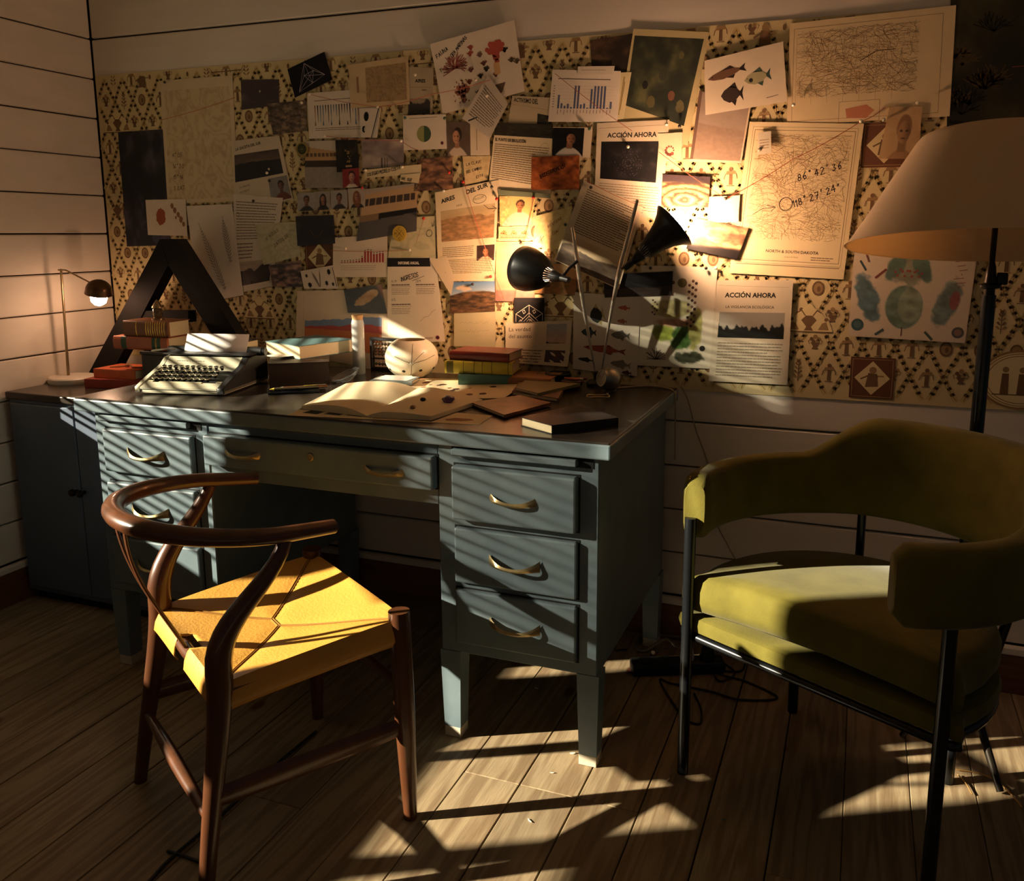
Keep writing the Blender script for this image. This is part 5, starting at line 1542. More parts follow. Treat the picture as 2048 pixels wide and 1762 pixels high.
for u, v, r in ((.15, .3, .006), (.82, .25, .008), (.2, .8, .009), (.70, .74, .007), (.88, .8, .005)): coral_disc(s, u, v, r * .75, (50, 42, 44), int(u * 99)); bush(s, u, v, r * 1.6, (50, 42, 44), 7, int(v * 77), .0007, 6.0, fork=False)
frond(s, (.48, .9), (.32, .12), 12, .008, (120, 96, 90)); frond(s, (.5, .9), (.56, .1), 12, .005, (150, 124, 112)); s.line([(.95, .08), (.97, .9)], .0022, (90, 60, 50)); s.done()
s = Sheet('photo_print', [(691, 580), (766, 568), (777, 627), (699, 625)], 5, 'slate aerial photograph of a pale elongated island', 'photo', (100, 104, 106))
def island(u, v):
    t = fbm(u, v, 5, 4); c = lerp3((72, 78, 82), (98, 100, 100), t)
    a, b = (u - .55) * .8 + (v - .45) * -.6, (u - .55) * .6 + (v - .45) * .8
    k = np.clip((1 - (a / .42) ** 2 - ((b + .03) / .17) ** 2 + (t - .5)) * 5, 0, 1)[..., None]
    c = c * (1 - k) + lerp3((170, 136, 100), (206, 178, 136), t * 1.5 - .2) * k
    k = np.clip((u - .80 + .3 * (1 - v)) * 10 - 3, 0, 1)[..., None]
    return c * (1 - k) + np.array((150, 118, 104)) * k
s.paint(island); s.done()
s = Sheet('chart_page', [(597, 582), (777, 578), (777, 745), (593, 705)], 3, 'page with a layered area chart in blue, red and orange above the books', 'chart', (232, 206, 174))
q = random.Random(6); n = 36
xs = [.10 + .84 * i / n for i in range(n + 1)]
def lay_(base, amp, rise, sd):
    qq = random.Random(sd); y = 0; o = []
    for x in xs:
        y += qq.uniform(-1, 1); y *= .8; o.append(base - rise * min(1, (x - .1) * 1.6) + amp * y)
    return o
A_ = lay_(.46, .012, .10, 1); B_ = lay_(.54, .010, .09, 2); C_ = lay_(.58, .008, .05, 3)
for i in range(n):
    s.blob([(xs[i], A_[i]), (xs[i], B_[i]), (xs[i + 1], B_[i + 1]), (xs[i + 1], A_[i + 1])], (132, 148, 176), 2)
    s.blob([(xs[i], B_[i]), (xs[i], C_[i]), (xs[i + 1], C_[i + 1]), (xs[i + 1], B_[i + 1])], (186, 92, 84), 2)
    s.blob([(xs[i], C_[i]), (xs[i], .80), (xs[i + 1], .80), (xs[i + 1], C_[i + 1])], (204, 126, 82), 2)
s.line([(.08, .05), (.08, .85)], .0005, (170, 146, 120)); s.done()
s = Sheet('botanical_print', [(1709, 500), (1953, 516), (1929, 686), (1696, 671)], 3, 'botanical sheet with a big blue-green gourd crowned with leaves under the lampshade', 'print', (218, 200, 172))
def gourd(u, v):
    c = np.ones(u.shape + (3,)) * np.array((218, 200, 172)); t = fbm(u, v, 14, 4)
    def put(c, cu, cv, ru, rv, col, th=0.0, sharp=8, nz=.5):
        du, dv = u - cu, v - cv; a, b = du * math.cos(th) + dv * math.sin(th) * .7, -du * math.sin(th) * 1.4 + dv * math.cos(th)
        k = np.clip((1 - (a / ru) ** 2 - (b / rv) ** 2 + (t - .5) * nz) * sharp, 0, 1)[..., None]
        return c * (1 - k) + np.array(col) * (0.72 + .55 * t[..., None]) * k
    c = put(c, .46, .62, .165, .27, (110, 128, 110), 0, 10, .1); c = put(c, .51, .60, .11, .22, (140, 150, 126), 0, 5, .1)
    c = put(c, .46, .18, .18, .20, (150, 150, 126), 0, 3, 1.4); c = put(c, .36, .14, .07, .2, (96, 116, 100), .5, 3, 1.0); c = put(c, .58, .14, .07, .2, (96, 116, 100), -.5, 3, 1.0)
    c = put(c, .14, .55, .10, .34, (96, 118, 120), -.35, 3, 1.1); c = put(c, .82, .55, .10, .34, (120, 134, 124), .35, 3, 1.1); c = put(c, .88, .50, .045, .12, (150, 92, 84), .1, 5, .4)
    return c
s.paint(gourd, .01, .02, .99, .99, nu=90, nv=64)
for i in range(12): s.disc(.36 + .02 * i, .22 + .04 * math.sin(i * 2), .0032, (150, 78, 66), 3, 8)
s.disc(.075, .86, .0155, (62, 88, 92), 3, 20); s.disc(.075, .86, .009, (84, 106, 104), 4, 14); s.disc(.93, .88, .0145, (90, 92, 86), 3, 20); s.disc(.93, .88, .009, (140, 110, 96), 4, 14)
s.line([(.24, .96), (.30, .90)], .006, (70, 88, 86), 4); s.line([(.66, .90), (.72, .98)], .006, (70, 88, 86), 4); s.line([(.46, .86), (.46, .96)], .003, (110, 84, 66), 4)
s.line([(.20, .30), (.28, .20)], .006, (130, 70, 62), 4); s.line([(.06, .12), (.11, .22)], .005, (66, 84, 84), 4); s.line([(.10, .02), (.13, .12)], .004, (120, 80, 70), 4)
for i in range(7): s.line([(.84 + .02 * (i % 4), .06 + .05 * i), (.90 + .02 * (i % 3), .04 + .05 * i)], .0016, (150, 90, 76), 4)
s.done()
# round badges
def badge(name, px_, py_, r, label, draw, col):
    c = at_y(px_, py_, 0)
    rt_m = r
    s = Sheet(name, [(c.x - rt_m, c.z + rt_m), (c.x + rt_m, c.z + rt_m), (c.x + rt_m, c.z - rt_m), (c.x - rt_m, c.z - rt_m)], 8, label, 'badge', col, plane=lambda x, z, d: Vector((x, -d, z)))
    o = s.o; me = o.data; m_ = me.materials[0]
    bm = new(); lathe(bm, [(0, 0), (r, 0), (r, .0012), (r * .96, .0016), (0, .0016)], 32, axis=(0, -1, 0), origin=(c.x, -s.d + .0008, c.z))
    bm.normal_update(); me.clear_geometry(); bm.to_mesh(me); bm.free()
    s.d += .0010
    draw(s); s.done(); return s
def d1(s):
    for a in (PI / 4, 3 * PI / 4): s.line([(.5 - .30 * math.cos(a), .5 - .30 * math.sin(a)), (.5 + .30 * math.cos(a), .5 + .30 * math.sin(a))], .0014, (90, 70, 24))
    for t, u, v in (('C', .5, .30), ('M', .22, .60), ('S', .78, .60), ('C', .5, .90)): s.text(t, u, v, .0085, (74, 58, 22), align='C')
badge('round_badge', 803, 467, .0245, 'round yellow badge lettered C M S C around a cross', d1, (206, 168, 66))
def d2(s):
    s.disc(.5, .5, .0165, (52, 56, 36), 2, 24); bush(s, .5, .5, .013, (120, 116, 60), 9, 3, .001, 6.0, fork=False)
badge('round_badge', 609, 299, .0215, 'round olive badge with a gold rim beside the school photograph', d2, (150, 128, 70))

# ================================================================== push pins and red thread
PINM = {'white': mat('pin_pearl', S((238, 226, 196)), 0.18, metal=0.3, noise=0.02), 'red': mat('pin_red', S((186, 46, 34)), 0.3, noise=0.05), 'green': mat('pin_green', S((60, 84, 62)), 0.3, noise=0.05), 'black': mat('pin_black', S((52, 44, 38)), 0.35, noise=0.05)}
PINS = {'white': [(757, 214, 'at the foot of the sepia tracing map'), (621, 189, 'at the corner of the spike chart'), (651, 272, 'under the spike chart'), (804, 282, 'left of the pie chart'), (605, 206, 'above the boulder photograph'), (733, 341, 'at the left end of the school name strip'), (806, 334, 'in the middle of the school name strip'), (953, 160, 'in the middle of the coral poster'), (975, 192, 'at the top of the askew typed note'), (889, 382, 'at the left of the AIRES DEL SUR headline'), (1257, 294, 'in the black square of microbe dots'), (1334, 249, 'at the top right of the microbe page'), (1587, 210, 'at the left edge of the wide road map'), (1722, 243, 'between the two road maps'), (1433, 536, 'at the top right of the herb sheet'), (1767, 240, 'left of the sepia portrait sketch'), (1835, 206, 'above the sepia portrait sketch'), (693, 497, 'at the left of the red bar chart'), (821, 500, 'below the yellow badge'), (536, 346, 'in the gazette picture'), (832, 150, 'above the AIRES scrap'), (1519, 301, 'on the tiny curled note')], 'red': [(928, 364, 'above the AIRES DEL SUR headline'), (995, 398, 'left of the yellow leaf photograph'), (1068, 395, 'right of the yellow leaf photograph'), (983, 553, 'at the foot of the AIRES DEL SUR page'), (849, 437, 'on the green map scrap'), (726, 376, 'under the red portrait'), (900, 345, 'beside the LA CLAVE note')], 'green': [(812, 236, 'at the left corner of the pie chart'), (891, 237, 'at the right corner of the pie chart'), (1132, 449, 'beside the word REVISAR'), (1180, 258, 'right of the profile photograph')], 'black': [(332, 165, 'at the corner of the faded relief map'), (1183, 375, 'at the top of the big tilted typed sheet'), (680, 473, 'at the top of the red bar chart'), (985, 374, 'right of the DEL SUR headline'), (1043, 486, 'on the pink sky photograph'), (947, 568, 'on the brown hill photograph'), (506, 565, 'under the fern article'), (509, 402, 'at the top of the fern article'), (733, 373, 'right of the red portrait'), (1302, 536, 'at the top left of the herb sheet'), (1413, 536, 'at the top of the herb sheet'), (1360, 253, 'at the foot of the undersea painting'), (1452, 397, 'over the blazing blank sheet'), (541, 362, 'at the foot of the gazette picture')]}
for colr, lst in PINS.items():
    bm = new(); lathe(bm, [(0, 0), (.0016, 0), (.0016, .003), (.0042, .0045), (.0048, .007), (.0036, .0095), (0, .0105)], 12, axis=(0, -1, 0)); fixn(bm)
    me = bpy.data.meshes.new('push_pin'); bm.to_mesh(me); bm.free(); me.materials.append(PINM[colr])
    me.polygons.foreach_set('use_smooth', [True] * len(me.polygons))
    for px_, py_, where in lst:
        o = bpy.data.objects.new('push_pin', me); COL.objects.link(o)
        p = at_y(px_, py_, -0.012); o.location = (p.x, -0.0115, p.z)
        tag(o, {'white': 'small pearl-white', 'red': 'small round red', 'green': 'small dark green', 'black': 'small dark brown'}[colr] + ' push pin ' + where, 'push pin', colr + ' push pins on the wall')
THREAD = mat('red_thread', S((186, 84, 56)), 0.8, noise=0.2, nscale=300)
def thread(label, *pts):
    bm = new()
    P = [at_y(x, y, -0.018) for x, y in pts]
    Q = []
    for a, b in zip(P[:-1], P[1:]):
        for k in range(8):
            t = k / 8; Q.append(a.lerp(b, t) + Vector((0, 0, -0.004 * math.sin(PI * t))))
    Q.append(P[-1])
    tube(bm, Q, 0.0008, 5)
    tag(link('red_thread', bm, THREAD), label, 'thread', 'red threads between the pins')
thread('red thread crossing the large faded relief map', (322, 240), (470, 195))
thread('red thread sagging from the star card to the sepia tracing map', (621, 189), (757, 214), (865, 188), (980, 160))
thread('red thread running below the spike chart to the pie chart', (651, 272), (804, 282), (836, 300))
thread('red thread slanting down across the blue bar chart', (1110, 147), (1264, 262))
thread('red thread from the swirl emblem to the right lamp glow', (1318, 304), (1452, 397))
thread('red thread rising over the tall road map to the upper map', (1452, 397), (1583, 320), (1722, 243), (1770, 215))
thread('red thread dropping down the AIRES DEL SUR page', (928, 364), (955, 450), (1008, 600))
thread('red thread hanging past the left lamp head to the emblem card', (1068, 395), (1046, 492), (1030, 594))
thread('red thread level across the red bar chart', (660, 501), (820, 500))
thread('red thread from the tilted typed sheet to its right edge', (1170, 360), (1290, 415))
# ================================================================== two-headed desk lamp
STEEL = mat('brushed_steel', S((186, 178, 160)), 0.30, metal=0.55, noise=0.15, nscale=60)
LBLACK = mat('lamp_black', S((20, 19, 18)), 0.38, noise=0.1, spec=0.5)
LINNER = mat('lamp_white_inside', S((236, 226, 204)), 0.5, noise=0.03)
def bulb_mat(name, strength, col=WARM):
    return mat(name, (1, 0.9, 0.7), 0.3, emit=col, estr=strength, noise=0.01)
LY = -0.14
dl = thing('desk_lamp', 'black two-headed desk lamp on slender crossed steel rods', 'desk lamp', (at_y(1195, 745, LY).x, LY, ZT))
def lpart(name, bm, m, smooth=50): return world_child(link(name, bm, m, None, smooth), dl)
base_c = Vector((at_y(1197, 750, -0.062).x, -0.062, ZT))
bm = new(); lathe(bm, [(0, 0), (.034, 0), (.034, .008), (.030, .014), (.014, .018), (.012, .04), (0, .042)], 32, origin=base_c); lpart('base', fixn(bm), LBLACK)
r1t, r1b = at_y(1145, 455, LY), base_c + Vector((-.008, 0, .03))
r2t, r2b = at_y(1275, 400, LY - .012), base_c + Vector((.008, -.004, .03))
r1m, r2m = at_y(1163, 585, LY + .028), at_y(1238, 545, LY + .022)
for a, m_, b, nm in ((r1t, r1m, r1b, 'rod'), (r2t, r2m, r2b, 'rod')):
    bm = new(); P = smooth_path([a, a.lerp(m_, .5), m_, m_.lerp(b, .5) + (m_ - (a + b) / 2) * .3, b], 5)
    n = len(P); tube(bm, P, [0.0022 + 0.0042 * math.sin(PI * min(1, .15 + i / n * .9)) for i in range(n)], 10); lpart(nm, bm, STEEL)
def head(neck, axis, prof, rod_pt, bulb_str, bulb_h, bulb_r, name):
    """a lathe shell open at its far end, bulb inside; prof = [(r, h)] outer from the neck to the rim"""
    ax = Vector(axis).normalized()
    bm = new(); lathe(bm, [(0, -.012)] + prof, 60, axis=ax, origin=neck); fixn(bm)
    # cooling slots cut round the neck
    kill = [f for f in bm.faces if .030 < (f.calc_center_median() - neck).dot(ax) < .048]
    a0 = ax.orthogonal().normalized(); b0 = ax.cross(a0)
    dele = []
    for f in kill:
        c = f.calc_center_median() - neck
        k = int(((math.atan2(c.dot(b0), c.dot(a0)) + PI) / (2 * PI)) * 60 + .01)
        if k % 3 == 0: dele.append(f)
    bmesh.ops.delete(bm, geom=dele, context='FACES')
    o = lpart('lamp_head', bm, LBLACK, 60)
    md = o.modifiers.new('sheet', 'SOLIDIFY'); md.thickness = .0012; md.offset = -1
    bm = new(); lathe(bm, [(r * .965, h) for r, h in prof if h > .05], 40, axis=ax, origin=neck + ax * -.0008); sub(link('lining', fixn(bm), LINNER, None, 60), o)
    bm = new(); lathe(bm, [(0, -.030), (.008, -.030), (.0095, -.012), (.0085, .01), (.011, .030), (.013, .046), (.015, .062), (.014, .066), (0, .066)], 20, axis=ax, origin=neck); sub(link('socket', fixn(bm), LBLACK, None, 50), o)
    bm = new()
    pr_ = [(0, bulb_h - bulb_r * 2.1), (bulb_r * .45, bulb_h - bulb_r * 2.0), (bulb_r * .55, bulb_h - bulb_r * 1.3)] + [(bulb_r * math.cos(a), bulb_h + bulb_r * math.sin(a)) for a in [-.9 + (PI / 2 + .9) * k / 10 for k in range(10)]] + [(0, bulb_h + bulb_r)]
    lathe(bm, pr_, 24, axis=ax, origin=neck)
    sub(link('bulb', fixn(bm), bulb_mat(name, bulb_str), None, 80), o)
    bm = new(); tube(bm, [neck + ax * .0, (neck + rod_pt) / 2 + Vector((0, 0, .004)), rod_pt], .0045, 10); lpart('arm', bm, LBLACK)
def cam_dir(r, u, f): return RT * r + UP * u + FW * f
n1 = at_y(1122, 556, LY - .022)
head(n1, cam_dir(-.70, .27, .66), [(.010, 0), (.013, .014), (.017, .030), (.023, .048), (.036, .062), (.048, .082), (.057, .106), (.063, .130), (.064, .150)], at_y(1155, 522, LY), BULB_A, .122, .024, 'bulb_glow_left')
n2 = at_y(1266, 523, LY - .026)
head(n2, cam_dir(.75, .65, -.06), [(.009, 0), (.012, .014), (.016, .030), (.022, .048), (.027, .066), (.032, .086), (.040, .108), (.052, .128), (.067, .144)], at_y(1244, 536, LY + .01), BULB_B, .152, .029, 'bulb_glow_right')

# ================================================================== small lamp on the side cabinet
WHITE = mat('white_enamel', S((226, 216, 198)), 0.4, noise=0.08, nscale=12)
THINM = mat('thin_brass', S((170, 146, 108)), 0.3, metal=0.9, noise=0.1)
CLP = at_z(146, 764, 0.70)
cl = thing('table_lamp', 'small lit lamp with a white disc base and thin brass stem on the side cabinet', 'table lamp', CLP)
bm = new(); lathe(bm, [(0, 0), (.072, 0), (.075, .004), (.075, .017), (.071, .021), (.012, .022), (0, .022)], 40); link('base', fixn(bm), WHITE, cl, 40)
top = at_y(122, 540, CLP.y) - CLP
bot = Vector((-.018, .0, .022))
bm = new(); tube(bm, [bot, bot.lerp(Vector((top.x, 0, top.z)), .5), (top.x, 0, top.z + .004)], [.0048, .004, .004], 10); link('stem', bm, THINM, cl, 60)
bu = at_y(200, 598, CLP.y) - CLP
hd = Vector((bu.x - .002, 0, bu.z + .028))
bm = new(); tube(bm, [(top.x - .012, 0, top.z), (top.x + .02, 0, top.z), (hd.x - .018, 0, hd.z + .018)], .0028, 8); link('arm', bm, THINM, cl, 60)
bm = new(); lathe(bm, [(0, .036)] + [(.040 * math.sin(a), .036 * math.cos(a)) for a in [PI / 2 * k / 8 for k in range(1, 9)]] + [(.0425, -.012), (.0405, -.012), (.0385, 0)] + [(.0385 * math.sin(a), .0345 * math.cos(a)) for a in [PI / 2 * (8 - k) / 8 for k in range(1, 8)]] + [(0, .0345)], 32, origin=hd, axis=(0.25, -0.1, 1)); link('lamp_head', fixn(bm), mat('bronze_hood', S((96, 70, 44)), 0.35, metal=0.7, noise=0.15), cl, 60)
bm = new(); lathe(bm, [(0, .020), (.013, .016), (.020, .004), (.0255, -.012), (.023, -.026), (.013, -.036), (0, -.039)], 24, origin=hd + Vector((.004, -.004, -.012)), axis=(0.35, -0.15, 1)); link('bulb', fixn(bm), bulb_mat('bulb_glow_cabinet', BULB_C), cl, 80)
# ================================================================== things on the cabinet and the desk
BLK = mat('black_letter', S((30, 27, 25)), 0.75, noise=0.2, nscale=10, spec=0.2)
# large letter A leaning in the corner
LA = -0.16
def A_(px_, py_): p = at_y(px_, py_, LA); return (p.x, p.z)
bm = new()
pl = [A_(320, 478), A_(353, 478), (0.727, 0.806), (0.610, 0.806), A_(345, 548), A_(321, 533), A_(318, 548), (0.110, 0.701), (0.012, 0.701)]
fr = lambda u, v, w: Vector((u, w, v))
prism(bm, [A_(320, 478), A_(353, 478), A_(337, 528)], LA, LA + .045, fr)
apx, apz = A_(336, 530)
L0, L1 = A_(320, 478); R0, R1 = A_(353, 478)
prism(bm, [(L0, L1), (apx, apz), (0.118, 0.701), (0.016, 0.701)], LA, LA + .045, fr)
prism(bm, [(apx, apz), (R0, R1), (0.752, 0.767), (0.650, 0.767)], LA, LA + .045, fr)
cb0, cb1 = A_(283, 622), A_(374, 622); cb2, cb3 = A_(375, 645), A_(274, 640)
prism(bm, [cb0, cb3, cb2, cb1], LA + .004, LA + .041, fr)
fixn(bm)
tag(link('letter_sign', bm, BLK), 'large freestanding black letter A in the corner behind the small lamp', 'letter')

PAGE = mat('book_pages', S((222, 204, 164)), 0.85, noise=0.12, nscale=60, stretch=(1, 1, 30))
def book(label, loc, size, rz, cover, spine=None, group=None, name='book', bands=None, tilt=0.0, round_spine=True, pages=None, soft=False):
    """closed book lying flat: local x = along the spine, y = depth (spine at -y), z = thickness"""
    L, D, T = size
    t = thing(name, label, 'book', loc, rz, group)
    t.rotation_euler = (tilt, 0, rz)
    c = min(.0025, T * .16)
    bm = new(); bbox(bm, -L / 2, L / 2, -D / 2, D / 2, T - c, T, c * .4); link('front_cover', bm, cover, t)
    bm = new(); bbox(bm, -L / 2, L / 2, -D / 2, D / 2, 0, c, c * .4); link('back_cover', bm, cover, t)
    bm = new(); o = .004 if not soft else .001
    bbox(bm, -L / 2 + o, L / 2 - o, -D / 2 + .003, D / 2 - o, c, T - c); link('pages', bm, pages or PAGE, t)
    bm = new(); n = 8; b = .006 if round_spine else .0015
    poly = [(-D / 2 + .0035, 0)] + [(-D / 2 - b * math.sin(PI * k / n), T * (.5 - .5 * math.cos(PI * k / n))) for k in range(n + 1)] + [(-D / 2 + .0035, T)]
    prism(bm, poly, -L / 2, L / 2, lambda u, v, w: Vector((w, u, v))); fixn(bm)
    sp = link('spine', bm, spine or cover, t, 40)
    for (u, w, m_) in (bands or []):
        bm = new()
        poly = [(-D / 2 - (b + .0006) * math.sin(PI * k / n), T * (.5 - .505 * math.cos(PI * k / n))) for k in range(n + 1)]
        for (y0, z0), (y1, z1) in zip(poly[:-1], poly[1:]):
            x0, x1 = (u - w / 2) * L, (u + w / 2) * L
            bm.faces.new([bm.verts.new(Vector(q)) for q in ((x0, y0, z0), (x1, y0, z0), (x1, y1, z1), (x0, y1, z1))])
        ob = link('label', bm, m_); ob.parent = sp
    return t
def cover(name, c, rough=.5, n=.2): return mat('cover_' + name, S(c), rough, noise=n, nscale=22, bump=.08, bscale=120)
GOLD = mat('gilt', S((226, 176, 84)), .35, metal=.7, noise=.3, nscale=90)
GREENL = mat('green_label', S((46, 78, 52)), .5, noise=.1)
# red and orange books on the cabinet
b0 = Vector((.245, -.285, .70))
book('dark red book with white pages at the bottom of the cabinet stack', (b0.x + .035, b0.y + .045, .70), (.20, .145, .030), .25, cover('darkred', (158, 62, 44)), round_spine=False, group='books on the side cabinet')
book('orange book lying on the dark red one beside the small lamp', (b0.x + .045, b0.y + .045, .7302), (.165, .12, .030), .05, cover('orange', (206, 98, 54)), round_spine=False, group='books on the side cabinet')
# a pair of reading glasses / knotted cord on top
bm = new(); c_ = Vector((b0.x + .05, b0.y + .035, .7605))
tube(bm, smooth_path([c_ + Vector((-.05, -.02, 0.001)), c_ + Vector((-.01, 0, .004)), c_ + Vector((.01, .004, .008)), c_ + Vector((.03, -.002, .003)), c_ + Vector((.06, .01, .001))], 6), .0024, 8)
box(bm, c_ + Vector((.002, .002, .006)), (.014, .009, .008), .002)
tag(link('knotted_cord', bm, cover('cord', (150, 104, 62))), 'short knotted tan cord lying on the orange book', 'cord')
# dark box behind the typewriter that carries the leather books and one foot of the letter
bx = thing('storage_box', 'dark box on the cabinet behind the typewriter carrying the leather books', 'box', (.495, -.235, .70))
bm = new(); bbox(bm, .412, .580, -.300, -.178, .70, .816, .002); world_child(link('box_body', bm, cover('boxd', (58, 50, 44))), bx)
bm = new(); bbox(bm, .409, .583, -.303, -.175, .8162, .828, .002); world_child(link('lid', bm, cover('boxd', (58, 50, 44))), bx)
zb_ = .8285
book('terracotta leather book with dark green spine labels on the dark box', (.400, -.232, zb_), (.215, .108, .042), .03, cover('terracotta', (186, 104, 70)), bands=[(-.30, .10, GREENL), (.30, .16, GREENL), (.30, .03, GOLD)], group='leather books on the dark box')
book('brown leather book with gilt spine bands, top of the leather pair', (.420, -.230, zb_ + .0424), (.175, .100, .050), .05, cover('brown', (136, 86, 50)), bands=[(-.20, .02, GOLD)] + [(.02 + .05 * k, .022, GOLD) for k in range(9)], group='leather books on the dark box')
book('black hardback book behind the typewriter paper', (.70, -.235, ZT), (.15, .12, .100), .12, cover('black', (40, 32, 28)), round_spine=False)
# little lantern ornament seen through the letter A, on the leather books
lo_ = thing('lantern_ornament', 'tiny glass and brass lantern seen through the letter A', 'ornament', (0.425, -.230, zb_ + .0926))
g_ = mat('smoky_glass', S((190, 170, 130)), .08, trans=.9, noise=.02)
bm = new(); lathe(bm, [(0, 0), (.020, 0), (.020, .004), (.014, .007), (0, .007)], 20); link('foot', fixn(bm), THINM, lo_, 40)
bm = new(); lathe(bm, [(.013, .0072), (.015, .012), (.015, .034), (.012, .038), (.011, .038), (.0135, .033), (.0135, .012), (.0115, .0072)], 20, close=True); link('glass', fixn(bm), g_, lo_, 40)
bm = new(); lathe(bm, [(0, .0385), (.017, .0385), (.017, .041), (.004, .062), (0, .066)], 20); link('cap', fixn(bm), THINM, lo_, 40)

# ------------------------------------------------------------------ typewriter
TWM = mat('typewriter_shell', S((196, 192, 166)), .42, noise=.10, nscale=14)
TWD = mat('typewriter_dark', S((34, 34, 34)), .45, noise=.15)
KEYM = mat('key_cap', S((30, 29, 28)), .3, noise=.1)
f0, f1 = at_z(270, 789, ZT), at_z(448, 794, ZT)
dirx = Vector((f1.x - f0.x, f1.y - f0.y, 0)); TWW = dirx.length; ang = math.atan2(dirx.y, dirx.x)
tw = thing('typewriter', 'cream portable typewriter with black keys at the left end of the desk', 'typewriter', f0, ang)
# local: x across 0..TWW, y back, z up
TD = .265
def side(x): return [(0, .006), (0, .022), (.03, .034), (.125, .066), (.150, .083), (.205, .088), (TD, .080), (TD, .006)]
bm = new(); bbox(bm, 0, TWW, 0.002, TD, .004, .018, .004, 2); link('base_pan', bm, TWM, tw, 40)
for x0, x1 in ((0, .016), (TWW - .020, TWW)):
    bm = new(); prism(bm, side(0), x0, x1, lambda u, v, w: Vector((w, u, v))); fixn(bm)
    bmesh.ops.bevel(bm, geom=[e for e in bm.edges], offset=.0018, segments=1, affect='EDGES'); link('side_cheek', bm, TWD if x0 > .1 else TWM, tw, 40)
bm = new(); prism(bm, [(0, .016), (0, .021), (.028, .031), (.028, .016)], .016, TWW - .020, lambda u, v, w: Vector((w, u, v))); link('front_lip', fixn(bm), TWM, tw)
bm = new(); prism(bm, [(.118, .060), (.152, .084), (.200, .0875), (.200, .05), (.118, .05)], .016, TWW - .020, lambda u, v, w: Vector((w, u, v))); tp = link('top_cover', fixn(bm), TWM, tw)
bm = new(); prism(bm, [(.028, .012), (.118, .012), (.118, .046), (.028, .018)], .016, TWW - .020, lambda u, v, w: Vector((w, u, v))); link('key_well', fixn(bm), TWD, tw)
bm = new(); bbox(bm, -.004, TWW + .004, .150, .206, .0882, .0925, .002); link('paper_table', bm, TWD, tw)
bm = new(); tube(bm, [(-.012, .212, .094), (TWW + .012, .212, .094)], .0125, 18); link('platen', bm, TWD, tw, 50)
for x in (-.02, TWW + .012):
    bm = new(); tube(bm, [(x, .212, .094), (x + .010, .212, .094)], .0115, 16); link('platen_knob', bm, KEYM, tw, 50)
bm = new(); tube(bm, [(.012, .190, .099), (-.002, .170, .102), (-.03, .150, .100), (-.036, .146, .099)], .0022, 8); link('return_lever', bm, STEEL, tw, 60)
# maker's script lettering (illegible in the picture): two thin printed rows
bm = new()
q = random.Random(3); x = .05
while x < .135:
    w = q.uniform(.003, .008); box(bm, (x, .1365, .0735), (w, .0006, .0016), 0, Matrix.Rotation(.61, 3, 'X')); x += w + .002
link('nameplate_lettering', bm, TWD, tw)
kz = lambda y: .026 + (y - .035) * .38
kb = new(); lathe(kb, [(0, .0), (.0036, 0), (.0040, .004), (.0066, .0075), (.0068, .0095), (.0058, .0102), (0, .0096)], 12); fixn(kb)
kme = bpy.data.meshes.new('key'); kb.to_mesh(kme); kb.free(); kme.materials.append(KEYM)
kr = new(); lathe(kr, [(.0066, .0076), (.0072, .0085), (.0069, .0099), (.0063, .0100)], 12); fixn(kr)
krm = bpy.data.meshes.new('key_ring'); kr.to_mesh(krm); kr.free(); krm.materials.append(mat('key_rim', S((206, 196, 160)), .35, noise=.1))
for r_, (yy, x0, n) in enumerate(((.042, .036, 10), (.062, .030, 11), (.082, .026, 11), (.102, .030, 11))):
    for k in range(n):
        o = bpy.data.objects.new('key', kme); COL.objects.link(o); o.parent = tw; o.location = (x0 + k * (TWW - .075) / 10.6, yy, kz(yy) + .004); o.rotation_euler = (.25, 0, 0)
        p = bpy.data.objects.new('rim', krm); COL.objects.link(p); p.parent = o
bm = new(); bbox(bm, .055, TWW - .075, .024, .033, .026, .033, .002); link('space_bar', bm, mat('key_rim', (1, 1, 1)), tw)
for x in (.020, TWW - .038):
    bm = new(); bbox(bm, x, x + .018, .030, .040, .028, .034, .002); link('shift_key', bm, mat('key_rim', (1, 1, 1)), tw)
# sheet of paper rolled into it
bm = new(); W0, W1 = .035, TWW - .03
rows = [(.196, .090), (.205, .108), (.213, .124), (.222, .142)]
vs = [[bm.verts.new((x, y, z)) for x in (W0, (W0 + W1) / 2, W1)] for y, z in rows]
for A, B in zip(vs[:-1], vs[1:]):
    for k in range(2): bm.faces.new((A[k], A[k + 1], B[k + 1], B[k]))
so_ = link('paper_sheet', bm, mat('white_paper', S((240, 236, 228)), .8, noise=.03), None, 60)
so_.location = f0; so_.rotation_euler = (0, 0, ang); md = so_.modifiers.new('t', 'SOLIDIFY'); md.thickness = .0006
tag(so_, 'blank white sheet rolled into the typewriter', 'paper')

# ------------------------------------------------------------------ big books beside the typewriter
cp = Sheet('loose_page', [(.885, -.300), (.950, -.320), (.975, -.270), (.905, -.250)], 0, 'loose white page slipped under the teal book', 'paper', (226, 214, 196), plane=lambda x, y, d: Vector((x, y, ZT + .0626 + .0 * d)), curl=lambda u, v: .004)
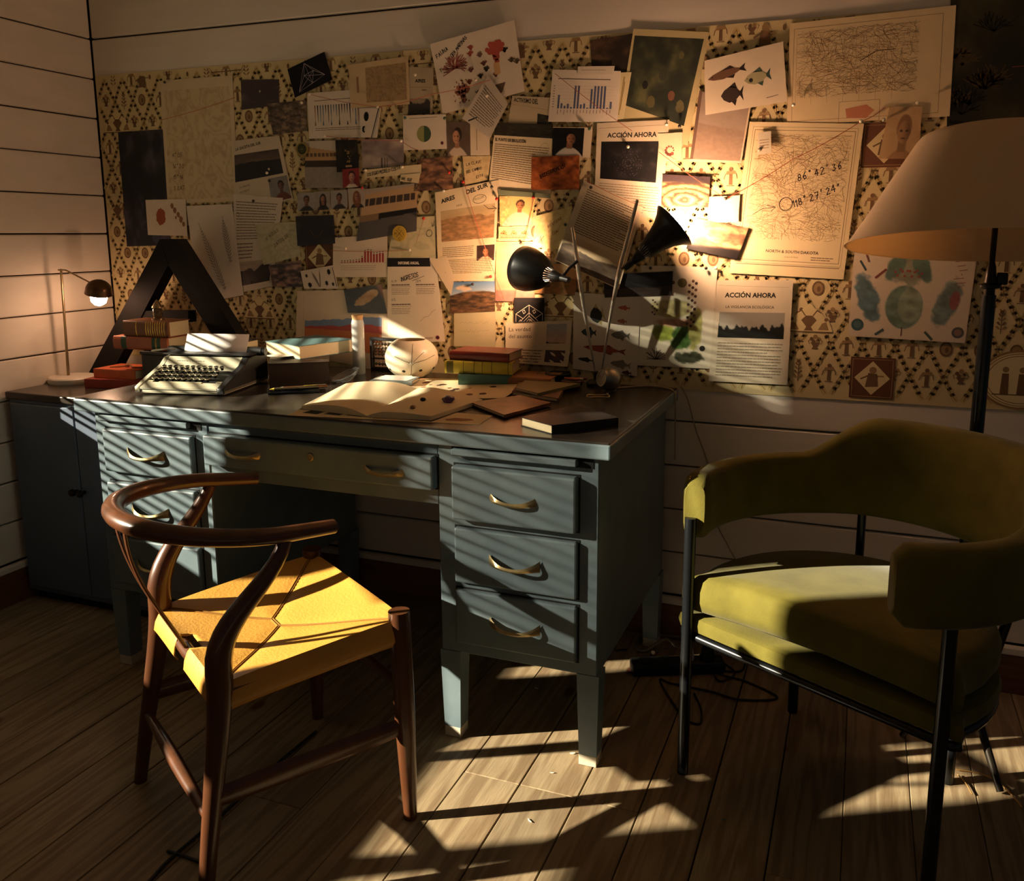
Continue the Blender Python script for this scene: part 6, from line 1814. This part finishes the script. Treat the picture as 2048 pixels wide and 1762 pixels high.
# phone with two pens
p0 = at_z(588, 784, ZT)
ph = thing('mobile_phone', 'black phone lying on the desk in front of the dark volume', 'phone', (p0.x, p0.y, ZT), .62)
bm = new(); bbox(bm, -.068, .068, -.034, .034, 0, .0075, .003, 2); link('body', bm, mat('phone_black', S((22, 24, 28)), .12, noise=.02), ph, 40)
bm = new(); bbox(bm, -.062, .062, -.031, .031, .0075, .0079); link('screen', bm, mat('phone_glass', S((14, 16, 20)), .05, noise=.01), ph)
def pen(label, loc, rz, m_, tip, L=.13, group='pens on the phone'):
    t = thing('pen', label, 'pen', loc, rz, group)
    bm = new(); tube(bm, [(-L / 2 + .012, 0, 0), (L / 2, 0, 0)], .0042, 12); link('barrel', bm, m_, t, 60)
    bm = new(); tube(bm, [(-L / 2, 0, 0), (-L / 2 + .012, 0, 0)], [.0012, .0042], 12); link('tip', bm, tip, t, 60)
    bm = new(); box(bm, (L / 2 - .022, 0, .0052), (.036, .0024, .0012), .0004); link('clip', bm, tip, t)
pen('rose-gold metal pen lying on the phone', (p0.x + .020, p0.y + .016, ZT + .0125), .62, mat('rose_gold', S((206, 144, 104)), .22, metal=.95, noise=.05), STEEL)
pen('thin yellow-tipped pen lying across the phone corner', (p0.x + .006, p0.y - .006, ZT + .0125), .72, mat('pen_steel', S((160, 150, 120)), .25, metal=.8, noise=.05), mat('pen_yellow', S((214, 190, 70)), .4, noise=.05))
# glass shell dish
sp = at_z(690, 765, ZT)
bm = new()
rings_ = []
for i in range(7):
    t = i / 6
    rings_.append([bm.verts.new(Vector((.040 * (.25 + .75 * t) * math.cos(a) , .026 * (.25 + .75 * t) * math.sin(a), .0035 + .020 * t * t + .018 * t * math.cos(a - .4) + .0018 * math.cos(9 * a) * t))) for a in [2 * PI * k / 36 for k in range(36)]])
for A, B in zip(rings_[:-1], rings_[1:]):
    for k in range(36): bm.faces.new((A[k], A[(k + 1) % 36], B[(k + 1) % 36], B[k]))
bm.faces.new(rings_[0][::-1]); zmin = min(v.co.z for v in bm.verts)
for v in bm.verts: v.co.z -= zmin
fixn(bm)
so_ = link('glass_dish', bm, mat('clear_glass', (.95, .97, .95), .03, trans=.95, noise=.01), None, 70); so_.location = (sp.x, sp.y, ZT + .0005); so_.rotation_euler = (0, 0, .5)
md = so_.modifiers.new('t', 'SOLIDIFY'); md.thickness = .0025; md.offset = 1
tag(so_, 'clear shell-shaped glass dish beside the dark volume', 'dish')
# corked glass tube
jp = at_z(719, 747, ZT)
jr = thing('specimen_tube', 'tall corked glass tube of white powder behind the glass dish', 'jar', (jp.x, jp.y, ZT))
jh = at_y(719, 632, jp.y).z - ZT
bm = new(); lathe(bm, [(0, 0), (.0185, 0), (.0195, .003), (.0195, jh - .022), (.0175, jh - .014), (.0175, jh - .011), (.016, jh - .011), (.016, jh - .016), (.0178, jh - .024), (.0178, .004), (0, .004)], 28); link('glass', fixn(bm), mat('tube_glass', (.96, .96, .92), .05, trans=.7, noise=.01), jr, 40)
bm = new(); lathe(bm, [(0, .005), (.0170, .005), (.0170, jh * .52), (.006, jh * .55), (0, jh * .55)], 24); link('powder', fixn(bm), mat('grey_powder', S((96, 88, 76)), .9, noise=.5, nscale=60), jr, 60)
bm = new(); lathe(bm, [(.0171, jh * .56), (.0172, jh - .03), (.0, jh - .03), (0, jh * .56)], 24); link('white_powder', fixn(bm), mat('white_powder', S((216, 206, 184)), .9, noise=.45, nscale=40), jr, 60)
bm = new(); lathe(bm, [(0, jh - .012), (.0155, jh - .012), (.0175, jh), (.0165, jh + .003), (0, jh + .003)], 24); link('cork', fixn(bm), mat('cork', S((190, 150, 100)), .8, noise=.3, nscale=120), jr, 40)
# abacus
ap = Vector((1.115, -.05, ZT))
ab = thing('abacus', 'small black bead abacus standing behind the ceramic globe', 'abacus', (1.150, -.040, ZT), .0)
AW, AH = .105, .105
for nm, x0, x1, z0, z1 in (('frame_bar', -AW / 2, AW / 2, 0, .010), ('frame_bar', -AW / 2, AW / 2, AH - .010, AH), ('frame_post', -AW / 2, -AW / 2 + .008, .010, AH - .010), ('frame_post', AW / 2 - .008, AW / 2, .010, AH - .010), ('frame_bar', -AW / 2 + .008, AW / 2 - .008, .036, .040)):
    bm = new(); bbox(bm, x0, x1, -.008, .008, z0, z1, .001); link(nm, bm, cover('abacus', (30, 24, 22)), ab)
bb_ = new(); lathe(bb_, [(0, -.0048), (.0025, -.0046), (.0062, 0), (.0025, .0046), (0, .0048)], 12); fixn(bb_)
bme_ = bpy.data.meshes.new('bead'); bb_.to_mesh(bme_); bb_.free(); bme_.materials.append(mat('bead_wood', S((96, 80, 62)), .35, noise=.2))
for k in range(7):
    x = -AW / 2 + .017 + k * .0118
    bm = new(); tube(bm, [(x, 0, .008), (x, 0, AH - .008)], .0009, 6); rod = link('wire', bm, STEEL, ab)
    for z in (.020, .052, .062, .072, .084):
        o = bpy.data.objects.new('bead', bme_); COL.objects.link(o); o.parent = rod; o.location = (x, 0, z)
# ceramic globe with holes and incised lines
gp = Vector((1.29, -.125, ZT)); gr = .080
CER = mat('speckled_ceramic', S((232, 218, 186)), .35, noise=.06, nscale=4, spec=.5)
GZ = .82
gc = Vector((gp.x, gp.y, ZT + gr * .93 * GZ))
gl = thing('ceramic_globe', 'round cream ceramic pot with dark holes and thin incised lines', 'pot', (gc.x, gc.y, ZT))
off = Vector((0, 0, gr * .93))
gl.scale = (1, 1, GZ)
bm = new(); nn = 24
prof = [(0, -.93 * gr), (.34 * gr, -.93 * gr)] + [(gr * math.cos(a), gr * math.sin(a)) for a in [-1.19 + (1.19 + .98) * k / nn for k in range(nn + 1)]]
rim = prof[-1]
prof += [(rim[0] - .004, rim[1] - .001)] + [((gr - .004) * math.cos(a), (gr - .004) * math.sin(a)) for a in [.95 - (1.1 + .95) * k / 12 for k in range(1, 13)]] + [(0, -.86 * gr)]
lathe(bm, prof, 48, origin=off); link('body', fixn(bm), CER, gl, 50)
vc = (CAM - gc); vc.normalize(); vr = Vector((-vc.y, vc.x, 0)).normalized(); vu = vc.cross(vr)
def on_globe(a, b, rr=1.0):
    """a, b = offsets right / up on the face turned to the room, in radii"""
    d = vr * (-0 + a) * 1.0 + vu * b
    d = Vector((-vc.y, vc.x, 0)).normalized() * a + vu * b
    return off + (d + vc * math.sqrt(max(0, 1 - d.length_squared))) * gr * rr
HOLE = mat('hole_dark', (.02, .015, .01), .9, noise=.1)
for a, b in ((-.30, -.60), (.32, -.58), (.80, -.50), (-.80, -.52)):
    c = on_globe(a, b, 1.002); n = (c - off).normalized()
    bm = new(); lathe(bm, [(0, .0004), (.0052, .0002), (.0056, -.001)], 14, axis=n, origin=c); link('hole', fixn(bm), HOLE, gl)
for P in (((0, -.26), (.02, .20), (.05, .62)), ((0, -.26), (.24, .02), (.46, .26)), ((0, -.26), (-.30, -.12), (-.62, .08)), ((0, -.26), (-.02, -.55), (-.05, -.85)), ((.0, -.26), (.5, -.1), (.85, .1))):
    bm = new(); tube(bm, [on_globe(P[0][0] + (P[1][0] - P[0][0]) * t, P[0][1] + (P[1][1] - P[0][1]) * t, 1.001) for t in [k / 5 for k in range(6)]] + [on_globe(P[1][0] + (P[2][0] - P[1][0]) * t, P[1][1] + (P[2][1] - P[1][1]) * t, 1.001) for t in [k / 5 for k in range(1, 6)]], .0007, 5); link('incised_line', bm, HOLE, gl)
c = on_globe(0, -.26, 1.0); bm = new(); lathe(bm, [(0, .003), (.004, .002), (.006, 0), (.006, -.002)], 14, axis=(c - off), origin=c); link('knob', fixn(bm), STEEL, gl, 50)

# ------------------------------------------------------------------ stack of three coloured books
book('teal cloth book at the bottom of the three-book stack', (1.528, -.115, ZT), (.155, .115, .030), .42, cover('teal2', (88, 136, 128)), group='three-book stack by the globe')
book('yellow cloth book with ruled spine in the middle of the three-book stack', (1.520, -.108, ZT + .0303), (.20, .12, .036), .18, cover('yellow', (206, 190, 66)), bands=[(-.42, .10, cover('olived', (96, 88, 36)))] + [(u, .008, cover('olived', (96, 88, 36))) for u in (-.22, -.06, .06, .2, .44)], group='three-book stack by the globe')
book('dark red leather book on top of the three-book stack', (1.528, -.100, ZT + .0666), (.185, .115, .026), .02, cover('oxblood', (116, 44, 38), .35), group='three-book stack by the globe')
book('brown-paged flat book lying behind the three-book stack', (1.665, -.082, ZT), (.15, .115, .024), .02, cover('tan', (150, 108, 68)))

# ------------------------------------------------------------------ papers and open book in the middle of the desk
s = Sheet('illustrated_sheet', [(842, 757), (1062, 762), (1008, 800), (770, 786)], 0, 'cream sheet printed with brown insects and shells behind the open book', 'print', (232, 212, 170), plane=lambda x, y, d: at_z(x, y, ZT), lift=0, curl=lambda u, v: -.0022 + .006 * max(0, u - .85) * 4)
q = random.Random(8)
for i in range(26):
    u, v = q.uniform(.06, .94), q.uniform(.1, .9); coral_disc(s, u, v, q.uniform(.004, .011), q.choice([(150, 84, 58), (96, 70, 56), (180, 120, 84), (70, 56, 50)]), i); bush(s, u, v, .014, (96, 70, 56), 5, i, .0008, 6.0, fork=False)
s.done()
s = Sheet('printed_sheet', [(640, 802), (985, 832), (958, 850), (574, 831)], 0, 'large cream printed sheet under the open book with dark oval pictures', 'print', (232, 212, 170), plane=lambda x, y, d: at_z(x, y, ZT), lift=0, curl=lambda u, v: -.0026)
for u in (.10, .22, .34): s.blob([(u - .05, .82), (u - .02, .5), (u + .06, .55), (u + .04, .86)], (48, 50, 48), 2)
s.blob([(.80, .68), (.84, .5), (.92, .5), (.95, .62), (.90, .78), (.82, .80)], (150, 108, 74), 2); s.lines(.45, .8, .75, .95, 3, (150, 124, 92), .4); s.done()
ob_ = thing('open_book', 'large open book with blank cream pages in the middle of the desk', 'book', at_z(790, 808, ZT))
def bookquad(px4, z): return [at_z(x, y, z) for x, y in px4]
LQ = bookquad([(603, 818), (692, 772), (835, 779), (735, 834)], ZT + .0015)
RQ = bookquad([(735, 834), (835, 779), (965, 806), (862, 841)], ZT + .0015)
def page_block(Q, spine_side, T, name):
    bm = new(); n = 12; top, bot = [], []
    for i in range(n + 1):
        t = i / n
        d = t if spine_side == 0 else 1 - t
        h = T * (.25 + .75 * math.sin(min(1, d * 3.2) * PI / 2)) * (1 - .25 * d) + (.010 * math.sin(PI * d) if spine_side else .004 * math.sin(PI * d))
        a, b = Q[0].lerp(Q[3], t), Q[1].lerp(Q[2], t)
        top.append((bm.verts.new(a + Vector((0, 0, h))), bm.verts.new(b + Vector((0, 0, h))))); bot.append((bm.verts.new(a), bm.verts.new(b)))
    for i in range(n):
        bm.faces.new((top[i][0], top[i + 1][0], top[i + 1][1], top[i][1])); bm.faces.new((bot[i][0], bot[i][1], bot[i + 1][1], bot[i + 1][0]))
        bm.faces.new((top[i][0], bot[i][0], bot[i + 1][0], top[i + 1][0])); bm.faces.new((top[i][1], top[i + 1][1], bot[i + 1][1], bot[i][1]))
    bm.faces.new((top[0][0], top[0][1], bot[0][1], bot[0][0])); bm.faces.new((top[n][0], bot[n][0], bot[n][1], top[n][1])); fixn(bm)
    return world_child(link(name, bm, mat('page_cream', S((236, 218, 176)), .8, noise=.06, nscale=8), None, 40), ob_)
page_block(LQ, 1, .010, 'page_block'); page_block(RQ, 0, .013, 'page_block')
bm = new(); Q = bookquad([(600, 819), (692, 770), (968, 806), (862, 844)], ZT + .0004)
A = [bm.verts.new(p) for p in Q]; B = [bm.verts.new(p + Vector((0, 0, .0012))) for p in Q]
bm.faces.new(A[::-1]); bm.faces.new(B)
for k in range(4): bm.faces.new((A[k], A[(k + 1) % 4], B[(k + 1) % 4], B[k]))
world_child(link('cover', fixn(bm), cover('openbook', (60, 52, 44))), ob_)
# notebook with scalloped cards
n0 = at_z(779, 770, ZT)
book('thin grey-green notebook behind the open book', (n0.x + .005, n0.y + .025, ZT + .0045), (.125, .085, .011), .22, cover('greygreen', (120, 130, 124)), round_spine=False, name='notebook')
def scallop(label, c, w, h, rz, z, col):
    bm = new(); P = []
    for (x0, y0), (x1, y1) in (((-w, -h), (w, -h)), ((w, -h), (w, h)), ((w, h), (-w, h)), ((-w, h), (-w, -h))):
        n = 12 if x0 != x1 else 9
        for k in range(n * 2):
            t = k / (n * 2); nx_, ny_ = (y1 - y0), -(x1 - x0); L = math.hypot(nx_, ny_)
            o_ = .0012 if k % 2 else -.0006
            P.append((x0 + (x1 - x0) * t + nx_ / L * o_, y0 + (y1 - y0) * t + ny_ / L * o_))
    prism(bm, P, 0, .0006); fixn(bm)
    o = link('deckle_card', bm, mat('card_' + str(col[0]), S(col), .8, noise=.08)); o.location = (c[0], c[1], z); o.rotation_euler = (0, 0, rz); tag(o, label, 'card', 'scalloped cards')
scallop('white scalloped-edge card on the grey-green notebook', (n0.x + .004, n0.y + .03), .052, .036, .05, ZT + .0158, (232, 226, 214))
scallop('second scalloped card poking out behind the white one', (n0.x - .004, n0.y + .05), .045, .032, .6, ZT + .0151, (206, 192, 166))
# stones
def stone(label, px_, py_, r, m_, sq, seed, z):
    p = at_z(px_, py_, z); bm = new(); bmesh.ops.create_icosphere(bm, subdivisions=2, radius=r); q = random.Random(seed)
    for v in bm.verts: v.co *= 1 + q.uniform(-.14, .14); v.co.z *= sq
    zm = min(v.co.z for v in bm.verts)
    for v in bm.verts: v.co.z -= zm
    o = link('stone', bm, m_, None, 25); o.location = (p.x, p.y, z); tag(o, label, 'stone')
stone('purple amethyst stone on the open book', 897, 806, .016, mat('amethyst', S((128, 96, 128)), .15, noise=.3, nscale=40, trans=.25), .62, 3, ZT + .0125)
stone('small black pebble on the open book', 846, 803, .0075, mat('black_pebble', S((28, 24, 26)), .3, noise=.1), .7, 5, ZT + .016)
stone('small mottled brown pebble on the open page', 826, 818, .007, mat('brown_pebble', S((150, 116, 74)), .5, noise=.4, nscale=90), .7, 7, ZT + .0155)
# booklets on the right
def slab(name, label, px4, z, T, cov, group=None, pages=True, cat='book', lift=0.0, Q=None, pm=None):
    """thin closed book given by the outline of its foot"""
    Q = [Vector((p.x, p.y, z)) for p in Q] if Q else [at_z(x, y, z) for x, y in px4]
    t = thing(name, label, cat, (Q[0] + Q[2]) / 2, 0, group)
    def hexa(Q, z0, z1, ins=0.0):
        bm = new(); c = (Q[0] + Q[1] + Q[2] + Q[3]) / 4
        q_ = [p + (c - p).normalized() * ins for p in Q]
        A = [bm.verts.new(Vector((p.x, p.y, z + z0))) for p in q_]; B = [bm.verts.new(Vector((p.x, p.y, z + z1 + (lift if k in (1, 2) else 0)))) for k, p in enumerate(q_)]
        bm.faces.new(A[::-1]); bm.faces.new(B)
        for k in range(4): bm.faces.new((A[k], A[(k + 1) % 4], B[(k + 1) % 4], B[k]))
        return fixn(bm)
    c = min(.0018, T * .2)
    world_child(link('back_cover', hexa(Q, 0, c), cov), t)
    if pages: world_child(link('pages', hexa(Q, c, T - c, .003), pm or PAGE), t)
    bm = hexa(Q, T - c, T)
    world_child(link('front_cover', bm, cov), t)
    # spine along the first-last edge pair
    bm = new(); a, b = Q[2], Q[3]
    n_ = (b - a).cross(Vector((0, 0, 1))).normalized() * .0015
    if n_.dot((Q[0] + Q[1]) / 2 - (a + b) / 2) > 0: n_ = -n_
    vs = [bm.verts.new(p + o + Vector((0, 0, h))) for p in (a, b) for o in (Vector(), n_) for h in (0, T)]
    for f in ((0, 1, 3, 2), (4, 6, 7, 5), (0, 4, 5, 1), (2, 3, 7, 6), (0, 2, 6, 4), (1, 5, 7, 3)): bm.faces.new([vs[k] for k in f])
    world_child(link('spine', fixn(bm), cov), t)
    return t
slab('notebook', 'black notebook with cream page edges at the front right of the desk', [(1042, 852), (1160, 824), (1236, 853), (1103, 869)], ZT, .021, cover('blacknb', (30, 26, 24), .45))
slab('photo_booklet', 'brown picture booklet between the open book and the black notebook', [(943, 811), (1040, 796), (1101, 811), (1008, 836)], ZT + .003, .008, mat('booklet_brown', S((136, 84, 52)), .35, noise=.5, nscale=18, col2=S((70, 44, 30))))
slab('notebook', 'brown soft notebook at the bottom of the small green notebook pile', [(1024, 790), (1040, 768), (1128, 780), (1115, 804)], ZT, .010, cover('brownnb', (104, 76, 52)))
slab('notebook', 'thin olive-green notebook on top of the small pile by the clock', [(1030, 781), (1050, 766), (1160, 772), (1075, 792)], ZT + .0105, .008, cover('olivenb', (108, 104, 66)))
slab('book', 'large dark brown volume lying under the teal book', None, ZT, .062, cover('umber', (62, 48, 38)), Q=[Vector((.968, -.388, 0)), Vector((1.110, -.291, 0)), Vector((.980, -.101, 0)), Vector((.838, -.198, 0))], pm=cover('umber', (62, 48, 38)))
slab('book', 'thick teal-covered book with cream page edges on the dark volume', None, ZT + .0625, .040, cover('teal', (96, 128, 128)), Q=[Vector((.838, -.228, 0)), Vector((1.006, -.288, 0)), Vector((1.062, -.085, 0)), Vector((.888, -.030, 0))])
# glass block, round dark dish and clutter under the lamp
gb = at_z(1087, 764, ZT)
bm = new(); box(bm, (0, 0, .015), (.036, .028, .030), .002, Matrix.Rotation(.2, 3, 'Z')); o = link('glass_block', bm, mat('green_glass', (.75, .88, .78), .04, trans=.92, noise=.01)); o.location = (gb.x, gb.y, ZT); tag(o, 'small clear glass block behind the olive notebook', 'paperweight')
td = at_y(1108, 745, -.045)
bm = new(); lathe(bm, [(0, 0), (.032, 0), (.036, .004), (.038, .026), (.036, .028), (.034, .026), (.032, .007), (0, .007)], 32); o = link('round_tin', fixn(bm), LBLACK, None, 40); o.location = (td.x + .015, -.050, ZT); tag(o, 'low round black tin beside the glass block', 'tin')
tr = thing('brown_bowl', 'small round brown bowl beside the silver clock', 'bowl', (1.800, -.120, ZT))
bm = new(); lathe(bm, [(0, 0), (.020, 0), (.028, .006), (.032, .020), (.030, .021), (.025, .009), (0, .005)], 32); link('bowl', fixn(bm), cover('bowl', (84, 56, 38), .35), tr, 50)
for k in range(3):
    bm = new(); tube(bm, [(-.026 + .012 * k, .01, .0235), (.024 + .008 * k, -.006 + .008 * k, .0250)], .003, 8)
    o = link('crayon', bm, mat('crayon_%d' % k, S(((196, 96, 60), (206, 190, 160), (120, 60, 44))[k]), .6, noise=.1), None, 60); o.location = tr.location; tag(o, ('orange crayon stub across the brown bowl', 'cream chalk stick across the brown bowl', 'brown crayon stub across the brown bowl')[k], 'crayon')
# silver spherical clock
ck = at_z(1217, 781, ZT); R_ = .0335
ck = Vector((ck.x + .004, ck.y - .005, ZT + R_))
ct = thing('clock', 'silver ball-shaped clock with a pale glass face in front of the lamp base', 'clock', (ck.x, ck.y, ZT))
fdir = Vector((-.62, -.74, .18)).normalized()
bm = new(); pr_ = [(0, -R_)] + [(R_ * math.cos(a), R_ * math.sin(a)) for a in [-PI / 2 + (PI / 2 + .80) * k / 16 for k in range(1, 17)]]
rr, hh = pr_[-1]; pr_ += [(rr, hh + .004), (rr - .003, hh + .004), (rr - .003, hh)]
lathe(bm, pr_, 36, axis=fdir, origin=(0, 0, R_)); link('case', fixn(bm), mat('satin_silver', S((150, 146, 134)), .35, metal=.8, noise=.08), ct, 50)
bm = new(); lathe(bm, [(0, hh + .0004), (rr - .003, hh + .0004)], 32, axis=fdir, origin=(0, 0, R_)); link('dial', bm, mat('dial', S((206, 196, 170)), .5, noise=.05), ct)
a0 = fdir.cross(Vector((0, 0, 1))).normalized(); b0_ = a0.cross(fdir)
for L_, an in ((.012, .5), (.017, 2.2)):
    bm = new(); c = Vector((0, 0, R_)) + fdir * (hh + .0015); tube(bm, [c, c + (a0 * math.cos(an) + b0_ * math.sin(an)) * L_], .0006, 5); link('hand', bm, LBLACK, ct)
bm = new(); lathe(bm, [(rr - .003, hh + .002), (rr * .7, hh + .005), (rr * .35, hh + .0068), (0, hh + .0072)], 32, axis=fdir, origin=(0, 0, R_)); link('glass', fixn(bm), mat('clear_glass', (1, 1, 1)), ct, 80)
bm = new(); lathe(bm, [(0, 0), (.020, 0), (.018, .004), (.012, .006), (0, .006)], 20); link('foot', fixn(bm), LBLACK, ct, 40)
# brass bangle
rg = at_z(1196, 793, ZT); bm = new()
tube(bm, [(.031 * math.cos(a), .020 * math.sin(a), .0014 + .0012 * math.sin(a * 3)) for a in [2 * PI * k / 40 for k in range(40)]], .0013, 8, closed=True)
box(bm, (.026, .012, .004), (.006, .004, .006), .001)
o = link('bangle', bm, BRASS, None, 60); o.location = (rg.x, rg.y, ZT + .0002); o.rotation_euler = (0, 0, .35); tag(o, 'thin oval brass bangle with a clasp in front of the clock', 'bangle')

# ================================================================== floor clutter and cables
CORDB = mat('black_cord', S((22, 21, 20)), .5, noise=.1); CORDG = mat('grey_cord', S((116, 106, 92)), .5, noise=.1); WPL = mat('white_plastic', S((222, 212, 192)), .4, noise=.05)
ps0 = at_z(1330, 1345, 0)
ps = thing('power_strip', 'black power strip on the floor behind the armchair leg', 'power strip', (ps0.x + .03, ps0.y + .02, 0), .42)
bm = new(); bbox(bm, -.13, .13, -.028, .028, 0, .034, .008, 2); link('body', bm, CORDB, ps, 40)
for k in range(4):
    bm = new(); lathe(bm, [(.020, .0342), (.021, .036), (.019, .036), (.016, .0345), (0, .0345)], 20, origin=(-.09 + .058 * k, 0, 0)); link('outlet', fixn(bm), LBLACK, ps)
def plug(label, loc, rz, m_):
    t = thing('plug', label, 'plug', loc, rz)
    bm = new(); lathe(bm, [(0, 0), (.019, 0), (.020, .006), (.016, .030), (.007, .042), (0, .042)], 20); link('plug_body', fixn(bm), m_, t, 50)
    bm = new(); tube(bm, smooth_path([(0, 0, .04), (.004, 0, .058), (.03, .01, .064)], 5), .0032, 8); link('flex', bm, m_, t, 60)
m4 = Matrix.Translation(ps.location) @ Matrix.Rotation(.42, 4, 'Z')
plug('white round plug in the power strip', m4 @ Vector((.026, 0, .0362)), .3, WPL); plug('black plug at the end of the power strip', m4 @ Vector((.084, 0, .0362)), 1.2, CORDB)
def cable(label, pts, r, m_, name='cable', n=6, group=None):
    bm = new(); tube(bm, smooth_path(pts, n), r, 8); return tag(link(name, bm, m_, None, 60), label, 'cable', group)
def fz(x, y, z=.004): p = at_z(x, y, 0); return Vector((p.x, p.y, z))
cable('thick grey looped cable by the rear desk leg', [fz(1352, 1322, .045), fz(1330, 1297, .03), fz(1290, 1305, .006), fz(1270, 1297, .006), fz(1285, 1280, .006), fz(1320, 1276, .008), fz(1370, 1282, .012)], .0045, CORDG)
cable('thin cord with a white bead near the power strip', [fz(1308, 1307, .003), fz(1325, 1300, .003), fz(1345, 1295, .003), fz(1360, 1308, .02)], .0016, CORDG)
bm = new(); bmesh.ops.create_icosphere(bm, subdivisions=2, radius=.006); o = link('bead', bm, WPL, None, 80); p = fz(1306, 1309); o.location = (p.x, p.y, .006); tag(o, 'tiny white bead on the floor beside the power strip', 'bead')
cable('tangled black cable under the armchair front', [fz(1398, 1330, .02), fz(1440, 1350), fz(1490, 1365), fz(1555, 1398), fz(1480, 1402), fz(1420, 1385), fz(1345, 1370), fz(1320, 1362), fz(1340, 1400), fz(1370, 1440), fz(1400, 1450), fz(1402, 1420), fz(1388, 1390)], .0028, CORDB)
cable('second black cable curling behind the armchair leg', [fz(1402, 1318, .03), fz(1450, 1330), fz(1470, 1350), fz(1440, 1365), fz(1430, 1345), fz(1480, 1345), fz(1490, 1330)], .0026, CORDB)
cable('thin pale cord hanging down the wall behind the armchair', [at_y(1362, 772, -.012), at_y(1376, 800, -.006), at_y(1392, 860, -.005), at_y(1416, 930, -.005), at_y(1432, 1040, -.005), at_y(1455, 1090, -.005), at_y(1480, 1145, -.005), at_y(1490, 1250, -.006)], .0018, mat('pale_cord', S((170, 150, 118)), .6, noise=.1))
cable('lamp flex lying along the back edge of the desk', [Vector((base_c.x + .05, LY + .02, ZT + .003)), Vector((1.99, -.045, ZT + .003)), Vector((2.05, -.050, ZT + .003)), Vector((2.083, -.075, ZT - .002)), Vector((2.088, -.078, ZT - .03)), Vector((2.088, -.06, ZT - .2))], .0022, mat('pale_cord', (1, 1, 1)))
cable('black cable lying across the floor under the wishbone chair', [fz(632, 1466), fz(560, 1526), fz(480, 1598), fz(410, 1662), fz(340, 1722), fz(295, 1770)], .0035, CORDB)
cable('short black cable end with a clip by the near chair leg', [fz(335, 1706), fz(358, 1712), fz(385, 1722), fz(402, 1728)], .003, CORDB)
cable('bright copper wire on the floor at the right edge', [fz(1912, 1542), fz(1945, 1547), fz(1985, 1560), fz(2020, 1590), fz(2044, 1618)], .0016, mat('copper_wire', S((206, 160, 96)), .3, metal=.6, noise=.1))
cable('second thin copper wire beside the lamp foot', [fz(1915, 1552), fz(1930, 1568), fz(1944, 1592)], .0014, mat('copper_wire', (1, 1, 1)))
cable('bent black wire scrap on the floor by the desk leg', [fz(1228, 1293, .012), fz(1231, 1303), fz(1240, 1302), fz(1255, 1301)], .0018, CORDB)
def scrap(label, px_, py_, w, h, rz, m_, name='paper_scrap', cat='scrap', bend=.2):
    bm = new(); vs = [[bm.verts.new(((i / 6 - .5) * w, (j / 2 - .5) * h * (1 - abs(i / 6 - .5) * 1.3), .0012 + bend * w * ((i / 6 - .5) ** 2))) for i in range(7)] for j in range(3)]
    for j in range(2):
        for i in range(6): bm.faces.new((vs[j][i], vs[j][i + 1], vs[j + 1][i + 1], vs[j + 1][i]))
    o = link(name, bm, m_, None, 60); p = at_z(px_, py_, 0); o.location = (p.x, p.y, 0); o.rotation_euler = (0, 0, rz); md = o.modifiers.new('t', 'SOLIDIFY'); md.thickness = .0006; tag(o, label, cat)
PS = mat('scrap_white', S((232, 222, 196)), .8, noise=.1)
scrap('curled pale leaf on the floor left of the wishbone chair', 202, 1345, .035, .009, .3, mat('pale_leaf', S((150, 140, 116)), .7, noise=.2), 'leaf', 'leaf', .5)
scrap('white paper crumb beside the front desk leg', 1146, 1507, .014, .008, .5, PS); scrap('white paper sliver on the sunlit planks', 1060, 1642, .014, .005, -.6, PS)
scrap('tiny paper crumb between desk leg and chair', 1105, 1546, .010, .004, .3, PS); scrap('paper crumb under the desk drawers', 1073, 1377, .012, .006, -.4, PS); scrap('tiny paper crumb in front of the armchair', 1448, 1640, .010, .005, .1, mat('scrap_blue', S((90, 110, 110)), .5, noise=.2))
scrap('thin curl of paper near the armchair leg', 1336, 1560, .012, .003, 1.2, PS)
